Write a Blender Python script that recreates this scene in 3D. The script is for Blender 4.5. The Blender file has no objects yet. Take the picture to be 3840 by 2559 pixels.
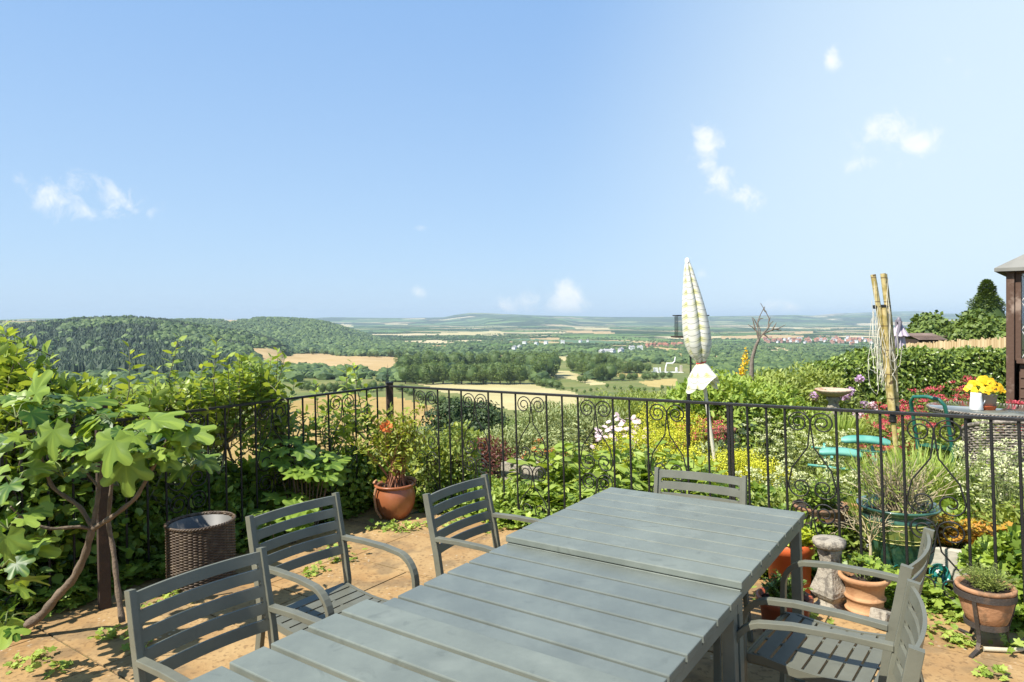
import bpy, math, random
import numpy as np
from mathutils import Vector, Matrix
R = math.radians
rng = np.random.default_rng(11)
random.seed(5)
S = bpy.context.scene
COL = S.collection

# ------------------------------------------------------------------ camera, sky, sun, exposure
FOC, CXF, HYF = 2513.0, 1920.0, 1188.0          # photograph geometry (focal length in photo pixels, horizon row)
cam_d = bpy.data.cameras.new('camera'); cam = bpy.data.objects.new('camera', cam_d); COL.objects.link(cam)
cam.location = (0, 0, 1.6); cam.rotation_euler = (R(90), 0, 0)
cam_d.sensor_width = 36; cam_d.lens = 36*FOC/3840; cam_d.shift_y = -(1279.5-HYF)/3840
cam_d.clip_start = 0.05; cam_d.clip_end = 120000
S.camera = cam
S.view_settings.view_transform = 'Standard'; S.view_settings.look = 'None'
S.view_settings.exposure = 0.68; S.view_settings.gamma = 1
S.cycles.max_bounces = 6; S.cycles.transparent_max_bounces = 12; S.cycles.volume_bounces = 0
S.cycles.diffuse_bounces = 3; S.cycles.glossy_bounces = 2; S.cycles.transmission_bounces = 4
S.cycles.caustics_reflective = False; S.cycles.caustics_refractive = False

SUN_EL = R(51); SDX, SDY = 0.84, 0.545           # light travels towards +x, +y
_m = math.hypot(SDX, SDY); SDX /= _m; SDY /= _m
sun_d = bpy.data.lights.new('sun', 'SUN'); sun = bpy.data.objects.new('sun', sun_d); COL.objects.link(sun)
sun_d.energy = 5.0; sun_d.angle = R(0.5); sun_d.color = (1.0, 0.945, 0.86)
sun.rotation_euler = Vector((SDX*math.cos(SUN_EL), SDY*math.cos(SUN_EL), -math.sin(SUN_EL))).to_track_quat('-Z', 'Y').to_euler()

W = bpy.data.worlds.new('World'); S.world = W; W.use_nodes = True
nt = W.node_tree; nt.nodes.clear()
def N(t, typ, **kw):
    n = t.nodes.new(typ)
    for k, v in kw.items():
        if k.startswith('in_'):
            n.inputs[int(k[3:])].default_value = v
        else: setattr(n, k, v)
    return n
def math_n(t, op, a, b=None, c=None, clamp=False):
    n = N(t, 'ShaderNodeMath', operation=op); n.use_clamp = clamp
    for i, v in enumerate((a, b, c)):
        if v is None: continue
        if isinstance(v, (int, float)): n.inputs[i].default_value = v
        else: t.links.new(v, n.inputs[i])
    return n.outputs[0]
def vmath(t, op, a, b=None):
    n = N(t, 'ShaderNodeVectorMath', operation=op)
    for i, v in enumerate((a, b)):
        if v is None: continue
        if isinstance(v, (tuple, list, Vector)): n.inputs[i].default_value = tuple(v)
        else: t.links.new(v, n.inputs[i])
    return n.outputs['Value'] if op in ('DOT_PRODUCT', 'LENGTH', 'DISTANCE') else n.outputs['Vector']
def smooth(t, x, a, b, lo=0., hi=1.):
    n = N(t, 'ShaderNodeMapRange', interpolation_type='SMOOTHSTEP'); t.links.new(x, n.inputs[0])
    for i, v in enumerate((a, b, lo, hi)): n.inputs[1+i].default_value = v
    return n.outputs[0]
def mixc(t, f, a, b, mode='MIX'):
    n = N(t, 'ShaderNodeMix', data_type='RGBA', blend_type=mode)
    for i, v in ((0, f), (6, a), (7, b)):
        if isinstance(v, (int, float)): n.inputs[i].default_value = v
        elif isinstance(v, (tuple, list)): n.inputs[i].default_value = tuple(v)+((1,) if len(v) == 3 else ())
        else: t.links.new(v, n.inputs[i])
    return n.outputs[2]
def pdir(x, y):                                    # direction of a sky feature, in the photo's full pixels
    return Vector(((x-CXF)/FOC, 1.0, -(y-HYF)/FOC)).normalized()
sky = N(nt, 'ShaderNodeTexSky', sky_type='NISHITA'); sky.sun_disc = False
sky.sun_elevation = SUN_EL; sky.sun_rotation = math.atan2(-SDX, -SDY)
sky.air_density = 1.0; sky.dust_density = 0.6; sky.ozone_density = 1.6; sky.altitude = 120
tc = N(nt, 'ShaderNodeTexCoord'); D = tc.outputs['Generated']
# thin high veil, denser to the right and low down, plus a few fair-weather wisps
veil = smooth(nt, vmath(nt, 'DOT_PRODUCT', D, pdir(5200, 800)), 0.62, 1.0)
vn = N(nt, 'ShaderNodeTexNoise'); vn.inputs['Scale'].default_value = 1.7; vn.inputs['Detail'].default_value = 5
nt.links.new(D, vn.inputs['Vector'])
veil = math_n(nt, 'MULTIPLY', veil, math_n(nt, 'MULTIPLY_ADD', vn.outputs[0], 0.5, 0.75), clamp=True)
cn = N(nt, 'ShaderNodeTexNoise'); cn.inputs['Scale'].default_value = 30; cn.inputs['Detail'].default_value = 7
cn.inputs['Roughness'].default_value = 0.62; cn.inputs['Distortion'].default_value = 0.5
nt.links.new(D, cn.inputs['Vector'])
cloud = None
K = 3840/2353
for (cx, cy, rx, ry, ang, dens) in ((150, 462, 95, 62, -30, .54), (235, 450, 110, 54, -25, .56), (305, 480, 75, 55, 0, .54), (30, 410, 70, 30, 0, .35),
        (1620, 345, 52, 80, 8, .95), (1650, 415, 60, 50, -35, .9), (1710, 455, 60, 34, -25, .85),
        (2040, 300, 88, 50, 0, .85), (2105, 330, 66, 58, 0, .8), (1975, 380, 55, 26, 10, .55),
        (1915, 130, 24, 34, 0, 1.0), (1300, 692, 72, 58, 0, 1.25), (1190, 700, 90, 36, 12, .8), (965, 670, 30, 22, -20, .5),
        (965, 526, 22, 12, 0, .5), (885, 560, 20, 12, 0, .45), (875, 706, 36, 14, 0, .4), (1790, 706, 90, 26, 0, .55), (1615, 630, 40, 22, -30, .3),
        (2165, 130, 30, 16, -30, .35), (2235, 160, 34, 16, 40, .35)):
    c = pdir(cx*K, cy*K); t1 = Vector((c.y, -c.x, 0)).normalized(); t2 = t1.cross(c).normalized()
    if t2.z < 0: t2 = -t2
    a = R(ang); u = (t1*math.cos(a)+t2*math.sin(a))/(rx/1540); v = (-t1*math.sin(a)+t2*math.cos(a))/(ry/1540)
    d = vmath(nt, 'SUBTRACT', D, c)
    du = vmath(nt, 'DOT_PRODUCT', d, u); dv = vmath(nt, 'DOT_PRODUCT', d, v)
    q = math_n(nt, 'SQRT', math_n(nt, 'ADD', math_n(nt, 'MULTIPLY', du, du), math_n(nt, 'MULTIPLY', dv, dv)))
    m = math_n(nt, 'MULTIPLY', smooth(nt, q, 0.0, 1.25, 1, 0), dens)
    cloud = m if cloud is None else math_n(nt, 'MAXIMUM', cloud, m)
cl = math_n(nt, 'MULTIPLY_ADD', cn.outputs[0], 2.6, -1.42)
cl = math_n(nt, 'ADD', cl, math_n(nt, 'MULTIPLY', cloud, 1.0))
cl = math_n(nt, 'MULTIPLY', smooth(nt, cl, 0.10, 1.10), smooth(nt, cloud, 0.0, 0.4), clamp=True)
SKY_STR = 0.11
skyc = N(nt, 'ShaderNodeVectorMath', operation='SCALE'); nt.links.new(sky.outputs[0], skyc.inputs[0]); skyc.inputs['Scale'].default_value = SKY_STR
horizon = smooth(nt, vmath(nt, 'DOT_PRODUCT', D, (0, 0, 1)), -0.02, 0.55, 1, 0)
c1 = mixc(nt, 0.82, skyc.outputs[0], mixc(nt, horizon, (0.185, 0.335, 0.59), (0.31, 0.45, 0.62)))
zen = smooth(nt, vmath(nt, 'DOT_PRODUCT', D, (0, 0, 1)), 0.42, 0.95, 0, 1)          # the sky deepens towards the zenith
c1 = mixc(nt, zen, c1, (0.075, 0.16, 0.33))
c1 = mixc(nt, math_n(nt, 'MULTIPLY', math_n(nt, 'MULTIPLY', veil, math_n(nt, 'SUBTRACT', 1.0, zen)), 0.85), c1, (0.50, 0.60, 0.66))
c1 = mixc(nt, math_n(nt, 'MULTIPLY', cl, 0.92), c1, (0.66, 0.68, 0.68))
bg = N(nt, 'ShaderNodeBackground'); nt.links.new(c1, bg.inputs[0]); bg.inputs[1].default_value = 1.0
wo = N(nt, 'ShaderNodeOutputWorld'); nt.links.new(bg.outputs[0], wo.inputs[0])

# ------------------------------------------------------------------ geometry helpers
TA, TB = 0.026, -0.013                             # the patio falls gently to the left and away
def tz(x, y): return TA*x + TB*(y-2.5)
TILT = Matrix(((1, 0, -TA), (0, 1, -TB), (TA, TB, 1)))
_e = [Vector(TILT.col[0]).normalized()]; _z = Vector(TILT.col[2]).normalized()
_y = _z.cross(_e[0]); TILT = Matrix((_e[0], _y, _z)).transposed()
def hit(px, py, w=0.0):                            # a point of the photo on the patio's plane raised by w
    dx, dz = (px-CXF)/FOC, -(py-HYF)/FOC
    t = (w-2.5*TB-1.6)/(dz-TA*dx-TB)
    return Vector((dx*t, t, 1.6+dz*t))
def at(px, py, Y): return Vector(((px-CXF)/FOC*Y, Y, 1.6-(py-HYF)/FOC*Y))

class Acc:
    """collects geometry for one mesh"""
    def __init__(s): s.v = []; s.t = []; s.q = []; s.n = 0; s.tm = []; s.qm = []; s.ts = []; s.qs = []; s.tint = []; s.ng = []
    def add(s, V, tris=None, quads=None, mat=0, smooth=False, tint=None, M=None):
        V = np.asarray(V, float).reshape(-1, 3)
        if M is not None:
            A = np.array(M); V = V @ A[:3, :3].T + A[:3, 3]
        for F, L, LM, LS in ((tris, s.t, s.tm, s.ts), (quads, s.q, s.qm, s.qs)):
            if F is not None and len(F):
                F = np.asarray(F, np.int64)+s.n; L.append(F)
                LM.append(np.broadcast_to(np.asarray(mat), (len(F),)).astype(np.int32)); LS.append(np.full(len(F), smooth))
        s.v.append(V); s.n += len(V)
        s.tint.append(np.full(len(V), 0.5) if tint is None else np.broadcast_to(tint, (len(V),)))
        return s
    def mesh(s, name, mats):
        me = bpy.data.meshes.new(name)
        V = np.concatenate(s.v) if s.v else np.zeros((0, 3))
        T = np.concatenate(s.t) if s.t else np.zeros((0, 3), int); Q = np.concatenate(s.q) if s.q else np.zeros((0, 4), int)
        me.vertices.add(len(V)); me.vertices.foreach_set('co', V.astype(np.float32).ravel())
        me.loops.add(T.size+Q.size); me.polygons.add(len(T)+len(Q))
        me.loops.foreach_set('vertex_index', np.concatenate([T.ravel(), Q.ravel()]).astype(np.int32))
        ls = np.concatenate([np.arange(len(T))*3, T.size+np.arange(len(Q))*4]).astype(np.int32)
        me.polygons.foreach_set('loop_start', ls)
        me.polygons.foreach_set('material_index', np.concatenate(s.tm+s.qm).astype(np.int32) if s.tm+s.qm else np.zeros(0, np.int32))
        me.polygons.foreach_set('use_smooth', np.concatenate(s.ts+s.qs))
        a = me.attributes.new('tint', 'FLOAT', 'POINT'); a.data.foreach_set('value', np.concatenate(s.tint).astype(np.float32))
        me.update(calc_edges=True); me.validate()
        for m in (mats if isinstance(mats, (list, tuple)) else [mats]): me.materials.append(m)
        return me
    def obj(s, name, mats, parent=None, loc=None, M=None, bevel=0):
        o = bpy.data.objects.new(name, s.mesh(name, mats)); COL.objects.link(o)
        if parent: o.parent = parent
        if loc is not None: o.location = loc
        if M is not None: o.matrix_world = M
        if bevel:
            b = o.modifiers.new('bevel', 'BEVEL'); b.width = bevel; b.segments = 2; b.limit_method = 'ANGLE'; b.angle_limit = R(40)
        return o
    # primitives
    def box(s, c, d, mat=0, M=None, tint=None):
        x, y, z = c; a, b, h = d[0]/2, d[1]/2, d[2]/2
        V = [(x+i*a, y+j*b, z+k*h) for k in (-1, 1) for j in (-1, 1) for i in (-1, 1)]
        Qd = [(0, 2, 3, 1), (4, 5, 7, 6), (0, 1, 5, 4), (2, 6, 7, 3), (0, 4, 6, 2), (1, 3, 7, 5)]
        return s.add(V, quads=Qd, mat=mat, M=M, tint=tint)
    def tube(s, P, r, seg=6, mat=0, tint=None, M=None, cap=True, rect=None, up=(0, 0, 1), smooth=True):
        P = np.asarray(P, float); n = len(P); r = np.broadcast_to(np.asarray(r, float), (n,))
        T = np.gradient(P, axis=0); T /= np.linalg.norm(T, axis=1)[:, None]+1e-12
        u = np.asarray(up, float)
        if rect is None and abs(T[0] @ u) > .95: u = np.array([1., 0, 0])
        U = np.zeros_like(P)
        for i in range(n):
            w = u-T[i]*(T[i] @ u); l = np.linalg.norm(w)
            if l < 1e-4: w = U[i-1] if i else np.array([1., 0, 0]); l = np.linalg.norm(w)
            U[i] = w/l
            if rect is None: u = U[i]
        B = np.cross(T, U)
        if rect is not None:
            hw, hh = rect; cs = [(-hw, -hh), (hw, -hh), (hw, hh), (-hw, hh)]; seg = 4; smooth = False
            V = np.stack([P+B*a_+U*b_ for a_, b_ in cs], 1)
        else:
            an = np.arange(seg)*2*np.pi/seg
            V = P[:, None]+(U[:, None]*np.cos(an)[None, :, None]+B[:, None]*np.sin(an)[None, :, None])*r[:, None, None]
        V = V.reshape(-1, 3); i = np.arange(n-1)[:, None]*seg; j = np.arange(seg)[None]; k = (j+1) % seg
        Qd = np.stack([i+j, i+k, i+seg+k, i+seg+j], -1).reshape(-1, 4)
        s.add(V, quads=Qd, mat=mat, smooth=smooth, tint=tint, M=M)
        if cap:
            if seg == 4: s.add(V[[*range(4), *range(len(V)-4, len(V))]], quads=[(3, 2, 1, 0), (4, 5, 6, 7)], mat=mat, tint=tint, M=M)
            else:
                e = np.concatenate([V[:seg], P[:1], V[-seg:], P[-1:]]); jj = np.arange(seg)
                s.add(e, tris=np.concatenate([np.stack([(jj+1) % seg, jj, np.full(seg, seg)], 1), np.stack([jj, (jj+1) % seg, np.full(seg, seg)], 1)+[[seg+1]*3]]), mat=mat, tint=tint, M=M)
        return s
    def lathe(s, prof, seg=32, mat=0, M=None, tint=None, wob=None, smooth=True, sx=1, sy=1):
        prof = np.asarray(prof, float); an = np.arange(seg)*2*np.pi/seg
        rr = prof[:, 0][:, None]*(np.ones((1, seg)) if wob is None else wob(an)[None])
        V = np.stack([rr*np.cos(an)*sx, rr*np.sin(an)*sy, np.broadcast_to(prof[:, 1][:, None], rr.shape)], -1).reshape(-1, 3)
        n = len(prof); i = np.arange(n-1)[:, None]*seg; j = np.arange(seg)[None]; k = (j+1) % seg
        Qd = np.stack([i+j, i+k, i+seg+k, i+seg+j], -1).reshape(-1, 4)
        return s.add(V, quads=Qd, mat=mat, smooth=smooth, M=M, tint=tint)
    def disc(s, r, z, seg=32, mat=0, M=None, rough=0, tint=None, sx=1, sy=1):
        an = np.arange(seg)*2*np.pi/seg; V = [(0, 0, z+rough)]
        for f in (.5, 1.):
            V += [(r*f*math.cos(a)*sx, r*f*math.sin(a)*sy, z+(rng.normal()*rough if rough else 0)) for a in an]
        j = np.arange(seg); k = (j+1) % seg
        s.add(V, tris=np.stack([np.zeros(seg, int), 1+j, 1+k], 1), quads=np.stack([1+j, 1+seg+j, 1+seg+k, 1+k], 1), mat=mat, M=M, tint=tint)
        return s
    def scatter(s, tmpl, P, d, nrm, size, mat=0, tint=None, smooth=True, wid=None, tadd=None):
        """leaf template copies: along d, facing nrm"""
        V0, F3, F4 = tmpl; P = np.asarray(P, float); n = len(P)
        if n == 0: return s
        d = d/(np.linalg.norm(d, axis=1)[:, None]+1e-9); b = np.cross(nrm, d); b /= np.linalg.norm(b, axis=1)[:, None]+1e-9
        nn = np.cross(d, b); size = np.broadcast_to(np.asarray(size, float), (n,)); wid = 1. if wid is None else np.asarray(wid, float).reshape(-1, 1, 1) if np.ndim(wid) else wid
        V = P[:, None]+size[:, None, None]*(d[:, None]*V0[None, :, :1]+b[:, None]*V0[None, :, 1:2]*wid+nn[:, None]*V0[None, :, 2:])
        k = len(V0); off = (np.arange(n)*k)[:, None, None]
        tr = (F3[None]+off).reshape(-1, 3) if len(F3) else None; qd = (F4[None]+off).reshape(-1, 4) if len(F4) else None
        if tint is None: tint = rng.random(n)
        return s.add(V.reshape(-1, 3), tris=tr, quads=qd, mat=mat, smooth=smooth, tint=np.repeat(tint, k) if tadd is None else np.clip(np.repeat(tint, k)+np.tile(tadd, n), 0, 1.4))
def T_(v, t=(), q=()): return (np.array(v, float), np.array(t, int).reshape(-1, 3), np.array(q, int).reshape(-1, 4))
LEAF = T_([(0, 0, 0), (.3, .2, .05), (.68, .17, .03), (1, 0, -.08), (.68, -.17, .03), (.3, -.2, .05), (.34, 0, -.01), (.68, 0, -.03)],
          [(0, 6, 1), (0, 5, 6), (2, 7, 3), (7, 4, 3)], [(1, 6, 7, 2), (6, 5, 4, 7)])
ROUND = T_([(0, 0, 0), (.22, .33, .06), (.62, .36, .05), (1, 0, -.1), (.62, -.36, .05), (.22, -.33, .06), (.4, 0, -.02)],
           [(0, 6, 1), (0, 5, 6), (1, 6, 2), (5, 4, 6), (2, 6, 3), (6, 4, 3)])
QLEAF = T_([(0, 0, 0), (.45, .24, .05), (1, 0, 0), (.45, -.24, .05)], [(0, 2, 1), (0, 3, 2)])
BLADE = T_([(0, .012, 0), (0, -.012, 0), (.5, .012, .02), (.5, -.012, .02), (1, 0, -.1)], [(2, 3, 4)], [(0, 1, 3, 2)])
PETAL = T_([(0, 0, 0), (.5, .42, .1), (1, .2, .05), (1, -.2, .05), (.5, -.42, .1)], [(0, 4, 1)], [(1, 4, 3, 2)])
def fig_leaf():
    lobes = [(0, 1.0, .27), (56, .88, .25), (-56, .88, .25), (115, .64, .27), (-115, .64, .27)]
    out = []
    ang = np.linspace(-160, 160, 45)
    for a in ang:
        r = .54
        for (c, L, w) in lobes:
            da = (a-c)/(w*95); r = max(r, L*math.exp(-abs(da)**3*.9))
        r *= 1+.03*math.sin(a*.9)
        out.append((r*math.cos(R(a)), r*math.sin(R(a))))
    V = [(0, 0, 0)]; n = len(out)
    for (x, y) in out: V.append((x*.55, y*.55, .015+.03*abs(y)))
    for (x, y) in out: V.append((x, y, -.10*(x*x+y*y)+.05*math.sin(7*y)))
    V = np.array(V); rr = np.hypot(V[:, 0], V[:, 1]); an = np.arctan2(V[:, 1], V[:, 0]); V[:, 2] += .10*rr*np.abs(np.sin(an*1.65)); V[:, 0] += .15; V[0, 0] = .02; V *= .85
    t = [(0, 1+i, 2+i) for i in range(n-1)]; q = [(1+i, 1+n+i, 2+n+i, 2+i) for i in range(n-1)]
    return T_(V, t, q)
FIG = fig_leaf(); _fa = np.degrees(np.arctan2(FIG[0][:, 1], FIG[0][:, 0]-.12)); FIGV = .75*np.max([np.exp(-((_fa-c)/5.)**2) for c in (0, 54, -54, 112, -112)], 0)
def lobed(k=5):
    V = [(0, 0, 0)]; n = 4*k
    for i in range(n+1):
        a = -2.6+5.2*i/n; r = .5+.14*math.cos(a*k*1.2)
        V.append((.42+r*math.cos(a)*1.0-.0, r*math.sin(a), .05*math.sin(3*a)))
    return T_(V, [(0, 1+i, 2+i) for i in range(n)])
IVY = lobed()
def unit(v): return v/(np.linalg.norm(v, axis=-1, keepdims=True)+1e-9)
def rdir(n): return unit(rng.normal(size=(n, 3)))
def vnoise(x, y, seed=0):                          # smooth value noise
    xi, yi = np.floor(x).astype(np.int64), np.floor(y).astype(np.int64); fx, fy = x-xi, y-yi
    fx = fx*fx*(3-2*fx); fy = fy*fy*(3-2*fy)
    def h(a, b):
        n = (a*374761393+b*668265263+seed*974634777) & 0x7fffffff
        n = ((n ^ (n >> 13))*1274126177) & 0x7fffffff
        return ((n ^ (n >> 16)) & 0xffff)/65535.
    return (h(xi, yi)*(1-fx)+h(xi+1, yi)*fx)*(1-fy)+(h(xi, yi+1)*(1-fx)+h(xi+1, yi+1)*fx)*fy
def fbm(x, y, seed=0, o=4): return sum(vnoise(x*2**i, y*2**i, seed+i)/2**i for i in range(o))/sum(.5**i for i in range(o))

# ------------------------------------------------------------------ object helpers
def props(o, label=None, cat=None, group=None, kind=None):
    if label: o['label'] = label
    if cat: o['category'] = cat
    if group: o['group'] = group
    if kind: o['kind'] = kind
    return o
def thing(name, label, cat, loc=(0, 0, 0), rz=0, group=None, tilt=False):
    o = bpy.data.objects.new(name, None); COL.objects.link(o); o.empty_display_size = .1
    Mx = Matrix.Rotation(rz, 4, 'Z')
    if tilt: Mx = TILT.to_4x4() @ Mx
    o.matrix_world = Matrix.Translation(loc) @ Mx
    return props(o, label, cat, group)
def dup(o, parent=None):
    c = o.copy(); COL.objects.link(c)
    if parent: c.parent = parent
    for ch in o.children: dup(ch, c)
    return c

# ------------------------------------------------------------------ materials
def new_mat(name):
    m = bpy.data.materials.new(name); m.use_nodes = True; t = m.node_tree; t.nodes.clear()
    o = N(t, 'ShaderNodeOutputMaterial'); p = N(t, 'ShaderNodeBsdfPrincipled'); t.links.new(p.outputs[0], o.inputs[0])
    return m, t, p, o
def mat(name, col, rough=.6, var=.12, scale=8., metal=0., bump=0., spec=.5, col2=None, mix=(.45, .65), bscale=None, coords='Object', coat=0., detail=6):
    m, t, p, o = new_mat(name)
    tc = N(t, 'ShaderNodeTexCoord'); no = N(t, 'ShaderNodeTexNoise'); no.inputs['Scale'].default_value = scale; no.inputs['Detail'].default_value = detail
    no.inputs['Roughness'].default_value = .6
    t.links.new(tc.outputs[coords], no.inputs['Vector'])
    c2 = col2 if col2 else tuple(min(1, c*(1+var)) for c in col)
    c1 = col if col2 else tuple(c*(1-var) for c in col)
    f = smooth(t, no.outputs[0], mix[0] if col2 else .3, mix[1] if col2 else .7)
    t.links.new(mixc(t, f, c1, c2), p.inputs['Base Color'])
    p.inputs['Roughness'].default_value = rough; p.inputs['Metallic'].default_value = metal; p.inputs['Specular IOR Level'].default_value = spec
    p.inputs['Coat Weight'].default_value = coat
    if bump:
        b = N(t, 'ShaderNodeBump'); b.inputs['Strength'].default_value = bump; b.inputs['Distance'].default_value = .01
        n2 = N(t, 'ShaderNodeTexNoise'); n2.inputs['Scale'].default_value = bscale or scale*6; n2.inputs['Detail'].default_value = 5
        t.links.new(tc.outputs[coords], n2.inputs['Vector']); t.links.new(n2.outputs[0], b.inputs['Height']); t.links.new(b.outputs[0], p.inputs['Normal'])
    return m
def leafmat(name, dark, light, trans=.3, rough=.42, tcol=None, spec=.4):
    m, t, p, o = new_mat(name)
    a = N(t, 'ShaderNodeAttribute', attribute_name='tint')
    c = mixc(t, a.outputs['Fac'], dark, light); t.links.new(c, p.inputs['Base Color'])
    p.inputs['Roughness'].default_value = rough; p.inputs['Specular IOR Level'].default_value = spec
    if trans:
        tr = N(t, 'ShaderNodeBsdfTranslucent')
        if tcol: tr.inputs[0].default_value = (*tcol, 1)
        else: t.links.new(mixc(t, 1.0, c, (1.5, 1.35, .55), 'MULTIPLY'), tr.inputs[0])
        mx = N(t, 'ShaderNodeMixShader'); mx.inputs[0].default_value = trans
        t.links.new(p.outputs[0], mx.inputs[1]); t.links.new(tr.outputs[0], mx.inputs[2]); t.links.new(mx.outputs[0], o.inputs[0])
    return m

# ================================================================== THE LAND
def nf(x, y): return (x*K, y*K)                    # coordinates read off the 2353 px wide view
def z3(x, y): return (900+x*.51, 1100+y*.51)
def z5(x, y): return (1900+x/2.24, 1100+y/2.24)
def z6(x, y): return (2800+x/2.2404, 1000+y/2.2404)
FC = Vector((-1.106, 6.179)); FR = Vector((2.459, 3.388)); FL = Vector((-2.811, 3.679))   # railing corner and ends
fr_dir = (FR-FC).normalized(); fl_dir = (FL-FC).normalized()
PLAT = np.array([(-1.12, 6.3), (-.75, 7.2), (.2, 8.6), (1.6, 10.2), (3.0, 11.2), (5.4, 11.9), (7.2, 14.2), (31, 62), (80, 66), (80, -30), (-12, -30),
                 (FL+fl_dir*5)[:], (FL+fl_dir*2)[:]][:11]+[tuple(FL+fl_dir*9+Vector((-.15, .1))), tuple(FC+Vector((-.15, .12)))])
def seg_dist(x, y, P):
    d = np.full(x.shape, 1e9); ins = np.zeros(x.shape, bool)
    for i in range(len(P)):
        a = P[i]; b = P[(i+1) % len(P)]; e = b-a; t = np.clip(((x-a[0])*e[0]+(y-a[1])*e[1])/(e@e), 0, 1)
        d = np.minimum(d, np.hypot(x-a[0]-t*e[0], y-a[1]-t*e[1]))
        c = ((a[1] > y) != (b[1] > y)); xx = a[0]+(y-a[1])/(b[1]-a[1]+1e-12)*e[0]; ins ^= c & (x < xx)
    return d, ins
_dd = np.array([0, .6, 1.5, 3, 10, 20, 40, 80, 150, 250, 350, 450, 600, 900, 1300, 2000, 3500, 6000, 12000, 120000.])
_dz = np.array([0, .35, .9, 1.8, 4.6, 8.5, 15, 24, 34, 44, 49, 52.5, 57.5, 65, 77, 92, 108, 118, 124, 124.])
def skyl(tab, lift=0.):
    t = np.array(tab, float); return t[:, 0]*K, t[:, 1]*K
RIDGES = [   # distance of the crest, front foot, back foot, crest line in the view, trees standing on it
    (1450, 830, 2300, [(-900, 742), (-300, 752), (0, 747), (92, 735), (150, 731), (220, 724.5), (300, 723.5), (383, 730), (465, 745), (547, 755), (613, 772), (640, 783), (668, 812), (690, 840)], 13),
    (3000, 1700, 4200, [(-200, 735), (380, 730), (450, 729), (520, 731.5), (600, 730), (661, 731), (717, 735), (750, 740), (786, 751), (832, 765), (864, 775), (940, 790)], 10),
    (9000, 6000, 12500, [(-900, 738), (0, 735.6), (60, 732.5), (133, 731.8), (190, 734), (300, 738)], 0),
    (10000, 8000, 12500, [(1085, 738), (1130, 733), (1180, 728.5), (1225, 727.5), (1270, 731.5), (1330, 738)], 0),
    (13500, 9500, 20000, [(600, 734), (717, 731.5), (760, 729), (850, 730.5), (930, 731), (1020, 729.5), (1045, 724), (1080, 719.3), (1110, 719.5), (1160, 722), (1230, 725), (1300, 726.5),
             (1400, 728.6), (1500, 728.5), (1600, 727.5), (1716, 726), (1825, 723.8), (1880, 726), (1940, 724), (2100, 722), (2353, 722), (3200, 722)], 0),
    (17500, 15500, 22000, [(1750, 732), (1850, 727), (1920, 721), (1960, 719.5), (1990, 717.5), (2035, 715.2), (2112, 714.8), (2150, 720), (2200, 721), (2353, 722), (2800, 722)], 0)]
def H(x, y):
    x = np.asarray(x, float); y = np.asarray(y, float)
    d, ins = seg_dist(x, y, PLAT); r = np.hypot(x, y)
    e = np.where(r < 80, d, np.where(r < 200, d+(r-d)*np.clip((r-80)/120, 0, 1), r))
    base = -np.interp(np.log(e+1), np.log(_dd+1), _dz)
    base = base+(fbm(x/90+7, y/90, 3)-.5)*np.clip((r-60)/300, 0, 1)*9+(fbm(x/900, y/900+3, 9)-.5)*np.clip((r-900)/2500, 0, 1)*26
    # a gentle rise carrying the tan field
    base = base-np.where(ins, 0, .12*np.clip(y-10, 0, 50)*np.exp(-d/30)*(x > 3))
    base = np.where(ins, .6*0+tz(x, y)*np.clip(1-d/3, 0, 1)*0+tz(x, y)*(np.abs(x) < 12)*np.clip((9-y)/5, 0, 1)-.03-.12*np.clip(y-10, 0, 50), base)
    yy = np.maximum(y, 1.); col = CXF+FOC*x/yy
    for Yr, f0, f1, tab, th in RIDGES:
        px, py = skyl(tab); z = 1.6-(np.interp(col, px, py)-HYF)/FOC*Yr-th
        w = np.where(yy < Yr, np.clip((yy-f0)/(Yr-f0), 0, 1), np.clip((f1-yy)/(f1-Yr), 0, 1)); w = w*w*(3-2*w)
        w = w*((y > 0) & (col > px[0]-1500*(px[0] > 0)-9e9*(px[0] <= 0)))
        edge = np.clip((col-px[0])/60, 0, 1)*np.clip((px[-1]-col)/60, 0, 1) if px[0] > 0 else np.clip((px[-1]-col)/60, 0, 1)
        base = np.maximum(base, base+(z-base)*w*edge)
    return base
_rr = np.exp(np.linspace(math.log(7), math.log(60000), 900))
def ground_hit(px, py, rmin=110, rmax=9e9):
    """where the view line through these photo points first meets the land"""
    px = np.atleast_1d(np.asarray(px, float)); py = np.atleast_1d(np.asarray(py, float)); out = np.zeros((len(px), 3))
    for i in range(len(px)):
        ax = (px[i]-CXF)/FOC; z = H(ax*_rr, _rr); sy = HYF-FOC*(z-1.6)/_rr
        sy = np.where(_rr < rmin, 1e9, sy); k = np.argmax(sy <= py[i]); k = max(k, 1)
        if sy[k] > py[i]: k = int(np.argmin(sy))
        a, b = sy[k-1], sy[k]; f = 0 if a <= b else min(1, max(0, (a-py[i])/(a-b)))
        r = min(_rr[k-1]+(_rr[k]-_rr[k-1])*f, rmax); out[i] = (ax*r, r, float(H(np.array([ax*r]), np.array([r]))[0]))
    return out
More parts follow.
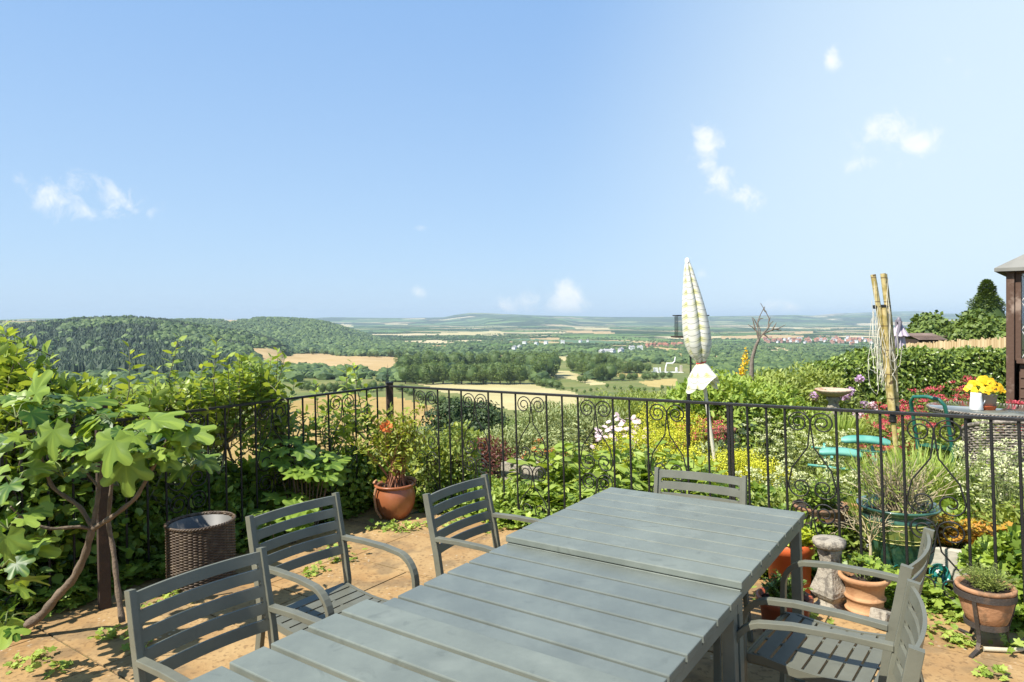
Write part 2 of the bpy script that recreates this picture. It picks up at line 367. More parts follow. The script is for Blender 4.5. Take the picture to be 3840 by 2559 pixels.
FIELDS = [  # (kind, outline in the photo)
    ('tan', [z3(*p) for p in ((40, 400), (150, 405), (250, 415), (500, 443), (900, 466), (1275, 480), (1240, 545), (1040, 585), (700, 575), (400, 560), (170, 510))]),
    ('tan', [z3(*p) for p in ((-60, 590), (60, 595), (180, 625), (170, 640), (-60, 625))]),
    ('orange', [z3(*p) for p in ((330, 830), (480, 775), (700, 748), (850, 748), (1080, 765), (1300, 800), (1500, 850), (1640, 905), (1500, 955), (1250, 985), (1120, 1090), (880, 1200), (500, 1210), (-100, 1300), (-160, 1000))]),
    ('orange', [(-900, 1520), (60, 1500), (330, 1520), (420, 1660), (200, 1760), (-900, 1760)]),
    ('pale', [z3(*p) for p in ((1300, 668), (1500, 662), (1750, 668), (2120, 662), (2353, 715), (2600, 790), (2600, 870), (2100, 860), (1880, 855), (1650, 760), (1400, 690))]),
    ('pale', [z5(*p) for p in ((385, 690), (430, 655), (520, 655), (620, 685), (700, 725), (860, 775), (700, 770), (600, 735))]),
    ('gold', [z5(*p) for p in ((920, 670), (1100, 675), (1210, 695), (1120, 705), (930, 705))]),
    ('gold', [z5(*p) for p in ((1110, 745), (1300, 722), (1430, 722), (1430, 775), (1200, 785))]),
    ('pale', [z5(*p) for p in ((400, 540), (530, 530), (675, 535), (670, 562), (480, 570))]),
    ('pale', [z5(*p) for p in ((-20, 525), (160, 530), (160, 548), (-20, 545))]),
    ('tan', [z5(*p) for p in ((1165, 452), (1300, 455), (1480, 470), (1480, 492), (1330, 495), (1180, 470))]),
    ('gold', [z5(*p) for p in ((1340, 505), (1500, 512), (1500, 540), (1350, 535))]),
    ('pale', [z5(*p) for p in ((1000, 575), (1020, 590), (840, 605), (830, 588))]),
    ('tan', [z5(*p) for p in ((1720, 520), (1830, 540), (1830, 550), (1720, 548))]),
    ('tan', [z5(*p) for p in ((410, 318), (600, 315), (920, 328), (900, 345), (560, 335))]),
    ('pale', [z5(*p) for p in ((560, 285), (860, 290), (860, 300), (580, 302))]),
    ('teal', [z5(*p) for p in ((0, 382), (420, 392), (900, 400), (1100, 415), (900, 425), (300, 405), (0, 400))]),
    ('tan', [z5(*p) for p in ((180, 378), (440, 375), (450, 388), (200, 386))]),
    ('tan', [z5(*p) for p in ((1680, 370), (2240, 355), (2240, 372), (1700, 386))]),
    ('tan', [z3(*p) for p in ((1280, 380), (1530, 386), (1520, 400), (1290, 392))]),
    ('pale', [z3(*p) for p in ((1470, 292), (1900, 278), (1950, 300), (1700, 306), (1520, 304))]),
    ('teal', [z3(*p) for p in ((1640, 458), (2040, 470), (2040, 510), (1700, 515), (1640, 495))]),
    ('tan', [z3(*p) for p in ((1880, 455), (2100, 458), (2100, 475), (1900, 472))]),
    ('pale', [z3(*p) for p in ((1060, 225), (1230, 220), (1230, 232), (1080, 236))]),
    ('pale', [z3(*p) for p in ((740, 225), (830, 238), (830, 250), (770, 248))]),
    ('tan', [nf(*p) for p in ((492, 733), (515, 731.5), (541, 736), (545, 741), (515, 739))]),
    ('pale', [z6(*p) for p in ((180, 672), (260, 680), (390, 705), (330, 712), (220, 690))]),
    ('tan', [z6(*p) for p in ((0, 580), (300, 575), (520, 590), (520, 603), (100, 600), (0, 596))]),
    ('pale', [z6(*p) for p in ((380, 515), (700, 520), (700, 528), (400, 526))]),
    ('tan', [z6(*p) for p in ((400, 548), (560, 540), (560, 560), (400, 566))]),
    ('teal', [z6(*p) for p in ((600, 640), (1060, 660), (1060, 672), (620, 660))]),
    ('rough', [z3(*p) for p in ((380, 590), (500, 570), (900, 590), (1060, 600), (1100, 700), (700, 730), (400, 700))]),
]
WOODS = [
    [nf(*p) for p in ((-500, 775), (0, 745), (150, 728), (300, 721), (400, 728), (560, 752), (640, 778), (655, 800), (575, 803), (580, 830), (540, 862), (440, 872), (0, 872), (-500, 872))],
    [nf(*p) for p in ((560, 752), (600, 731), (700, 732), (790, 752), (860, 778), (960, 800), (935, 832), (780, 826), (690, 812), (650, 803))],
]
KIDX = {'rough': 1, 'tan': 2, 'pale': 3, 'orange': 4, 'gold': 5, 'teal': 6, 'wood': 7}
FW = [(k, ground_hit([p[0] for p in P], [p[1] for p in P])[:, :2]) for k, P in FIELDS]
WW = [ground_hit([p[0] for p in P], [p[1] for p in P], 600, mx)[:, :2] for P, mx in zip(WOODS, (1650, 3200))]
# pull the outlines into (azimuth, log distance) so that long thin fields keep their shape
def la(P): P = np.asarray(P, float); return np.stack([np.arctan2(P[..., 0], P[..., 1]), np.log(np.hypot(P[..., 0], P[..., 1]))], -1)
def inpoly(x, y, P):
    ins = np.zeros(x.shape, bool)
    for i in range(len(P)):
        a = P[i]; b = P[(i+1) % len(P)]; ins ^= ((a[1] > y) != (b[1] > y)) & (x < a[0]+(y-a[1])/(b[1]-a[1]+1e-12)*(b[0]-a[0]))
    return ins
def kind_at(x, y):
    """what grows at each place"""
    A = la(np.stack([x, y], -1)); u = A[..., 0]+(vnoise(x/25, y/25, 5)-.5)*.002; v = A[..., 1]+(vnoise(x/25+9, y/25, 6)-.5)*.004
    r = np.hypot(x, y); k = np.where(r > 1500, 0, 1)
    for P in WW: k = np.where(inpoly(u, v, la(P)) & (r > 500), 7, k)
    for n, P in FW: k = np.where(inpoly(u, v, la(P)), KIDX[n], k)
    return k

# terrain mesh, fine towards the valley in front
az = np.concatenate([np.linspace(-180, -50, 40)[:-1], np.linspace(-50, 50, 900), np.linspace(50, 180, 40)[1:-1]])
prof = -np.interp(np.log(_rr+1), np.log(_dd+1), _dz); dens = np.abs(np.gradient(-FOC*(prof-1.6)/_rr))+1.2+6*np.exp(-((np.log(_rr)-math.log(1150))/.5)**2)+3*np.exp(-((np.log(_rr)-math.log(2600))/.3)**2)
cum = np.cumsum(dens); rs = np.interp(np.linspace(cum[0], cum[-1], 430), cum, _rr)
rs = np.concatenate([[0.01, 2.5, 4, 5.5], rs]); rs[-1] = 80000
AA, RR = np.meshgrid(R(1)*az, rs, indexing='ij'); TX, TY = np.sin(AA)*RR, np.cos(AA)*RR
TZ = H(TX, TY); na, nr = TX.shape
TZ = np.where(RR < 60, TZ-.7*np.clip((60-RR)/20, 0, 1), TZ)
i = np.arange(na)[:, None]; j = np.arange(nr-1)[None]; i2 = (i+1) % na
Qd = np.stack([i*nr+j, i2*nr+j, i2*nr+j+1, i*nr+j+1], -1).reshape(-1, 4)
# face centres decide the cover
Vt = np.stack([TX, TY, TZ], -1).reshape(-1, 3); Cf = Vt[Qd].mean(1)
kf = kind_at(Cf[:, 0], Cf[:, 1]); kf[Cf[:, 1] < 0] = 1

def field_mat(name, c1, c2, stripe=0., sang=20, hz=1/6., nsc=.02):
    m, t, p, o = new_mat(name); g = N(t, 'ShaderNodeNewGeometry')
    n1 = N(t, 'ShaderNodeTexNoise'); n1.inputs['Scale'].default_value = nsc; n1.inputs['Detail'].default_value = 8; n1.inputs['Roughness'].default_value = .65
    t.links.new(g.outputs['Position'], n1.inputs['Vector'])
    f = smooth(t, n1.outputs[0], .35, .65); c = mixc(t, f, c1, c2)
    n2 = N(t, 'ShaderNodeTexNoise'); n2.inputs['Scale'].default_value = .6; n2.inputs['Detail'].default_value = 4; t.links.new(g.outputs['Position'], n2.inputs['Vector'])
    c = mixc(t, math_n(t, 'MULTIPLY', smooth(t, n2.outputs[0], .4, .7), .3), c, tuple(v*.7 for v in c1))
    if stripe:
        w = N(t, 'ShaderNodeTexWave'); w.inputs['Scale'].default_value = hz; w.inputs['Distortion'].default_value = 1.5; w.inputs['Detail'].default_value = 2; w.inputs['Detail Scale'].default_value = .2
        mp = N(t, 'ShaderNodeMapping'); mp.inputs['Rotation'].default_value = (0, 0, R(sang)); t.links.new(g.outputs['Position'], mp.inputs[0]); t.links.new(mp.outputs[0], w.inputs[0])
        c = mixc(t, math_n(t, 'MULTIPLY', w.outputs[1], stripe), c, tuple(v*.72 for v in c2))
    t.links.new(c, p.inputs['Base Color']); p.inputs['Roughness'].default_value = .95; p.inputs['Specular IOR Level'].default_value = .1
    return m
def patch_mat():
    m, t, p, o = new_mat('patchwork_farmland'); g = N(t, 'ShaderNodeNewGeometry')
    mp = N(t, 'ShaderNodeMapping'); mp.inputs['Rotation'].default_value = (0, 0, R(23)); mp.inputs['Scale'].default_value = (1/820., 1/480., 0); t.links.new(g.outputs['Position'], mp.inputs[0])
    wn = N(t, 'ShaderNodeTexNoise'); wn.inputs['Scale'].default_value = 1.4; t.links.new(mp.outputs[0], wn.inputs[0])
    wv = vmath(t, 'ADD', mp.outputs[0], vmath(t, 'SCALE', wn.outputs['Color']))
    vo = N(t, 'ShaderNodeTexVoronoi', feature='F1'); vo.inputs['Scale'].default_value = 1; vo.inputs['Randomness'].default_value = .8; t.links.new(wv, vo.inputs[0])
    ve = N(t, 'ShaderNodeTexVoronoi', feature='DISTANCE_TO_EDGE'); ve.inputs['Scale'].default_value = 1; ve.inputs['Randomness'].default_value = .8; t.links.new(wv, ve.inputs[0])
    sp = N(t, 'ShaderNodeSeparateColor'); t.links.new(vo.outputs['Color'], sp.inputs[0])
    cr = N(t, 'ShaderNodeValToRGB'); cr.color_ramp.interpolation = 'CONSTANT'; e = cr.color_ramp.elements
    cols = [(0, (.06, .11, .035)), (.22, (.14, .22, .07)), (.36, (.10, .17, .05)), (.48, (.24, .27, .11)), (.58, (.07, .12, .04)), (.66, (.42, .34, .18)), (.78, (.13, .22, .08)), (.88, (.52, .44, .26))]
    e[0].color = (*cols[0][1], 1); e[1].position = cols[1][0]; e[1].color = (*cols[1][1], 1)
    for q, c in cols[2:]: x = e.new(q); x.color = (*c, 1)
    t.links.new(sp.outputs[0], cr.inputs[0])
    n1 = N(t, 'ShaderNodeTexNoise'); n1.inputs['Scale'].default_value = .0011; n1.inputs['Detail'].default_value = 6; t.links.new(g.outputs['Position'], n1.inputs[0])
    wood = smooth(t, n1.outputs[0], .53, .56); c = mixc(t, wood, cr.outputs[0], (.035, .065, .025))
    n2 = N(t, 'ShaderNodeTexNoise'); n2.inputs['Scale'].default_value = .01; n2.inputs['Detail'].default_value = 6; t.links.new(g.outputs['Position'], n2.inputs[0])
    hedge = smooth(t, math_n(t, 'ADD', ve.outputs['Distance'], math_n(t, 'MULTIPLY', n2.outputs[0], -.08)), .0, .035, 1, 0)
    c = mixc(t, hedge, c, (.03, .055, .022)); t.links.new(c, p.inputs['Base Color']); p.inputs['Roughness'].default_value = 1; p.inputs['Specular IOR Level'].default_value = 0
    return m
TM = [patch_mat(), field_mat('meadow_grass', (.13, .17, .05), (.22, .22, .08)), field_mat('dry_tan_grass', (.44, .31, .14), (.52, .38, .19), .25, 60, 1/9.),
      field_mat('pale_dry_grass', (.46, .40, .19), (.55, .47, .24), .12, 100, 1/12.), field_mat('golden_brown_grass', (.36, .25, .085), (.46, .32, .12), .2, 110, 1/7.),
      field_mat('yellow_grass', (.42, .33, .12), (.48, .38, .15)), field_mat('blue_green_crop', (.09, .16, .08), (.12, .20, .10)), field_mat('wood_floor', (.03, .05, .02), (.05, .075, .03))]
a = Acc(); a.add(Vt, quads=Qd[:, ::-1], mat=kf, smooth=True)
props(a.obj('hillside_and_valley', TM), kind='structure')
M_SOIL = mat('garden_soil', (.10, .075, .045), .95, .3, 9, bump=.5, col2=(.06, .085, .03), mix=(.42, .58))
from mathutils.geometry import tessellate_polygon
PB = [Vector((p[0], p[1], float(H(np.array([p[0]]), np.array([p[1]]))[0]))) for p in PLAT]
bm_ = Acc(); gx, gy = np.meshgrid(np.arange(-12, 80, .5), np.arange(-8, 66, .5), indexing='ij')
gi = seg_dist(gx, gy, PLAT); gz = np.where((gx < 12) & (gy < 16), tz(gx, gy)*np.clip((9-gy)/5, 0, 1), 0)-.03-.12*np.clip(gy-10, 0, 50)+(fbm(gx*1.5, gy*1.5, 2)-.5)*.05*(gi[0] > .6)
out = np.where(gi[1], 0, gi[0]); gz = gz-np.where(gi[1], 0, .15+1.1*out)
ok_ = (gi[1] | (gi[0] < 1.3)); okq = ok_[:-1, :-1] & ok_[1:, :-1] & ok_[1:, 1:] & ok_[:-1, 1:]
ii, jj = np.nonzero(okq); ny = gx.shape[1]
# the patio itself is left free of soil
cxm, cym = gx[ii, jj]+.25, gy[ii, jj]+.25
bm_.add(np.stack([gx, gy, gz], -1).reshape(-1, 3), quads=np.stack([ii*ny+jj, (ii+1)*ny+jj, (ii+1)*ny+jj+1, ii*ny+jj+1], 1), smooth=True)
props(bm_.obj('garden_ground', M_SOIL), kind='structure')

# ---------------- trees
M_BARK = mat('tree_bark', (.11, .085, .06), .9, .3, 6, bump=.4)
M_TREE = leafmat('broadleaf_foliage', (.05, .095, .02), (.20, .27, .055), .15, .6)
M_TREE2 = leafmat('light_broadleaf_foliage', (.09, .15, .028), (.24, .31, .07), .2, .55)
M_FAR = leafmat('far_tree_foliage', (.03, .065, .02), (.125, .185, .05), 0, .7)
M_CONI = leafmat('conifer_foliage', (.014, .036, .016), (.05, .085, .034), 0, .7)
M_BUSHD = leafmat('dark_shrub_foliage', (.02, .045, .015), (.07, .11, .03), .1, .6)
def ico(sub=1):
    ph = (1+5**.5)/2
    v = unit(np.array([(-1, ph, 0), (1, ph, 0), (-1, -ph, 0), (1, -ph, 0), (0, -1, ph), (0, 1, ph), (0, -1, -ph), (0, 1, -ph), (ph, 0, -1), (ph, 0, 1), (-ph, 0, -1), (-ph, 0, 1)], float))
    f = [(0, 11, 5), (0, 5, 1), (0, 1, 7), (0, 7, 10), (0, 10, 11), (1, 5, 9), (5, 11, 4), (11, 10, 2), (10, 7, 6), (7, 1, 8), (3, 9, 4), (3, 4, 2), (3, 2, 6), (3, 6, 8), (3, 8, 9), (4, 9, 5), (2, 4, 11), (6, 2, 10), (8, 6, 7), (9, 8, 1)]
    v = list(map(tuple, v))
    for _ in range(sub):
        c = {}; nf_ = []
        def mid(a, b):
            k = (min(a, b), max(a, b))
            if k not in c: m = np.array(v[a])+np.array(v[b]); m /= np.linalg.norm(m); v.append(tuple(m)); c[k] = len(v)-1
            return c[k]
        for a, b, d in f:
            x, y, z = mid(a, b), mid(b, d), mid(d, a); nf_ += [(a, x, z), (b, y, x), (d, z, y), (x, y, z)]
        f = nf_
    return np.array(v), np.array(f)
def broadleaf(h=12., w=10., nclump=16, nq=90, q=.75, trunk=.22, core=.74):
    """returns trunk Acc, crown Acc; base at z = 0"""
    tk = Acc(); cr = Acc(); cz = h*(trunk+(1-trunk)*.5); rz = h*(1-trunk)*.5
    tk.tube([(0, 0, -.5), (.02*w, 0, h*.2), (0, .02*w, h*.45), (.03*w, 0, h*.75)], [.035*h, .025*h, .018*h, .006*h], 7)
    dirs = unit(rng.normal(size=(nclump, 3))+np.array([0, 0, .25])); rad = rng.uniform(.62, .86, nclump)
    C = dirs*rad[:, None]*np.array([w/2, w/2, rz])+[0, 0, cz]
    for c, dd in zip(C[:6], dirs[:6]): tk.tube([(0, 0, h*.3), (c[0]*.5, c[1]*.5, (h*.3+c[2])/2+.2), tuple(c)], [.014*h, .009*h, .003*h], 5)
    cr_r = rng.uniform(.26, .40, nclump)*w/2*1.15
    V, F = ico(2); disp = 1+.25*(rng.random(len(V))-.5)
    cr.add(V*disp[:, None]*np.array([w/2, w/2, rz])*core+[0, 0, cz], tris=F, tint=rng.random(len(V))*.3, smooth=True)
    for c, r_ in zip(C, cr_r):
        o = rdir(nq); P = c+o*(r_*rng.uniform(.75, 1.12, nq))[:, None]*[1, 1, .8]
        tt = np.clip(rng.normal(.5, .22, nq)+rng.normal(0, .1), 0, 1)
        cr.scatter(QLEAF, P, unit(rdir(nq)+[0, 0, -.2]), unit(o*1.2+rdir(nq)*.6+[0, 0, .3]), rng.uniform(.6, 1.3, nq)*q, tint=tt, wid=1.7)
    return tk, cr
def conifer(h=18., w=6., layers=15, per=16):
    tk = Acc().tube([(0, 0, -.5), (0, 0, h*.5), (0, 0, h)], [h*.017, h*.01, .02], 6); cr = Acc()
    for l in range(layers):
        f = l/(layers-1); z = h*(.10+.88*f); r = w/2*(1-f)**.8*rng.uniform(.8, 1.1)+.12; n = max(5, int(per*(1-f*.6)))
        an = rng.random(n)*6.28; L = r*rng.uniform(.7, 1.15, n)
        for s_, zz in ((1., 0), (.7, .25*h/layers)):
            d = np.stack([np.cos(an+s_), np.sin(an+s_), np.full(n, -.28)], 1)
            P = np.zeros((n, 3)); P[:, 2] = z+rng.normal(0, .18*h/layers, n)+zz
            cr.scatter(QLEAF, P, d, np.array([[0, 0, 1.]])+rdir(n)*.35, L*s_, tint=rng.random(n), wid=1.15, smooth=False)
    return tk, cr
def tree_thing(name, label, cat, loc, maker, M, group=None, scale=1., rz=0.):
    t = thing(name, label, cat, loc, rz, group); tk, cr = maker
    tk.obj('trunk', M_BARK, t); cr.obj('crown', M, t); t.scale = (scale,)*3
    return t
def place_tree(src, loc, rz, sc, label, group):
    c = dup(src); c.location = loc; c.rotation_euler = (0, 0, rz); c.scale = sc if isinstance(sc, tuple) else (sc,)*3
    c['label'] = label; c['group'] = group; return c

ORD = ['first', 'second', 'third', 'fourth', 'fifth', 'sixth', 'seventh', 'eighth', 'ninth', 'tenth', 'eleventh', 'twelfth', 'thirteenth', 'fourteenth', 'fifteenth',
       'sixteenth', 'seventeenth', 'eighteenth', 'nineteenth', 'twentieth', 'twenty first', 'twenty second', 'twenty third', 'twenty fourth', 'twenty fifth', 'twenty sixth',
       'twenty seventh', 'twenty eighth', 'twenty ninth', 'thirtieth']
protos = {}
def new_tree(kind, k, loc, sc, label, cat, group):
    '''first tree of a kind is built, the others are copies of it'''
    key = (kind, k % 3)
    if key in protos: c = place_tree(protos[key], loc, rng.random()*6.28, (sc*rng.uniform(.9, 1.15), sc*rng.uniform(.9, 1.15), sc), label, group); c['category'] = cat; return c
    mk, M, nm = {'b': (lambda: broadleaf(12, 11, 20, 130, .55, .04), M_TREE, 'broadleaf_tree'), 'l': (lambda: broadleaf(12, 11, 18, 130, .5, .04), M_TREE2, 'broadleaf_tree'),
                 's': (lambda: broadleaf(12, 15, 14, 110, .75, .02), M_TREE, 'hedge_shrub'), 'd': (lambda: broadleaf(12, 14, 24, 340, .5, .02, .6), M_BUSHD, 'dark_shrub'),
                 'g': (lambda: broadleaf(12, 14, 24, 340, .46, .02, .6), M_TREE2, 'green_shrub'), 'c': (lambda: conifer(), M_CONI, 'conifer_tree')}[kind]
    protos[key] = tree_thing(nm, label, cat, loc, mk(), M, group, sc, rng.random()*6); return protos[key]
def tree_row(pts, n, hgt, kind, phrase, group, cat='tree', jit=(6, 2), name=None):
    """a line of separate trees standing where the photo shows it; labels count them from the left"""
    pts = np.array(pts, float); L = np.concatenate([[0], np.cumsum(np.hypot(*np.diff(pts, axis=0).T))])
    tt = (np.arange(n)+.5)/n*L[-1]; px = np.interp(tt, L, pts[:, 0])+rng.uniform(-1, 1, n)*jit[0]; py = np.interp(tt, L, pts[:, 1])+rng.uniform(-1, 1, n)*jit[1]
    o = np.argsort(px); px, py = px[o], py[o]; G = ground_hit(px, py)
    for k in range(n):
        hh = rng.uniform(*hgt); new_tree(kind, k, G[k], hh/(18 if kind == 'c' else 12), f'{ORD[k]} from the left {phrase}', cat, group)
zz = lambda f, L: [f(*p) for p in L]
tree_row(zz(z3, ((1190, 668), (1400, 668), (1600, 668), (1850, 668), (2090, 668))), 13, (17, 22), 'b', 'in the dark tree belt above the pale field', 'trees of the belt above the pale field')
tree_row(zz(z3, ((1150, 600), (1500, 560), (1900, 560), (2300, 590))), 12, (20, 25), 'b', 'in the back row of the belt above the pale field', 'back row of the tree belt')
tree_row(zz(z3, ((2170, 640), (2330, 600))), 3, (23, 26), 'b', 'of the tall round trees closing the belt above the pale field', 'tall trees at the end of the belt')
tree_row(zz(z5, ((520, 640), (640, 690), (760, 730), (900, 740))), 5, (16, 20), 'b', 'in the wood beyond the small rounded pale field', 'trees of the right hand copse')
tree_row(zz(z5, ((520, 620), (700, 630), (900, 660))), 6, (18, 22), 'b', 'in the back of the wood beyond the rounded pale field', 'back of the right hand copse')
tree_row(zz(z5, ((600, 745), (670, 755))), 2, (6, 8), 'b', 'of two small trees on the rounded pale field', 'small trees on the rounded field')
tree_row(zz(z3, ((1085, 462), (1160, 470), (1250, 476))), 3, (15, 17), 'b', 'of three round trees on the edge of the tan field', 'round trees on the tan field edge')
tree_row(zz(z3, ((380, 440), (600, 452), (900, 466), (1040, 470))), 10, (9, 13), 'b', 'in the tree line above the tan field', 'tree line above the tan field')
tree_row(zz(z3, ((1280, 500), (1400, 520), (1640, 525))), 6, (14, 18), 'b', 'in the tree group right of the tan field', 'trees right of the tan field')
tree_row(zz(z3, ((1720, 520), (1840, 520), (1920, 520))), 3, (12, 16), 'b', 'of three trees standing in the green crop', 'trees in the green crop')
tree_row(zz(z3, ((390, 605), (560, 600), (700, 595), (850, 600))), 7, (3, 5), 'b', 'in the row of small trees under the tan field', 'small trees under the tan field', jit=(8, 1))
tree_row(zz(z3, ((420, 715), (600, 735), (780, 738), (960, 725), (1060, 712))), 12, (6, 9), 'b', 'in the tree line above the golden field', 'tree line above the golden field')
tree_row(zz(z3, ((1085, 690),)*2), 1, (20, 20.1), 'c', 'the lone dark conifer behind the railing corner', 'lone conifer', jit=(0, 0))
tree_row(zz(z3, ((1160, 715), (1300, 770), (1450, 810), (1640, 860), (1850, 905))), 16, (4, 6.5), 's', 'in the hedge between the golden and pale fields', 'hedge shrubs between the fields', 'shrub')
tree_row(zz(z3, ((2140, 665), (2353, 705))), 5, (6, 9), 's', 'in the shrubs on the right edge of the pale field', 'shrubs beside the pale field', 'shrub')
tree_row(zz(z5, ((230, 760), (420, 800), (640, 840), (800, 820))), 10, (2.2, 3.8), 'l', 'in the bushy slope right of the pale field', 'bushes on the slope right of the pale field', 'shrub')
tree_row(zz(z5, ((940, 740), (1040, 735), (1180, 728), (1300, 720), (1400, 715))), 8, (6, 8), 'b', 'of the round trees between the two yellow fields', 'round trees between yellow fields')
tree_row(zz(z5, ((930, 665), (1060, 672), (1200, 668))), 7, (11, 15), 'b', 'in the tree line left of the white works', 'trees left of the white works')
tree_row(zz(z5, ((800, 790), (1000, 815), (1200, 820), (1400, 800))), 9, (2.5, 4.5), 'l', 'in the scrub below the yellow fields', 'scrub below the yellow fields', 'shrub')

# big masses of wood, drawn as low clumps
V1, F1 = ico(1)
def clump_t(): return (V1*(1+.5*(rng.random(len(V1))-.5))[:, None]*[.5, .5, .5]+[0, 0, .42], F1, np.zeros((0, 4), int))
cone = T_([(math.cos(a)*.2*(1 if i % 2 else .72), math.sin(a)*.2*(1 if i % 2 else .72), .08) for i, a in enumerate(np.linspace(0, 6.283, 11)[:-1])] +
          [(math.cos(a)*.13*(1 if i % 2 else .7), math.sin(a)*.13*(1 if i % 2 else .7), .42) for i, a in enumerate(np.linspace(.3, 6.583, 11)[:-1])]+[(0, 0, 1), (0, 0, .62)],
          [(i, (i+1) % 10, 21) for i in range(10)]+[(10+i, 10+(i+1) % 10, 20) for i in range(10)])
cone2 = T_([(math.cos(a)*.24*(1 if i % 2 else .72), math.sin(a)*.24*(1 if i % 2 else .72), .1) for i, a in enumerate(np.linspace(0, 6.283, 11)[:-1])] +
          [(math.cos(a)*.2*(1 if i % 2 else .7), math.sin(a)*.2*(1 if i % 2 else .7), .55) for i, a in enumerate(np.linspace(.3, 6.583, 11)[:-1])]+[(.03, 0, .9), (.05, .02, .8)],
          [(i, (i+1) % 10, 10+i) for i in range(10)]+[(10+i, (i+1) % 10, 10+(i+1) % 10) for i in range(10)]+[(10+i, 10+(i+1) % 10, 20) for i in range(10)])
def far_trees(name, P, h, t_list, M, wid=1., tint=None, jit=.5):
    A = Acc(); n = len(P); idx = rng.integers(0, len(t_list), n); an = rng.random(n)*6.28; D_ = np.stack([np.cos(an), np.sin(an), np.zeros(n)], 1)
    h = np.broadcast_to(h, (n,))
    tint = rng.random(n) if tint is None else tint
    for k, tm in enumerate(t_list):
        s_ = idx == k; q = P[s_].copy(); V0, F3, F4 = tm; m = len(V0)
        d = D_[s_]; b = np.stack([-d[:, 1], d[:, 0], d[:, 2]], 1); hh = h[s_][:, None, None]
        V = q[:, None]+hh*(wid*(d[:, None]*V0[None, :, :1]+b[:, None]*V0[None, :, 1:2])+np.array([0, 0, 1.])*V0[None, :, 2:])
        A.add(V.reshape(-1, 3), tris=(F3[None]+(np.arange(len(q))*m)[:, None, None]).reshape(-1, 3), smooth=False,
              tint=np.clip(np.repeat(tint[s_], m)+rng.normal(0, .16, len(q)*m), 0, 1))
    o = A.obj(name, M); return props(o, kind='stuff')
def sample(poly_world, n, rmin=0, rmax=1e9):
    lo, hi = la(poly_world).min(0), la(poly_world).max(0); u = rng.uniform(lo[0], hi[0], n*3)
    r = np.sqrt(rng.uniform(math.exp(lo[1])**2, math.exp(hi[1])**2, n*3)); k = inpoly(u, np.log(r), la(poly_world)) & (r > rmin) & (r < rmax)
    u, r = u[k][:n], r[k][:n]; x, y = np.sin(u)*r, np.cos(u)*r
    return np.stack([x, y, H(x, y)], 1)
clumps = [clump_t() for _ in range(6)]
P = sample(WW[0], 13000); P = P[P[:, 1] < 1650]; kk = kind_at(P[:, 0], P[:, 1]); P = P[kk == 7]
mixn = fbm(P[:, 0]/120, P[:, 1]/120, 21, 3); front = P[:, 1] < 980
con = ((mixn < .64) | front) & (rng.random(len(P)) < .95)
far_trees('conifer_wood_on_hill', P[con]-[0, 0, 1], np.where(P[con][:, 1] < 980, rng.uniform(12, 21, con.sum()), rng.uniform(6, 15, con.sum())), [cone, cone2], M_CONI, 1.6, tint=np.clip(fbm(P[con][:, 0]/60, P[con][:, 1]/60, 4, 3)*1.3-.2+rng.normal(0, .12, con.sum()), 0, 1))
far_trees('broadleaf_wood_on_hill', P[~con]-[0, 0, 1], rng.uniform(6, 15, (~con).sum()), clumps, M_FAR, 1.1)
P = sample(WW[1], 5200, 1200); kk = kind_at(P[:, 0], P[:, 1]); P = P[kk == 7]
far_trees('woodland_beyond_tan_field', P-[0, 0, 1], rng.uniform(10, 18, len(P)), clumps, M_FAR, 1.2)
# wooded ridges behind and scattered trees, hedgerows and copses over the valley floor
X, Y, Hh = [], [], []
n = 60000; u = rng.uniform(R(-42), R(42), n); r = np.exp(rng.uniform(math.log(620), math.log(9000), n)); x, y = np.sin(u)*r, np.cos(u)*r
m1 = fbm(x/420+31, y/420, 51, 4)+.0*(y/9000); keep = (m1 > .615+.06*np.clip((r-1500)/2500, 0, 1)) & (rng.random(n) < .55+.45*(r > 1500))
X.append(x[keep]); Y.append(y[keep])
for _ in range(900):                                # hedgerows
    u = rng.uniform(R(-40), R(40)); r = math.exp(rng.uniform(math.log(650), math.log(3800))); cx, cy = math.sin(u)*r, math.cos(u)*r
    a_ = rng.choice([R(12), R(100)])+rng.normal(0, .25); L = rng.uniform(80, 380)*(1+r/5000); k = int(L/rng.uniform(9, 20)/(1+r/6000)); tt = rng.uniform(-.5, .5, k)*L
    X.append(cx+tt*math.cos(a_)+rng.normal(0, 3, k)); Y.append(cy+tt*math.sin(a_)+rng.normal(0, 3, k))
X = np.concatenate(X); Y = np.concatenate(Y); k = kind_at(X, Y); ok = ((k == 0) | (k == 1)) & (np.hypot(X, Y) > 640)
# second ridge is thickly wooded
n = 16000; u = rng.uniform(R(-42), R(-9), n); r = rng.uniform(1700, 3300, n); x2, y2 = np.sin(u)*r, np.cos(u)*r; z2 = H(x2, y2)
up = (z2 > -84+(fbm(x2/200, y2/200, 8)-.5)*30) & (kind_at(x2, y2) == 0)
cc = CXF+FOC*X/Y; ok &= ~((cc > 2280) & (cc < 2640) & (np.hypot(X, Y) < 1050)) & ~((cc > 2040) & (cc < 2200) & (np.hypot(X, Y) < 1300))
X = np.concatenate([X[ok], x2[up]]); Y = np.concatenate([Y[ok], y2[up]]); Z = H(X, Y); rr_ = np.hypot(X, Y)
col = CXF+FOC*X/Y
far_trees('valley_trees_and_hedgerows', np.stack([X, Y, Z-1.5], 1), rng.uniform(5, 12, len(X))*np.where(rr_ > 2000, .8, 1), clumps, M_FAR, 1.35)

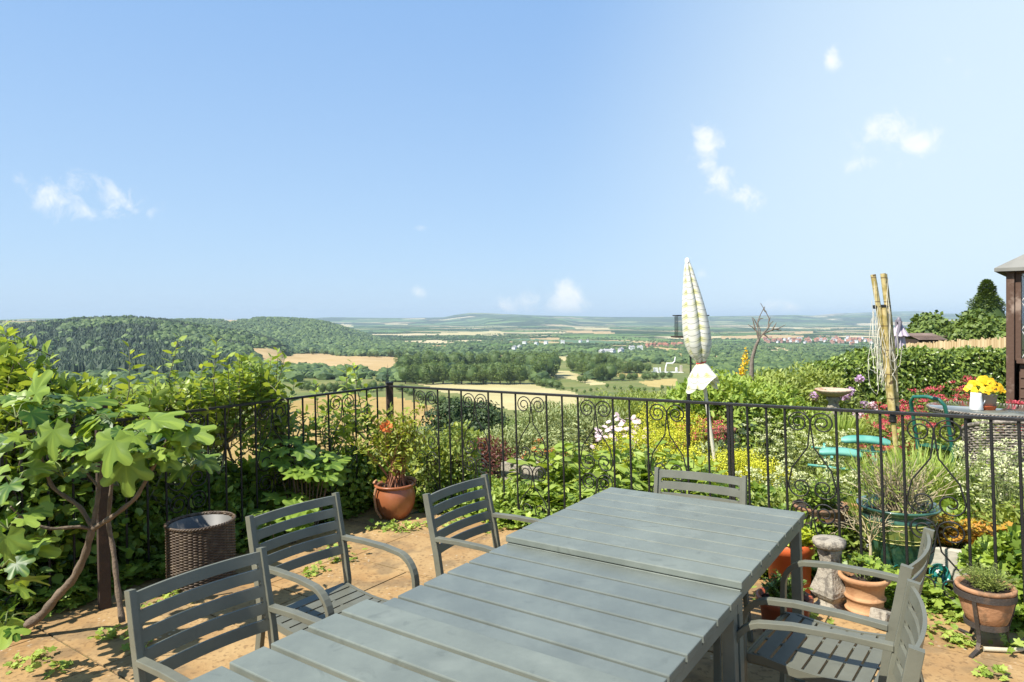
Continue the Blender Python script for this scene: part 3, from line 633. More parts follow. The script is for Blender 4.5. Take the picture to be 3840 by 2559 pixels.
# houses, farms and the white works
M_RED = mat('red_roof_tiles', (.36, .15, .09), .8, .2, .3); M_BRK = mat('house_brick', (.42, .24, .17), .9, .2, .3)
M_WHT = mat('white_cladding', (.78, .77, .74), .6, .06, .3); M_GRY = mat('grey_roof', (.34, .34, .34), .7, .15, .3); M_GLS = mat('dark_window', (.05, .06, .07), .2)
def house(L=10, Wd=7, h=5, rf=3.2, wm=M_BRK, rm=M_RED, name='house'):
    A = Acc(); A.box((0, 0, h/2-1), (L, Wd, h+2)); w = Acc(); e = .4
    V = [(-L/2-e, -Wd/2-e, h-.1), (L/2+e, -Wd/2-e, h-.1), (L/2+e, Wd/2+e, h-.1), (-L/2-e, Wd/2+e, h-.1), (-L/2-e, 0, h+rf), (L/2+e, 0, h+rf)]
    A.add(V, tris=[(0, 4, 3), (1, 2, 5)], quads=[(0, 1, 5, 4), (2, 3, 4, 5), (3, 2, 1, 0)], mat=1)
    for sx in (-.28, .28): A.box((L*sx, -Wd/2-.03, h*.55), (1.4, .1, 1.3), mat=2)
    A.box((L*.3, 0, h+rf), (.9, .9, 1.6)); return A, [wm, rm, M_GLS]
hA, hM = house(); hmesh = hA.mesh('house', hM)
hA2, hM2 = house(11, 7, 5, 3, M_WHT, M_GRY); hmesh2 = hA2.mesh('pale_house', hM2)
def put_house(px, py, mesh, nm, label, group, s=1.):
    g = ground_hit([px], [py])[0]; o = bpy.data.objects.new(nm, mesh); COL.objects.link(o); o.location = (g[0], g[1], g[2]+2); o.rotation_euler = (0, 0, rng.random()*3); o.scale = (s,)*3
    props(o, label, 'house', group)
for k in range(110):
    x = rng.uniform(140, 1060); y = 628+rng.normal(0, 12)+(x > 900)*-4; px, py = z6(x, y)
    put_house(px, py, hmesh if rng.random() < .72 else hmesh2, 'house', 'small red roofed house of the distant town beyond the bird bath', 'houses of the distant town', 1.25)
for k in range(14):
    px, py = z5(rng.uniform(1180, 1470), rng.uniform(440, 456)); put_house(px, py, hmesh, 'house', 'small red roofed house of the village on the tan field by the parasol', 'houses of the far village', 1.2)
for k, (x, y) in enumerate(((65, 480), (110, 470), (250, 440), (470, 425), (620, 415), (680, 412), (800, 520), (840, 515), (890, 512), (960, 500), (1050, 480), (1120, 478), (330, 430), (150, 432))):
    px, py = z5(x, y); put_house(px, py, hmesh2, 'farmhouse', 'pale farmhouse among the trees of the valley floor', 'pale farmhouses in the valley', 1.3)
def big(name, label, cat, px, py, sx=1., rz=0.):
    g = ground_hit([px], [py])[0]; return thing(name, label, cat, (g[0], g[1], g[2]), rz), math.hypot(g[0], g[1])/FOC
for nm, lab, x, y, wpx, hpx in (('barn', 'long pale barn with arched dark end beside the pale strip field', 515, 533, 34, 10), ('barn', 'low white barn on the far edge of the pale strip field', 615, 533, 50, 8), ('shed_row', 'row of low pale farm sheds among the trees left of the village', 830, 528, 70, 8)):
    px, py = z5(x, y); b, s_ = big(nm, lab, 'barn', px, py); L = wpx/2.24*s_; hh = hpx/2.24*s_
    A = Acc().box((0, 0, hh*.3), (L, L*.5, hh*.8+1)); A.obj('wall', M_WHT, b)
    Q = Acc(); V = [(-L/2, -L*.27, hh*.7), (L/2, -L*.27, hh*.7), (L/2, L*.27, hh*.7), (-L/2, L*.27, hh*.7), (-L/2, 0, hh*1.1), (L/2, 0, hh*1.1)]
    Q.add(V, tris=[(0, 4, 3), (1, 2, 5)], quads=[(0, 1, 5, 4), (2, 3, 4, 5)]); Q.obj('roof', M_GRY if nm == 'shed_row' else M_WHT, b)
px, py = z5(1350, 668); b, s_ = big('white_works', 'white works with a bent duct and silos behind the closed parasol', 'factory', px, py); u_ = s_/2.24
Acc().box((0, 0, 2*u_), (250*u_, 60*u_, 8*u_)).obj('platform', M_WHT, b)
Acc().box((-95*u_, 0, 22*u_), (34*u_, 34*u_, 36*u_)).box((-60*u_, 0, 24*u_), (10*u_, 14*u_, 40*u_)).obj('hopper', M_WHT, b)
Acc().tube([(-15*u_, 0, 0), (-15*u_, 0, 30*u_), (-5*u_, 0, 78*u_), (40*u_, 0, 76*u_), (60*u_, 0, 92*u_), (66*u_, 0, 130*u_)], 6*u_, 8, up=(0, 1, 0)).obj('duct', M_WHT, b)
Acc().lathe([(0, 0), (11*u_, 0), (11*u_, 30*u_), (0, 40*u_)], 12, M=Matrix.Translation((75*u_, 0, 8*u_))).obj('tank', M_WHT, b)
Acc().box((112*u_, 0, 30*u_), (18*u_, 20*u_, 60*u_)).obj('silo', mat('buff_silo', (.5, .44, .34), .8), b)

# air over the valley
M_HZ = bpy.data.materials.new('valley_haze'); M_HZ.use_nodes = True; t = M_HZ.node_tree; t.nodes.clear()
pv = N(t, 'ShaderNodeVolumePrincipled'); pv.inputs['Color'].default_value = (.68, .84, .97, 1); pv.inputs['Density'].default_value = 6.6e-5; pv.inputs['Anisotropy'].default_value = 0
oo = N(t, 'ShaderNodeOutputMaterial'); t.links.new(pv.outputs[0], oo.inputs['Volume'])
hz = Acc().box((0, 0, 10), (190000, 190000, 360)); props(hz.obj('haze', M_HZ), kind='stuff')

# ================================================================== THE PATIO
def paving():
    m, t, p, o = new_mat('sandstone_paving'); g = N(t, 'ShaderNodeTexCoord'); P = g.outputs['Object']
    mp = N(t, 'ShaderNodeMapping'); mp.inputs['Rotation'].default_value = (0, 0, R(20)); t.links.new(P, mp.inputs[0])
    n1 = N(t, 'ShaderNodeTexNoise'); n1.inputs['Scale'].default_value = 2.2; n1.inputs['Detail'].default_value = 9; n1.inputs['Roughness'].default_value = .7; t.links.new(P, n1.inputs[0])
    a_ = N(t, 'ShaderNodeAttribute', attribute_name='tint')
    c = mixc(t, smooth(t, n1.outputs[0], .36, .64), (.33, .19, .075), (.44, .29, .13))
    c = mixc(t, math_n(t, 'MULTIPLY', a_.outputs['Fac'], .25), c, (.38, .27, .14))
    n2 = N(t, 'ShaderNodeTexNoise'); n2.inputs['Scale'].default_value = 5.5; n2.inputs['Detail'].default_value = 7; t.links.new(P, n2.inputs[0])
    c = mixc(t, math_n(t, 'MULTIPLY', smooth(t, n2.outputs[0], .50, .66), .65), c, (.19, .135, .075))
    n3 = N(t, 'ShaderNodeTexNoise'); n3.inputs['Scale'].default_value = 38; n3.inputs['Detail'].default_value = 4; t.links.new(P, n3.inputs[0])
    c = mixc(t, math_n(t, 'MULTIPLY', smooth(t, n3.outputs[0], .54, .66), .6), c, (.17, .105, .05))
    vo = N(t, 'ShaderNodeTexVoronoi'); vo.inputs['Scale'].default_value = 26; t.links.new(P, vo.inputs[0])
    n4 = N(t, 'ShaderNodeTexNoise'); n4.inputs['Scale'].default_value = 3; t.links.new(P, n4.inputs[0])
    li = math_n(t, 'MULTIPLY', smooth(t, vo.outputs['Distance'], .0, .28, 1, 0), smooth(t, n4.outputs[0], .5, .62))
    c = mixc(t, math_n(t, 'MULTIPLY', li, .7), c, (.62, .55, .42))
    t.links.new(c, p.inputs['Base Color']); p.inputs['Roughness'].default_value = .88; p.inputs['Specular IOR Level'].default_value = .25
    b = N(t, 'ShaderNodeBump'); b.inputs['Strength'].default_value = .5; b.inputs['Distance'].default_value = .006
    hh = math_n(t, 'ADD', n3.outputs[0], n1.outputs[0]); t.links.new(hh, b.inputs['Height']); t.links.new(b.outputs[0], p.inputs['Normal'])
    return m
M_PAVE = paving(); M_JOINT = mat('mossy_joint', (.09, .07, .04), .95, .4, 20, col2=(.07, .09, .03))
def inside_patio(x, y):
    p = Vector((x, y)); nr = Vector((-fr_dir.y, fr_dir.x)); nl = Vector((fl_dir.y, -fl_dir.x))
    return (p-FC).dot(nr) < 0, (p-FC).dot(nl)
pat = Acc(); ang = math.atan2(.577, .817*0+.817)
# slabs of three sizes laid in courses parallel to the tables; cut along the railing line
TH = -.615; s_ax = Vector((math.cos(TH), math.sin(TH))); n_ax = Vector((-s_ax.y, s_ax.x)); T0 = Vector((.530, 3.456))
def U(u, v): return T0+s_ax*u+n_ax*v
PAT = [FC+Vector((.0, -.03)), FL+fl_dir*7+Vector((.03, 0)), Vector((-3.5, -4)), Vector((6, -4)), FR+fr_dir*4.5+Vector((-.0, -.03))]
import bmesh
def cut_poly(poly, a, n):                           # keep the side n of the line through a
    out = []
    for i in range(len(poly)):
        p, q = poly[i], poly[(i+1) % len(poly)]; dp, dq = (p-a).dot(n), (q-a).dot(n)
        if dp >= 0: out.append(p)
        if dp*dq < 0: out.append(p+(q-p)*(dp/(dp-dq)))
    return out
nR = Vector((fr_dir.y, -fr_dir.x)); nL = Vector((-fl_dir.y, fl_dir.x))
row = -9.; ri = 0
while row < 4.6:
    hgt = (.6, .6, .45, .6)[ri % 4]; col_ = -7.+rng.uniform(0, .6)
    while col_ < 7:
        wd = rng.choice([.6, .9, .9]); g_ = .005
        q = [U(col_+g_, row+g_), U(col_+wd-g_, row+g_), U(col_+wd-g_, row+hgt-g_), U(col_+g_, row+hgt-g_)]
        q = cut_poly(q, FC+nR*.02, nR)
        if len(q) > 2: q = cut_poly(q, FC+nL*(.02), nL)
        if len(q) > 2 and max(v.y for v in q) > -2.5:
            zt = rng.normal(0, .0015); tn = rng.random(); k = len(q)
            V = [(v.x, v.y, tz(v.x, v.y)+zt) for v in q]+[(v.x, v.y, tz(v.x, v.y)-.03) for v in q]+[(sum(v.x for v in q)/k, sum(v.y for v in q)/k, tz(sum(v.x for v in q)/k, sum(v.y for v in q)/k)+zt)]
            pat.add(V, tris=[(j, (j+1) % k, 2*k) for j in range(k)], quads=[(j, j+k, (j+1) % k+k, (j+1) % k) for j in range(k)], tint=tn)
        col_ += wd
    row += hgt; ri += 1
props(pat.obj('patio', M_PAVE), kind='structure')
jb = Acc(); V = [(p.x, p.y, tz(p.x, p.y)-.007) for p in PAT]; jb.add(V, tris=[(0, 1, 2), (0, 2, 3), (0, 3, 4)]); props(jb.obj('paving_joints', M_JOINT), kind='structure')

# painted metal furniture
def paint(name, c, rough, dirt=.35):
    m, t, p, o = new_mat(name); g = N(t, 'ShaderNodeTexCoord'); P = g.outputs['Object']
    n1 = N(t, 'ShaderNodeTexNoise'); n1.inputs['Scale'].default_value = 3.2; n1.inputs['Detail'].default_value = 8; n1.inputs['Roughness'].default_value = .7; t.links.new(P, n1.inputs[0])
    c1 = mixc(t, smooth(t, n1.outputs[0], .35, .7), tuple(v*.86 for v in c), tuple(v*1.12 for v in c))
    n2 = N(t, 'ShaderNodeTexNoise'); n2.inputs['Scale'].default_value = 14; n2.inputs['Detail'].default_value = 6; n2.inputs['Distortion'].default_value = .8; t.links.new(P, n2.inputs[0])
    c1 = mixc(t, math_n(t, 'MULTIPLY', smooth(t, n2.outputs[0], .58, .72), dirt), c1, tuple(v*.62 for v in c))
    n3 = N(t, 'ShaderNodeTexNoise'); n3.inputs['Scale'].default_value = 7; n3.inputs['Detail'].default_value = 5; mp = N(t, 'ShaderNodeMapping'); mp.inputs['Location'].default_value = (7, 3, 1)
    t.links.new(P, mp.inputs[0]); t.links.new(mp.outputs[0], n3.inputs[0])
    c1 = mixc(t, math_n(t, 'MULTIPLY', smooth(t, n3.outputs[0], .55, .72), dirt*.35), c1, (.30, .32, .27))
    t.links.new(c1, p.inputs['Base Color'])
    t.links.new(math_n(t, 'MULTIPLY_ADD', n1.outputs[0], .25, rough-.12), p.inputs['Roughness'])
    p.inputs['Specular IOR Level'].default_value = .5
    b = N(t, 'ShaderNodeBump'); b.inputs['Strength'].default_value = .06; b.inputs['Distance'].default_value = .004; n5 = N(t, 'ShaderNodeTexNoise'); n5.inputs['Scale'].default_value = 180
    t.links.new(P, n5.inputs[0]); t.links.new(n5.outputs[0], b.inputs['Height']); t.links.new(b.outputs[0], p.inputs['Normal'])
    return m
M_TBL = paint('table_paint', (.172, .192, .160), .42, .5); M_TBL2 = paint('smoother_table_paint', (.150, .170, .148), .38, .3); M_CH = paint('chair_paint', (.148, .150, .112), .45, .3)
def table(label, u0, v1, su, sv, ns, w, m, g_=.005):
    """corner (u0, v1) is the far left one; slats run along u"""
    o2 = U(u0, v1); t = thing('garden_table', label, 'table', (o2.x, o2.y, tz(o2.x, o2.y)), TH, 'metal garden tables pushed end to end', tilt=True)
    A = Acc(); pt = sv/ns
    for k in range(ns): A.box((su/2, -pt*(k+.5), w-.0125+rng.normal(0, .0006)), (su, pt-2*g_, .025), tint=rng.random())
    A.obj('tabletop', m, t, bevel=.0035)
    f = Acc(); z = w-.0275-.018; b = .034
    for y in (-.02, -sv+.02): f.box((su/2, y, z), (su-.012, .03, b))
    for x in (.022, su-.022): f.box((x, -sv/2, z), (.03, sv-.075, b))
    f.box((su/2, -sv/2, z), (.03, sv-.075, b-.004)); f.obj('frame', m, t, bevel=.002)
    for x in (.035, su-.035):
        for y in (-.035, -sv+.035): Acc().box((x, y, (w-.0645)/2), (.04, .04, w-.0645)).obj('leg', m, t, bevel=.002)
    return t
table('metal slatted table at the far end, raised slightly above its neighbour', 0, 0, .941, .937, 8, .72, M_TBL)
table('lowest metal slatted table, the middle one of the three', .0, -.927, .941, .745, 6, .688, M_TBL2, .0065)
table('metal slatted table nearest the camera with its slats stepped', .0, -1.664, .941, .976, 8, .724, M_TBL, .0095)

def bow(y, hw, d): return -d*(1-(y/hw)**2)
def make_chair(label, loc, rz, group='metal armchairs round the table'):
    """faces local +x; origin on the floor under the seat"""
    t = thing('garden_chair', label, 'chair', loc, rz, group, tilt=True); hw = .222; pw = .212
    # back plate of five slats with rounded slots
    sl = Acc(); nst = 17; top, bot = .795, .535; sh = .0365; gp = (top-bot-5*sh)/4
    ys = np.linspace(-pw, pw, nst)
    def bx(z): return -.205-.075*(z-.42)/.38
    def strip(z0, z1, y0, y1, th=.010):
        yy = np.linspace(y0, y1, max(2, int(abs(y1-y0)/.02))); V = []
        for y in yy:
            for z in (z0, z1):
                for s in (0, 1): V.append((bx(z)+bow(y, hw, .028)+s*th, y, z))
        n = len(yy); Q = []
        for i in range(n-1):
            a = 4*i; b = a+4; Q += [(a+1, b+1, b+3, a+3), (a, a+2, b+2, b), (a+2, a+3, b+3, b+2), (a, b, b+1, a+1)]
        Q += [(0, 1, 3, 2), (4*n-4, 4*n-2, 4*n-1, 4*n-3)]
        return V, Q
    for k in range(5):
        z1 = top-k*(sh+gp); V, Q = strip(z1-sh, z1, -pw, pw); sl.add(V, quads=Q)
        if k < 4:
            for sg in (-1, 1):
                V, Q = strip(z1-sh-gp, z1-sh, sg*pw, sg*(pw-.012)); sl.add(V, quads=Q if sg < 0 else [q[::-1] for q in Q])
                # rounded slot ends
                for zc, sz in ((z1-sh, -1), (z1-sh-gp, 1)):
                    V = [(bx(zc)+bow(sg*pw, hw, .028)+.001, sg*(pw-.012), zc), (bx(zc)+.0095+bow(sg*pw, hw, .028), sg*(pw-.012), zc+sz*gp*.5), (bx(zc)+.0095+bow(sg*pw, hw, .028), sg*(pw-.012-gp*.5), zc)]
                    sl.add([(V[0][0]+.0085, V[0][1], V[0][2]), V[1], V[2]], tris=[(0, 1, 2)])
    sl.obj('backrest', M_CH, t)
    for sg in (-1, 1):
        y = sg*hw
        Acc().tube([(-.30, y, 0), (-.272, y, .10), (-.235, y, .24), (-.212, y, .36), (-.207, y, .42), (bx(.54)+.003, y, .54), (bx(.68), y, .68), (bx(.805), y, .805)], 1, rect=(.0165, .0105), up=(0, 1, 0)).obj('stile', M_CH, t, bevel=.002)
        P = [(bx(.60)+.016, y, .607), (-.1, y, .612), (.05, y, .610), (.12, y, .602)]+[(.12+.11*math.sin(a), y, .602-.11+.11*math.cos(a)) for a in np.linspace(.25, 1.5, 7)]+[(.233, y, .42), (.238, y, .2), (.252, y, 0)]
        Acc().tube(P, 1, rect=(.0095, .0145), up=(0, 1, 0)).obj('armrest', M_CH, t, bevel=.002)
    # seat: nine slats across with two bridging tabs, sagging profile
    se = Acc(); xs = [-.190+.052*k for k in range(9)]
    def sz(x): return .405-.022*math.sin((x+.19)/.44*math.pi)+(-.9*(x-.19)**2*12 if x > .19 else 0)+.012*max(0, x)
    for x in xs:
        x0, x1 = x-.0215, x+.0215; z0, z1 = sz(x0), sz(x1)
        V = [(xx, y, z+dz) for y in (-.197, .197) for dz in (0, -.009) for xx, z in ((x0, z0), (x1, z1))]
        se.add(V, quads=[(0, 4, 5, 1)[::-1], (2, 3, 7, 6)[::-1], (0, 2, 6, 4)[::-1], (1, 5, 7, 3)[::-1], (0, 1, 3, 2)[::-1], (4, 6, 7, 5)[::-1]])
        if x < xs[-1]:
            for y in (-.066, .066): se.box((x+.026, y, sz(x+.026)-.004), (.016, .012, .007))
    se.obj('seat', M_CH, t)
    fr = Acc()
    for sg in (-1, 1):
        P = [(x, sg*.205, sz(x)-.012) for x in np.linspace(-.205, .225, 9)]; fr.tube(P, 1, rect=(.007, .014))
    fr.tube([(-.2, -.2, .375), (-.2, .2, .375)], 1, rect=(.012, .012)); fr.tube([(.222, -.2, .372), (.222, .2, .372)], 1, rect=(.010, .012)); fr.obj('seat_frame', M_CH, t)
    return t
def chair_at(u, v, face, label, d=.262):
    """centre of the back (at its top) and the direction it faces"""
    p = U(u, v); a = TH+face; c = p+Vector((math.cos(a), math.sin(a)))*(d+.018)
    return make_chair(label, (c.x, c.y, tz(c.x, c.y)), a)
chair_at(-.505, -1.925, 0, 'grey metal armchair nearest the camera on the left of the tables')
chair_at(-.904, -1.262, R(-1), 'grey metal armchair pulled out between two others, in front of the wicker bin')
chair_at(-.512, -.620, R(1), 'grey metal armchair on the left by the far table, behind the one pulled out')
chair_at(.405, .185, R(-90+2), 'grey metal armchair at the far head of the tables, seen face on')
chair_at(1.405, -.55, R(180-4), 'grey metal armchair on the right by the orange pots, pushed in')
chair_at(1.436, -1.12, R(180+5), 'grey metal armchair nearest the camera on the right side')

# ---------------- railing
M_IRON = mat('black_railing_paint', (.016, .016, .015), .5, .35, 30, col2=(.04, .03, .022), mix=(.55, .75), bump=.3, spec=.4)
M_POSTW = mat('dark_wooden_post', (.05, .032, .022), .85, .3, 9, bump=.5, col2=(.10, .055, .035), mix=(.5, .7))
def spiral(c, r0, r1, a0, a1, n=26): return [(c[0]+(r0+(r1-r0)*k/(n-1))*math.cos(a0+(a1-a0)*k/(n-1)), c[1]+(r0+(r1-r0)*k/(n-1))*math.sin(a0+(a1-a0)*k/(n-1))) for k in range(n)]
def scroll_path(W_, h):
    """left half of the pattern: top spiral, over to the middle, down to the side, bottom spiral; x 0..W/2, z 0..-h"""
    r = W_*.235; c = (r+.008, -r-.012); p = spiral(c, .018, r, R(-220), R(360+5), 34)[::1]
    p = spiral(c, .016, r, R(180+500), R(0), 36)
    p += [(W_*.44, -h*.42), (W_*.12, -h*.66)]
    c2 = (r+.010, -h+r+.004); p += spiral(c2, r, .016, R(165), R(165+520), 36)
    return p
def railing(name, label, A_, dir_, cols, scrolls, post_cols, extra=0, hgt=1.04, lone=()):
    L = (lambda px: None)
    nrm = Vector((-dir_.y, dir_.x)); t = thing(name, label, 'railing', (A_.x, A_.y, tz(A_.x, A_.y)), math.atan2(dir_.y, dir_.x), None, tilt=True)
    def along(px):                                   # distance along the rail seen in that photo column
        k = (px-CXF)/FOC; return (k*A_.y-A_.x)/(dir_.x-k*dir_.y)
    xs = [along(c) for c in cols]; end = max(xs)+extra
    Acc().box((end/2, 0, hgt-.006), (end, .032, .017)).obj('top_rail', M_IRON, t, bevel=.002)
    Acc().box((end/2, 0, .055), (end, .022, .010)).obj('bottom_rail', M_IRON, t)
    for x in xs: Acc().tube([(x, 0, .0), (x, 0, hgt-.012)], .0076, 8).obj('picket', M_IRON, t)
    for a, b in scrolls:
        xa, xb = along(a), along(b); Wd = xb-xa; h1 = .53; h2 = hgt-.06-h1-.012
        for top, hh in ((hgt-.013, h1), (hgt-.013-h1, h2)):
            P = scroll_path(Wd, hh)
            for mir in (0, 1):
                Q = [((xb-x) if mir else (xa+x), .0+.0*mir, top+z) for x, z in P]
                Acc().tube(Q, 1, rect=(.0048, .0026), up=(0, 0, 1)).obj('scroll', M_IRON, t) if 0 else Acc().tube(Q, .0046, 5).obj('scroll', M_IRON, t)
    for c in post_cols:
        x = along(c); Acc().box((x-.012, -.004, hgt/2), (.016, .016, hgt+.006)).box((x+.010, -.004, hgt/2), (.016, .016, hgt+.006)).obj('post', M_IRON, t)
    return t
railing('iron_railing', 'black wrought iron railing with scroll panels on the right run, in front of the garden', FC, fr_dir,
        [1518.6, 1562, 1651.7, 1694.6, 1740.5, 1842.5, 1893.5, 1945.5, 2062, 2121, 2181, 2313, 2375.4, 2442.4, 2592, 2672, 2821, 2893, 2963, 3157, 3237, 3324, 3409, 3648, 3744, 3850, 3960],
        [(1562, 1651.7), (1740.5, 1842.5), (1945.5, 2062), (2181, 2313), (2442.4, 2592), (2963, 3157), (3409, 3648), (3960, 4260)], [2757], extra=.5)
railing('iron_railing', 'black wrought iron railing with scroll panels on the left run, half hidden by fig leaves', FC, fl_dir,
        [1424, 1384.5, 1342, 1241, 1192, 1145, 1091, 968, 911, 854, 789, 630, 559, 479, 282, 189, 90, -60, -190, -330],
        [(1342, 1241), (1091, 968), (789, 630), (90, -60)], [], extra=.8)
cp = thing('corner_post', 'dark wooden post at the corner where the two railings meet', 'post', (FC.x, FC.y, tz(FC.x, FC.y)), R(20), tilt=True)
Acc().box((0, 0, .53), (.06, .06, 1.06)).obj('shaft', M_POSTW, cp, bevel=.003); Acc().box((0, 0, 1.066), (.066, .066, .012)).obj('cap', M_IRON, cp)
wp = hit(395, 2283); wpst = thing('wooden_post', 'dark brown wooden post rising behind the fig branches', 'post', wp, R(40), tilt=True); Acc().box((0, .02, .60), (.06, .06, 1.2)).obj('shaft', M_POSTW, wpst, bevel=.003)
Acc().box((0, .02, 1.205), (.066, .066, .012)).obj('cap', M_IRON, wpst)
b_ = at(2582, 1500, 6.5); wp2 = thing('wooden_post', 'short dark wooden post just beyond the railing by the parasol pole', 'post', (b_.x, b_.y, 0), R(10))
Acc().box((0, 0, .42), (.026, .03, .86)).obj('shaft', M_IRON, wp2, bevel=.003); Acc().box((0, 0, .855), (.03, .034, .01)).obj('cap', M_IRON, wp2)

# ---------------- pots
M_TERRA = mat('glossy_terracotta', (.34, .115, .045), .38, .15, 5, bump=.12, bscale=40, coat=.25)
M_TERR2 = mat('weathered_terracotta', (.52, .29, .14), .8, .2, 7, col2=(.40, .20, .09), mix=(.4, .62), bump=.3)
M_TERR3 = mat('stained_terracotta', (.42, .22, .11), .85, .2, 9, col2=(.22, .13, .07), mix=(.5, .62), bump=.4)
M_BROWN = mat('mottled_brown_clay', (.26, .13, .07), .8, .2, 16, col2=(.12, .08, .05), mix=(.45, .6), bump=.5)
M_ORPL = mat('orange_plastic', (.62, .125, .035), .45, .08, 6)
M_ORPL2 = mat('red_brown_plastic', (.36, .085, .035), .42, .08, 6)
M_EARTH = mat('potting_soil', (.045, .03, .02), .95, .5, 40, bump=1., col2=(.13, .09, .05), mix=(.55, .7))
M_STONE = mat('lichened_stone', (.36, .32, .25), .95, .25, 18, col2=(.17, .15, .12), mix=(.48, .62), bump=.9, bscale=60)
M_SLAB = mat('pale_stone', (.50, .47, .38), .92, .12, 6, col2=(.33, .32, .25), mix=(.5, .68), bump=.4)
M_GLZ = mat('green_glaze', (.018, .065, .045), .28, .3, 5, coat=.8, spec=.6, col2=(.045, .13, .085), mix=(.42, .62))
M_GLZY = mat('olive_yellow_glaze', (.16, .19, .045), .2, .25, 8, coat=.7, col2=(.05, .12, .05), mix=(.45, .62)); M_GLZL = mat('cream_glaze_line', (.50, .46, .16), .3, .1)
def bury(o, d=.0): return o
pc = hit(1484, 1940); pot = thing('terracotta_pot', 'large round glossy terracotta pot with roped rim in the railing corner', 'plant pot', pc, 0, tilt=True)
prof = [(0, 0), (.10, 0), (.115, .01), (.150, .06), (.178, .13), (.186, .19), (.176, .245), (.160, .275), (.158, .285), (.182, .292), (.190, .302), (.186, .312), (.165, .312), (.15, .30), (.155, .25), (.15, .2)]
s7 = .9
Acc().lathe([(a*s7, b*s7) for a, b in prof], 48).obj('body', M_TERRA, pot); Acc().disc(.142, .25, 24, rough=.006).obj('soil', M_EARTH, pot)
rp = Acc(); 
for a in np.linspace(-.55, 1.0, 15): rp.tube([(.178*math.cos(a-.03), .178*math.sin(a-.03), .318), (.190*math.cos(a+.03), .190*math.sin(a+.03), .336)], .012, 6, M=Matrix.Rotation(.6, 4, 'Z'))
for a in np.linspace(2.3, 2.75, 4): rp.tube([(.182*math.cos(a-.03), .182*math.sin(a-.03), .318), (.190*math.cos(a+.03), .190*math.sin(a+.03), .334)], .012, 6, M=Matrix.Rotation(.6, 4, 'Z'))
rp.tube([(-.15+.0, -.118, .30), (-.168, -.125, .22), (-.155, -.118, .10), (-.115, -.09, .02)], .012, 6); rp.v = [v*.9 for v in rp.v]; rp.obj('rope_trim', M_TERR3, pot)

bc = hit(757, 2188); bn = thing('wicker_bin', 'round dark brown wicker bin with a pale liner beside the railing', 'bin', bc, 0, tilt=True)
M_WICK = mat('brown_wicker', (.075, .05, .032), .5, .3, 25, col2=(.15, .11, .07), mix=(.45, .7), spec=.5); M_LINER = mat('grey_liner', (.13, .128, .12), .5, .1, 4)
hB, rB = .385, .205; wk = Acc(); nst = 44
for k in range(46):                                  # woven rows go in and out of the stakes
    z = .008+k*hB/46; an = np.linspace(0, 2*np.pi, nst*4, endpoint=False); rr = (rB-.012+.012*z/hB*0)+.0045*np.cos(an*nst/2+math.pi*(k % 2)); P = np.stack([rr*np.cos(an), rr*np.sin(an), np.full(len(an), z)], 1)
    P = np.concatenate([P, P[:2]]); wk.tube(P, .0048, 5, cap=False, tint=rng.random())
for k in range(nst//2): a = k*4*np.pi/nst; wk.tube([((rB-.012)*math.cos(a), (rB-.012)*math.sin(a), 0), ((rB-.012)*math.cos(a), (rB-.012)*math.sin(a), hB)], .004, 5)
wk.obj('woven_side', M_WICK, bn)
Acc().lathe([(0, .01), (rB-.024, .01), (rB-.022, hB-.005), (rB-.026, hB-.005), (rB-.028, .03), (0, .03)], 48).obj('liner', M_LINER, bn)
rm_ = Acc(); 
for q in range(3):
    an = np.linspace(0, 2*np.pi, 120); P = np.stack([(rB-.008+.006*np.cos(an*22+q*2.1))*np.cos(an), (rB-.008+.006*np.cos(an*22+q*2.1))*np.sin(an), hB+.004+.006*np.sin(an*22+q*2.1)], 1); rm_.tube(P, .005, 5, cap=False)
rm_.obj('rim', M_WICK, bn)

def simple_pot(name, label, loc, prof, m, soil, group=None, wob=None, tilt=True, sr=None, rz=0):
    t = thing(name, label, 'plant pot', loc, rz, group, tilt=tilt); Acc().lathe(prof, 48, wob=wob).obj('body', m, t)
    Acc().disc(soil[0], soil[1], 20, rough=.006).obj('soil', M_EARTH, t); return t
p1 = hit(2958, 2262, 0); p1.z = tz(p1.x, p1.y)
def bucket(r0, r1, h, lip=.012, rib=0): return [(0, 0), (r0, 0), (r0+(r1-r0)*.8, h*.8), (r1*.99, h*.8), (r1+lip, h*.81), (r1+lip+.002, h-.004), (r1+lip-.004, h), (r1-.004, h), (r1-.01, h*.6), (0, h*.6)]
OP1 = simple_pot('orange_pot', 'bright orange plastic pot of lime green leaves behind the far table corner', hit(2963, 2230), bucket(.105, .125, .31), M_ORPL, (.12, .27))
OP2 = simple_pot('orange_pot', 'red brown plastic pot of dark small leaves in front of the orange one', hit(2945, 2385), bucket(.10, .12, .20), M_ORPL2, (.115, .17))
RIB = simple_pot('ribbed_pot', 'pale terracotta pot with raised bands and a flared rim beside the stone pedestal', hit(3246, 2318), [(0, 0), (.088, 0), (.10, .01), (.106, .05), (.118, .057), (.12, .064), (.11, .07), (.104, .078), (.106, .125), (.118, .133), (.121, .141), (.111, .149), (.108, .16), (.112, .20), (.126, .228), (.146, .248), (.152, .262), (.149, .274), (.135, .278), (.12, .268), (.108, .24), (.10, .2)], M_TERR2, (.112, .235))
RIB.scale = (.82,)*3
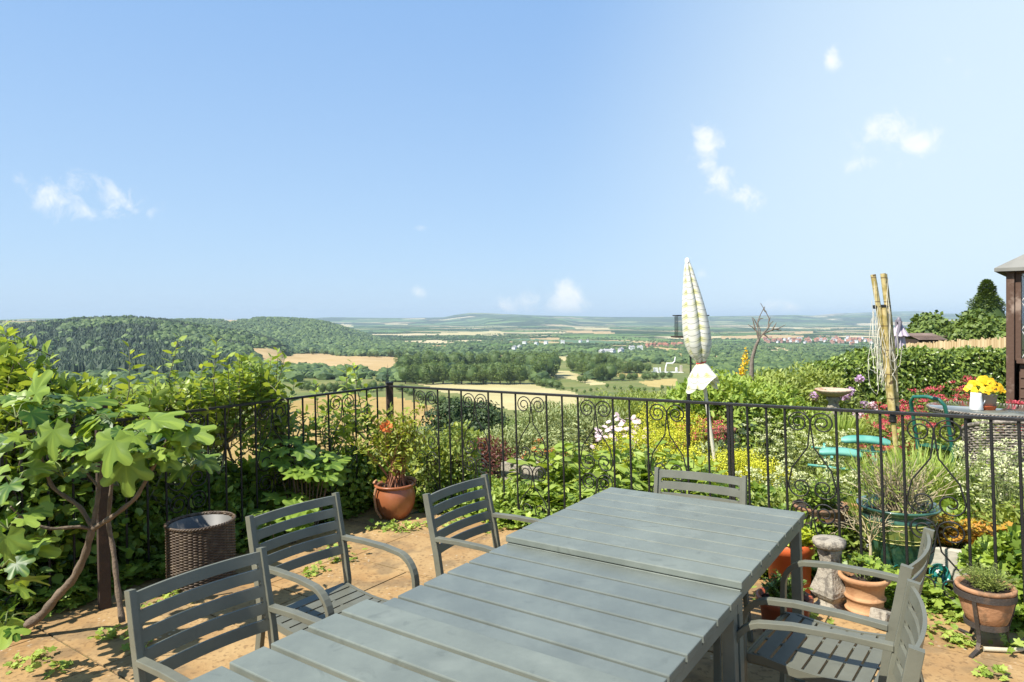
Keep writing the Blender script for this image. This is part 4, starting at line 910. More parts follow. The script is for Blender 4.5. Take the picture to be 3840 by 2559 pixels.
# stone baluster pedestal
pl = hit(3118, 2290); ped = thing('stone_pedestal', 'short weathered stone baluster with a lichened flat top', 'pedestal', pl, R(25), tilt=True)
def sq(prof, n=4):
    A = Acc(); V = []; 
    for r, z in prof: V += [(r*sx, r*sy, z) for sx, sy in ((-1, -1), (1, -1), (1, 1), (-1, 1))]
    Q = [(4*i+j, 4*i+(j+1) % 4, 4*i+4+(j+1) % 4, 4*i+4+j) for i in range(len(prof)-1) for j in range(4)]; A.add(V, quads=Q+[(3, 2, 1, 0)]); return A
sq([(.075, 0), (.075, .035), (.062, .045), (.055, .06), (.07, .075), (.088, .10), (.088, .125), (.060, .20), (.048, .255), (.050, .262), (.043, .27), (.046, .30), (.055, .335), (.045, .35), (.02, .352)]).obj('shaft', M_STONE, ped, bevel=.004)
Acc().lathe([(0, .35), (.075, .352), (.098, .365), (.104, .385), (.098, .40), (.06, .408), (0, .41)], 20, wob=lambda a: 1+.04*np.sin(a*7)+.03*np.sin(a*4+1)).obj('top', M_STONE, ped)
ped.scale = (.82, .82, .95)
bl = hit(3305, 2352); blk = thing('stone_block', 'rough grey stone block lying in front of the ribbed pot', 'stone', bl, R(35), tilt=True)
Acc().box((0, 0, .04), (.12, .085, .085), M=Matrix.Rotation(.35, 4, 'Y')).obj('block', M_STONE, blk, bevel=.012)
# bowl in an iron stand, and a brown pot in a second stand
def stand(name, label, loc, r, h, tilt=True, rz=0, sc=1., foot=1.):
    t = thing(name, label, 'plant stand', loc, rz, None, tilt=tilt)
    def ring(rr, z, hh=.014):
        an = np.linspace(0, 2*np.pi, 41); A = Acc(); P = [(rr*math.cos(a), rr*math.sin(a), z) for a in an]; A.tube(P, 1, rect=(.004, hh), cap=False); return A
    ring(r, h).obj('top_ring', M_IRONR, t); ring(r*.70, h*.45, .012).obj('lower_ring', M_IRONR, t)
    for k in range(3):
        a = 2.0944*k; c, s = math.cos(a), math.sin(a)
        P = [(r*1.02, h+.01), (r*.98, h*.9), (r*.86, h*.66), (r*.74, h*.45), (r*.68, h*.3), (r*.70, h*.16), (r*.84, h*.05), (r*1.12*foot, .004)]
        Acc().tube([((x)*c, x*s, z) for x, z in P], 1, rect=(.011, .003), up=(c, s, .2)).obj('leg', M_IRONR, t)
    return t
M_IRONR = mat('rusty_black_iron', (.05, .042, .036), .65, .3, 14, col2=(.11, .075, .05), mix=(.5, .7), bump=.3)
sc_ = hit(3700, 2425); st_a = stand('pot_stand', 'curved black iron stand holding the terracotta bowl on the right', sc_, .152, .255, rz=R(215), foot=1.3); st_a.scale = (.8, .8, 1)
BOWL = simple_pot('terracotta_bowl', 'speckled terracotta bowl of thin weeds held in the nearest iron stand', (sc_.x, sc_.y, sc_.z+.112), [(0, 0), (.085, 0), (.10, .008), (.120, .06), (.137, .12), (.142, .15), (.137, .168), (.134, .175), (.150, .182), (.154, .195), (.148, .205), (.134, .203), (.125, .18), (.12, .15)], M_TERR3, (.128, .185))
BOWL.scale = (.8, .8, .88)
bq = hit(3080, 2098); bq.z = tz(bq.x, bq.y); stand('pot_stand', 'black iron stand with a brown clay pot just beyond the railing', bq, .165, .27, rz=R(70))
BRN = simple_pot('clay_pot', 'mottled brown clay pot standing in the iron stand beyond the railing', (bq.x, bq.y, bq.z+.09), [(0, 0), (.09, 0), (.12, .06), (.145, .14), (.152, .20), (.15, .235), (.165, .25), (.168, .262), (.155, .268), (.14, .25), (.13, .2)], M_BROWN, (.138, .24))
# big glazed pot
gp = hit(3376, 2152); gl = thing('glazed_pot', 'large green glazed pot with a wavy flared rim and a yellow patterned band', 'plant pot', gp, 0, tilt=True)
gprof = [(0, 0), (.125, 0), (.13, .01), (.150, .06), (.185, .15), (.212, .235), (.2125, .24), (.226, .31), (.232, .36), (.232, .375), (.222, .39), (.228, .40), (.262, .425), (.268, .435), (.26, .442), (.225, .425), (.20, .40), (.19, .34), (.18, .3)]
gw = lambda a: 1+0*a
Acc().lathe(gprof[:6], 64).lathe(gprof[8:], 64).obj('body', M_GLZ, gl); bd = Acc().lathe(gprof[5:9], 64); bd.obj('band', M_GLZY, gl)
ln = Acc()
def rad(z): return float(np.interp(z, [b for a, b in gprof[:10]], [a for a, b in gprof[:10]]))+.001
for z in (.238, .262, .352): ln.tube([(rad(z)*math.cos(a), rad(z)*math.sin(a), z+.003*math.sin(a*9)*(z > .25)) for a in np.linspace(0, 6.2832, 97)], .003, 5, cap=False)
for k in range(12):
    a0 = k*.5236+.1
    P = [(a0+.10*math.cos(b)*(1 if k % 2 else -.8), .307+.024*math.sin(b)) for b in np.linspace(-1.7, 1.7, 14)]
    ln.tube([(rad(z)*math.cos(a), rad(z)*math.sin(a), z) for a, z in P], .0028, 5)
ln.obj('pattern_lines', M_GLZL, gl); Acc().disc(.20, .385, 24, rough=.01).obj('soil', M_EARTH, gl)
gl.scale = (.86, .86, .96)
# stone trough, brick edging, teal glass dish
tr_ = hit(3725, 2185); tr = thing('stone_trough', 'pale stone trough planted with orange leaves, behind the railing on the right', 'planter', tr_, math.atan2(fr_dir.y, fr_dir.x)+R(4), tilt=True)
A = Acc(); Lx, Ly, Hh_ = .62, .26, .20
A.box((0, -Ly/2, Hh_/2), (Lx, .04, Hh_)).box((0, Ly/2, Hh_/2), (Lx, .04, Hh_)).box((-Lx/2+.02, 0, Hh_/2), (.04, Ly-.042, Hh_-.002)).box((Lx/2-.02, 0, Hh_/2), (.04, Ly-.042, Hh_-.002)); A.obj('wall', M_SLAB, tr, bevel=.008)
Acc().box((0, 0, .08), (Lx-.09, Ly-.045, .16)).obj('soil', M_EARTH, tr)
for nm, lab, px, py, L_, rz in (('terracotta_trough', 'long reddish terracotta trough beyond the green glazed pot', 3215, 2010, .9, -38), ('terracotta_trough', 'second reddish terracotta trough, behind the stone one and half hidden', 3640, 1990, .7, -38), ('stone_sink', 'old buff stone sink beyond the railing to the right of the corner pot', 1975, 1860, .42, -38)):
    q = hit(px, py); q.z = tz(q.x, q.y); t = thing(nm, lab, 'planter', q, R(rz)); mm = M_STONE if nm == 'stone_sink' else M_TERR3; hh = .30 if nm == 'stone_sink' else .2
    Acc().box((0, -.1, hh/2), (L_, .035, hh)).box((0, .1, hh/2), (L_, .035, hh)).box((-L_/2+.0175, 0, hh/2), (.035, .163, hh-.002)).box((L_/2-.0175, 0, hh/2), (.035, .163, hh-.002)).obj('wall', mm, t, bevel=.006)
    Acc().box((0, 0, hh*.42), (L_-.08, .162, hh*.84)).obj('soil', M_EARTH, t)
M_TEALG = mat('teal_glass', (.02, .20, .17), .08, .1, 5, coat=1, spec=.8)
for px, py, lab, r in ((3492, 2180, 'teal glass dish with ringed grooves leaning against the green glazed pot', .06), (3345, 2165, 'smaller teal glass dish lying in ivy under the green glazed pot', .045)):
    q = hit(px, py); q = Vector((q.x, q.y-.05, tz(q.x, q.y)+r)); t = thing('glass_dish', lab, 'dish', q); Mx = Matrix.Rotation(R(70), 4, 'X')
    Acc().lathe([(0, .02), (r*.25, .02), (r*.3, .012), (r*.5, .012), (r*.55, .02), (r*.7, .014), (r*.9, .03), (r, .035), (r, .028), (r*.6, 0), (0, 0)], 32, M=Mx).obj('dish', M_TEALG, t)

# ================================================================== PLANTS
G_LEAF = leafmat('apple_leaf', (.12, .21, .03), (.44, .54, .12), .38, .42)
G_FIG = leafmat('fig_leaf', (.05, .125, .018), (.29, .41, .065), .34, .42)
G_DARK = leafmat('dark_hedge_leaf', (.035, .09, .014), (.34, .48, .07), .3, .34)
G_IVY = leafmat('ivy_leaf', (.08, .16, .022), (.40, .52, .08), .32, .42)
G_MID = leafmat('garden_leaf', (.15, .22, .035), (.46, .52, .14), .34, .5)
G_LIGHT = leafmat('light_green_leaf', (.18, .29, .04), (.48, .58, .13), .34, .5)
G_LIME = leafmat('lime_leaf', (.28, .36, .02), (.55, .60, .06), .3, .5)
G_GREY = leafmat('grey_green_leaf', (.17, .23, .07), (.48, .52, .25), .2, .6)
G_RED = leafmat('purple_red_leaf', (.08, .025, .02), (.28, .10, .07), .25, .5)
G_ORG = leafmat('orange_yellow_leaf', (.40, .36, .035), (.68, .30, .06), .3, .5)
G_HEDGE = leafmat('glossy_hedge_leaf', (.05, .10, .014), (.34, .44, .08), .15, .34, spec=.5)
G_TAN = leafmat('dry_stalk', (.34, .27, .15), (.62, .52, .34), 0, .8)
G_STEM = mat('green_stem', (.16, .20, .06), .7, .3, 10); G_BR = mat('fig_branch', (.15, .11, .075), .85, .25, 14, bump=.6, bscale=80); G_TWIG = mat('brown_twig', (.10, .065, .04), .9, .3, 14)
G_YTW = mat('young_apple_twig', (.20, .19, .10), .75, .3, 14, col2=(.11, .08, .05), mix=(.45, .6))
F_YEL = leafmat('yellow_flower', (.52, .54, .03), (.76, .74, .08), .25, .6); F_WHT = leafmat('cream_flower', (.50, .55, .24), (.80, .82, .54), .2, .7)
F_RED = leafmat('crimson_flower', (.42, .035, .055), (.66, .12, .15), .15, .6); F_PINK = leafmat('pink_flower', (.62, .40, .48), (.80, .66, .70), .2, .6)
F_LIL = leafmat('lilac_flower', (.50, .30, .56), (.72, .54, .74), .2, .6); F_ORG = leafmat('orange_flower', (.65, .16, .04), (.80, .34, .10), .2, .5)
F_GOLD = leafmat('golden_flower', (.80, .46, .01), (.88, .64, .03), .15, .5); F_DRK = mat('pansy_face', (.06, .015, .01), .6); F_DSY = leafmat('white_daisy', (.75, .73, .68), (.85, .83, .80), .15, .6)
def gz(x, y): return float((tz(x, y)*max(0, min(1, (9-y)/5)) if (x < 12 and y < 16) else 0)-.03-.12*max(0, min(50, y-10)))
def gp_(px, Y): x = (px-CXF)/FOC*Y; return Vector((x, Y, gz(x, Y)))

def stems_to(A, B0, B1, r, seg=5, sag=.0, n=5):
    for a_, b_ in zip(B0, B1):
        tt = np.linspace(0, 1, n)[:, None]; P = a_*(1-tt)+b_*tt; P[:, 2] += sag*np.sin(tt[:, 0]*np.pi); P[1:-1] += rng.normal(0, .012, (n-2, 3))*np.linalg.norm(b_-a_)
        A.tube(P, np.linspace(r, r*.45, n), seg, cap=False, tint=rng.random())
def clump(name, label, cat, loc, r, h, n, tm, ls, M, per=9, fl=None, group=None, lean=.5, bare=.15, stemM=None, wid=1., droop=.2, stem_r=.0035, upn=.6, tintb=0., tilt=False):
    """a herbaceous clump: curving stems, leaves along them, flower heads on top"""
    t = thing(name, label, cat, loc, 0, group, tilt=tilt); an = rng.random(n)*6.283; q = np.sqrt(rng.random(n))
    B0 = np.stack([np.cos(an)*q*r*.35, np.sin(an)*q*r*.35, np.zeros(n)-.02], 1); hh = h*(1-.45*q**2)*rng.uniform(.72, 1.05, n)
    B1 = np.stack([np.cos(an)*q*r*1.0, np.sin(an)*q*r*1.0, hh], 1)+np.stack([rng.normal(0, r*.1, n), rng.normal(0, r*.1, n), np.zeros(n)], 1)
    mid = (B0+B1)/2+np.stack([-np.cos(an)*q*r*.12*lean, -np.sin(an)*q*r*.12*lean, hh*.08], 1)
    st = Acc()
    for a_, m_, b_ in zip(B0, mid, B1): st.tube([a_, (a_+m_)/2+[0, 0, .01], m_, (m_+b_)/2+[0, 0, .01], b_], [stem_r, stem_r, stem_r*.8, stem_r*.6, stem_r*.4], 4, cap=False)
    st.obj('stem', stemM or G_STEM, t)
    if per:
        f = rng.uniform(bare, 1., (n, per)); f = np.sort(f, 1); w0 = (1-f)**2; w1 = 2*f*(1-f); w2 = f**2
        P = (w0[..., None]*B0[:, None]+w1[..., None]*(2*mid-(B0+B1)/2)[:, None]+w2[..., None]*B1[:, None]).reshape(-1, 3); k = len(P)
        a2 = rng.random(k)*6.283; d = np.stack([np.cos(a2), np.sin(a2), rng.uniform(-droop, .6, k)], 1)
        s_ = ls*rng.uniform(.55, 1.15, k)*(1-.35*f.ravel()**3); L = Acc()
        L.scatter(tm, P, d, np.array([[0, 0, upn]])+rdir(k)*.45, s_, tint=np.clip(rng.normal(.45, .22, k)+tintb+.25*(P[:, 2]/max(h, .1)-.5)*0, 0, 1), wid=wid); L.obj('foliage', M, t)
    if fl:
        FM, kind, fs, frac = fl; sel = np.nonzero(rng.random(n) < frac)[0]; Fl = Acc()
        for i_ in sel:
            c = B1[i_]
            if kind == 'umbel':
                m = 34; o = rdir(m); o[:, 2] = np.abs(o[:, 2])*.7; sub = rng.normal(0, .25, (m, 3))*[1, 1, .4]; P = c+(o*.8+sub)*fs; Fl.scatter(QLEAF, P, rdir(m)+[0, 0, .4], rdir(m)+[0, 0, 1.], fs*.42, tint=np.clip(rng.normal(.6, .25, m), 0, 1), wid=1.6)
            elif kind == 'spray':
                m = 40; P = c+rng.normal(0, 1, (m, 3))*[fs, fs, fs*.6]; Fl.scatter(QLEAF, P, rdir(m), rdir(m)+[0, 0, 1.], rng.uniform(.010, .018, m), tint=rng.random(m), wid=1.8)
            elif kind == 'daisy':
                m = 10; a3 = np.arange(m)*6.283/m; ax = unit(np.array([rng.normal(0, .4), rng.normal(-.5, .3), 1.])); e1 = unit(np.cross(ax, [0, 1, .1])); e2 = np.cross(ax, e1); dd = np.cos(a3)[:, None]*e1+np.sin(a3)[:, None]*e2
                Fl.scatter(PETAL, np.repeat(c[None], m, 0), dd, np.repeat(ax[None], m, 0), fs, tint=rng.random(m)*.5+.5, wid=.8)
            elif kind == 'spike':
                m = 36; f2 = rng.random(m); P = c+np.stack([rng.normal(0, fs*.22, m)*(1-f2*.6), rng.normal(0, fs*.22, m)*(1-f2*.6), (f2-.4)*fs*1.6], 1); Fl.scatter(QLEAF, P, rdir(m), rdir(m), fs*.3, tint=rng.random(m), wid=1.5)
            elif kind == 'ball':
                m = 60; o = rdir(m); Fl.scatter(PETAL, c+o*fs*.6, rdir(m)+o*.3, o, fs*.55, tint=rng.random(m), wid=1.1)
        if len(sel): Fl.obj('flowers', FM, t)
    return t
def bush(name, label, cat, loc, r, h, n, tm, ls, M, group=None, nclump=14, z0=.0, flower=None, trunk=True, wid=1., M2=G_TWIG, out=.8, spread=.30, upn=.5, ry=None, tilt=False):
    t = thing(name, label, cat, loc, 0, group, tilt=tilt); ry = ry or r
    h = h*.82; dirs = unit(rng.normal(size=(nclump, 3))+[0, 0, .35]); dirs[:, 2] = np.where(dirs[:, 2] < -.5, -dirs[:, 2], dirs[:, 2])
    C = dirs*rng.uniform(.55, .85, nclump)[:, None]*[r, ry, h*.5]+[0, 0, z0+h*.52]
    if trunk:
        st = Acc(); stems_to(st, np.repeat([[0, 0, -.05]], nclump, 0)+rng.normal(0, .03, (nclump, 3))*[1, 1, 0], C, .006+.012*h, 5); st.obj('stem', M2, t)
    w = rng.integers(0, nclump, n); o = rdir(n); rr = rng.uniform(.5, 1.05, n)**.6*spread; P = C[w]+o*rr[:, None]*[2*r, 2*ry, h]*1.0
    P[:, 2] = np.maximum(P[:, 2], .01); ct = rng.normal(0, .10, nclump)
    outw = unit((P-[0, 0, z0+h*.4])/[r, ry, h*.5]); d = unit(rdir(n)+outw*out+[0, 0, .15])
    L = Acc().scatter(tm, P, d, outw*.6+rdir(n)*.5+[0, 0, upn], ls*rng.uniform(.6, 1.15, n), tint=np.clip(rng.normal(.45, .2, n)+ct[w], 0, 1), wid=wid); L.obj('foliage', M, t)
    if flower:
        FM, m, fs = flower; k = rng.integers(0, n, m); Fl = Acc()
        for i_ in k: c = P[i_]+outw[i_]*.03; mm = 16; Fl.scatter(PETAL, c+rdir(mm)*fs*.3, rdir(mm), rdir(mm)+outw[i_], fs*.6, tint=rng.random(mm))
        Fl.obj('flowers', FM, t)
    return t

# ---- apple tree beyond the left railing, with long upright shoots
def yl(px): k = (px-CXF)/FOC; q = (k*FC.y-FC.x)/(fl_dir.x-k*fl_dir.y); return (FC+fl_dir*q).y
def yr(px): k = (px-CXF)/FOC; q = (k*FC.y-FC.x)/(fr_dir.x-k*fr_dir.y); return (FC+fr_dir*q).y
def z1(x, y): return (x/2.24, 1100+y/2.24)
nrml = Vector((fl_dir.y, -fl_dir.x)).normalized(); nrml = nrml if nrml.x < 0 else -nrml     # pointing out over the slope
def apple(label, px0, px1, tops, n_in, top_fn, trunk_px, name='apple_tree', off=(.15, .75), zlo=.15):
    b = at(trunk_px, 1500, yl(trunk_px)+.35); loc = Vector((b.x, b.y, -.55)); t = thing(name, label, 'tree', loc)
    shoots = []
    for px, py in tops:
        Y = yl(px)+rng.uniform(.1, .35); tip = at(px, py, Y); L_ = rng.uniform(.45, .75); base = tip+Vector((rng.normal(0, .07)-.02, rng.normal(.02, .06), -L_)); shoots.append((base, tip, 1))
    for _ in range(n_in):
        px = rng.uniform(px0, px1); Y = yl(px)+rng.uniform(*off); ytop = top_fn(px); py = ytop+abs(rng.normal(0, 1))**1.2*170
        tip = at(px, py, Y)
        if tip.z < zlo-.3: tip.z = rng.uniform(zlo, .6)
        L_ = rng.uniform(.25, .5); base = tip+Vector((rng.normal(0, .14), rng.normal(0, .14), -L_*rng.uniform(.3, 1))); shoots.append((base, tip, 0))
    st = Acc(); L = Acc(); hub = [Vector((0, 0, .75))+loc, Vector((-.3, -.4, 1.0))+loc, Vector((.4, .5, 1.05))+loc, Vector((.1, 0, 1.2))+loc]
    st.tube([(0, 0, -.2), (.03, .02, .4), (0, 0, .8)], [.05, .04, .035], 8)
    for base, tip, tall in shoots:
        b0, t0 = np.array(base-loc), np.array(tip-loc); mid = (b0+t0)/2+rng.normal(0, .02, 3); hb = min(hub, key=lambda v: (v-base).length)-loc
        if rng.random() < .25 or (tall and rng.random() < .5): st.tube([tuple(hb), tuple((hb*.5+Vector(b0)*.5)+Vector((0, 0, -.04))), b0], [.014, .009, .006], 4, cap=False)
        st.tube([b0, mid, t0], [.005, .004, .002], 4, cap=False)
        ln = np.linalg.norm(t0-b0); n = int(ln/(.021 if tall else .020)); f = np.linspace(.12, 1, n)+rng.normal(0, .01, n); P = b0+(t0-b0)*f[:, None]+(mid-(b0+t0)/2)*(4*f*(1-f))[:, None]
        ax = unit(t0-b0); a2 = np.arange(n)*2.4+rng.random(); e1 = unit(np.cross(ax, [.3, 1, .2])); e2 = np.cross(ax, e1); side = np.cos(a2)[:, None]*e1+np.sin(a2)[:, None]*e2
        d = side+ax*(.30+.7*f[:, None]**4)+[0, 0, -.12]; s_ = (.092 if tall else .082)*rng.uniform(.7, 1.2, n)*(1-.5*np.clip(f-.75, 0, 1)*2)
        L.scatter(LEAF, P+side*.006, d, unit(ax+side*.15+rng.normal(0, .3, (n, 3))), s_, tint=np.clip(rng.normal(.45, .2, n)+.25*f**3, 0, 1), wid=1.25)
    st.obj('branches', G_YTW, t); L.obj('foliage', G_LEAF, t); return t
T1 = [z1(*p) for p in ((10, 285), (60, 330), (205, 370), (395, 530), (430, 600), (705, 690), (915, 705), (1090, 455), (150, 470), (1310, 640), (300, 700))]
T2 = [z1(*p) for p in ((1500, 395), (1820, 390), (1480, 700), (1910, 545), (2010, 540), (2200, 570), (1700, 600), (1620, 690))]+[z3(*p) for p in ((280, 430), (330, 470), (230, 470), (400, 660), (150, 560))]
apple('tall leafy apple tree at the left edge beyond the railing, with many upright shoots', 0, 600, T1, 330, lambda px: np.interp(px, [0, 60, 120, 250, 450, 600], [1250, 1330, 1370, 1440, 1440, 1450]), 180)
apple('apple tree in the middle of the left railing, its shoots reaching over the tan field', 560, 1090, T2, 190, lambda px: np.interp(px, [500, 640, 800, 930, 1000, 1090], [1450, 1440, 1400, 1330, 1390, 1500]), 800)
apple('thin leafy apple branches left of the corner, in front of the golden field', 1090, 1440, [z3(*p) for p in ((830, 515), (780, 560), (930, 690), (560, 670), (700, 740), (850, 800), (650, 790))], 42, lambda px: np.interp(px, [1090, 1180, 1300, 1430], [1520, 1540, 1500, 1540]), 1260, off=(.1, .4))

# ---- the dim undergrowth behind the left railing
for k, (px, o, r_, h_) in enumerate(((-150, .45, .5, 1.25), (60, .5, .5, 1.2), (230, .55, .45, 1.05), (400, .5, .45, .9), (560, .45, .36, .55), (700, .45, .34, .45), (850, .4, .34, .4), (990, .4, .36, .5), (1130, .4, .34, .42), (1260, .36, .34, .4), (1390, .3, .32, .42))):
    Y = yl(px); b = Vector(((px-CXF)/FOC*Y, Y, 0))+Vector((nrml.x, nrml.y, 0))*o
    bush('undergrowth_shrub', f'{ORD[k]} leafy shrub from the left crowding behind the left railing', 'shrub', (b.x, b.y, -.3), r_, h_+.3, 2600, ROUND if k % 2 else LEAF, .075, G_DARK if k < 6 else G_IVY, 'shrubs crowding the left railing', 18, wid=1.2)
# ---- fig
fb = hit(33, 2385); fig = thing('fig_tree', 'fig tree with bare forked branches and big lobed leaves in front of the left railing', 'tree', fb)
def F(px, py, Y): return np.array(at(px, py, Y)-fb)
BR = Acc()
def branch(pts, r0, r1):
    P = np.array([F(*p) for p in pts]); n = len(P); tt = np.linspace(0, n-1, 5*(n-1)+1); Q = np.stack([np.interp(tt, range(n), P[:, k]) for k in range(3)], 1)
    Q = np.concatenate([Q[:1], (Q[:-2]+2*Q[1:-1]+Q[2:])/4, Q[-1:]]); rr = np.linspace(r0, r1, len(Q))*(1+.14*np.sin(np.arange(len(Q))*1.9)); BR.tube(Q, rr, 9)
branch([(20, 2392, 3.48), (153, 2313, 3.5), (215, 2235, 3.5), (274, 2175, 3.48), (320, 2080, 3.46), (345, 1985, 3.45)], .024, .017)
branch([(345, 1985, 3.45), (300, 1975, 3.42), (190, 1985, 3.35), (93, 1957, 3.3), (40, 1900, 3.25)], .010, .005)
branch([(345, 1985, 3.45), (362, 1900, 3.46), (372, 1820, 3.48), (389, 1716, 3.5), (400, 1600, 3.5)], .014, .006)
branch([(345, 1985, 3.45), (420, 1940, 3.42), (509, 1870, 3.4), (560, 1780, 3.4), (603, 1700, 3.4), (640, 1620, 3.4)], .014, .006)
branch([(345, 1975, 3.45), (300, 1900, 3.46), (197, 1831, 3.44), (160, 1740, 3.42), (142, 1640, 3.4), (130, 1540, 3.4)], .012, .006)
branch([(372, 1830, 3.48), (330, 1780, 3.5), (300, 1740, 3.5)], .008, .004)
branch([(459, 2335, 3.62), (440, 2200, 3.66), (425, 2060, 3.7), (405, 1960, 3.72), (420, 1800, 3.7)], .016, .010)
branch([(640, 1860, 4.75), (655, 1930, 4.72), (665, 1990, 4.7), (640, 2060, 4.68)], .018, .016)
BR.obj('branches', G_BR, fig)
FGL = Acc(); ST2 = Acc()
CL = [(150, 1500, 3.4, 6), (250, 1540, 3.45, 5), (330, 1560, 3.45, 5), (430, 1560, 3.4, 5), (540, 1610, 3.35, 5), (640, 1600, 3.4, 5), (700, 1640, 3.4, 5), (130, 1640, 3.3, 4), (220, 1680, 3.4, 4), (330, 1660, 3.35, 4), (400, 1700, 3.3, 4), (560, 1700, 3.35, 4), (470, 1690, 3.4, 4),
      (60, 1545, 3.2, 2), (650, 1690, 3.45, 3), (30, 1960, 2.95, 3), (10, 2100, 2.9, 2), (40, 2200, 2.95, 1), (160, 2040, 3.2, 3), (20, 2330, 3.0, 3), (60, 1800, 3.1, 1), (240, 1770, 3.5, 3), (720, 1740, 3.6, 3)]
for (px, py, Y, n) in CL:
    c = F(px, py, Y); a0 = rng.random()*6.28
    for q in range(n+2):
        a_ = a0+q*2.3+rng.normal(0, .3); d = np.array([math.cos(a_), math.sin(a_)*.8-.25, rng.uniform(-.45, .25)]); st_ = c+d*.05; en = c+d*rng.uniform(.06, .13)+[0, 0, .02]
        ST2.tube([c-[0, 0, .03], (c+en)/2+[0, 0, .01], en], [.0035, .003, .002], 4); sz_ = rng.uniform(.07, .125)*(1.25 if q == 0 else 1)
        FGL.scatter(FIG, [en], np.array([d+[0, 0, -.25]]), np.array([[rng.normal(0, .45), -.45+rng.normal(0, .35), 1.]]), sz_, tint=np.array([rng.uniform(-.25, .95)]), tadd=FIGV)
for (px, py, Y, d, nr_, s_) in ((425, 1650, 3.15, (-.1, -.25, -1), (-.1, -1, .35), .20), (200, 1610, 3.2, (.1, -.2, -.9), (0, -1, .5), .17), (470, 1730, 3.25, (.15, -.1, -1), (.3, -1, .1), .2), (565, 1575, 3.2, (1, -.2, -.1), (0, -.4, 1), .2), (700, 1620, 3.3, (1, -.3, -.25), (0, -.5, 1), .18), (25, 2010, 2.9, (.2, -.1, -1), (.3, -1, .3), .15), (130, 1480, 3.3, (.5, 0, .8), (-.3, -.9, .3), .16), (90, 2060, 3.1, (1, 0, -.1), (0, -.3, 1), .19)):
    FGL.scatter(FIG, [F(px, py, Y)], np.array([d], float), np.array([nr_], float), s_*.9, tint=np.array([.6]), tadd=FIGV)
FGL.obj('leaves', G_FIG, fig); ST2.obj('leaf_stalks', G_STEM, fig)
fg = Acc(); fg.lathe([(0, -.03), (.012, -.022), (.017, 0), (.012, .016), (.003, .026), (0, .026)], 14, M=Matrix.Translation(Vector(F(350, 1690, 3.3)))); fg.obj('fruit', G_FIG, fig)
def figlet(label, px, py, Y, n, r_, h_):
    q = at(px, py, Y); base = Vector((q.x, q.y, gz(q.x, q.y)-.3)); t = thing('fig_shrub', label, 'shrub', base); S_ = Acc(); L = Acc()
    for k in range(n//4):
        c = np.array([rng.normal(0, r_*.6), rng.normal(0, r_*.5), (q.z-base.z)*rng.uniform(.7, 1.08)]); S_.tube([(0, 0, 0), c*[.5, .5, .5], c], [.008, .006, .004], 5)
        for j in range(4):
            a_ = j*1.7+rng.random(); d = np.array([math.cos(a_), math.sin(a_)-.2, rng.uniform(-.3, .3)]); en = c+d*.06
            L.scatter(FIG, [en], d[None]+[[0, 0, -.15]], np.array([[rng.normal(0, .3), -.35, 1.]]), rng.uniform(.10, .16), tint=np.array([rng.uniform(.2, .9)]), tadd=FIGV)
    S_.obj('stem', G_BR, t); L.obj('leaves', G_FIG, t)
figlet('small bright fig shrub behind the railing, between the wicker bin and the corner pot', 1150, 1680, 5.25, 64, .22, 1)
figlet('low fig shrub with pale round leaves behind the pulled out armchair', 1070, 1890, 5.0, 36, .2, .5)

# ---- plant in the corner pot
cpl = pc+Vector((0, -.0, .245)); t = thing('potted_shrub', 'leggy yellow green shrub with an orange flower growing in the corner pot', 'plant', cpl); S_ = Acc(); L = Acc()
for k in range(26):
    b0 = np.array([rng.normal(0, .05), rng.normal(0, .05), 0]); side = rng.random() < .5; cx_ = -.12 if side else .10
    tip = np.array([cx_+rng.normal(0, .085), rng.normal(0, .08), rng.uniform(.34, .66)]); mid = (b0+tip)/2+[0, 0, .03]; S_.tube([b0, mid, tip], [.006, .0045, .002], 5)
    n = 46; f = rng.uniform(.42, 1.05, n)**.8; P = b0+(tip-b0)*f[:, None]+rng.normal(0, .03, (n, 3)); L.scatter(LEAF, P, rdir(n)+[0, 0, .5], rdir(n)*.6+[0, 0, .8], rng.uniform(.03, .06, n), tint=np.clip(rng.normal(.55, .22, n), 0, 1), wid=1.1)
for k in range(12): L.scatter(LEAF, [[rng.normal(0, .08), -.08, rng.uniform(.03, .35)]], rdir(1)+[[0, 0, .3]], [[0, -.4, 1]], .09, tint=np.array([.9]), wid=1.2)
S_.obj('stem', mat('reddish_stem', (.30, .13, .07), .7, .3, 10), t); L.obj('foliage', leafmat('yellow_green_leaf', (.16, .22, .03), (.42, .46, .08), .35, .45), t)
Fl = Acc(); o = rdir(40); Fl.scatter(PETAL, np.array([[-.055, -.12, .52]])+o*.022, o+[0, -.3, .2], o, .035, tint=rng.random(40)); Fl.obj('flower', F_ORG, t)
bush('leafy_shrub', 'bushy light green shrub just right of the corner pot plant, outside the railing', 'shrub', (-.62, 6.15, -.5), .30, 1.22, 2600, LEAF, .06, G_MID, wid=1.1)
bush('leafy_shrub', 'dense green shrub at the foot of the railing behind the corner pot', 'shrub', (-1.35, 6.0, -.4), .4, .85, 2600, ROUND, .05, G_IVY)

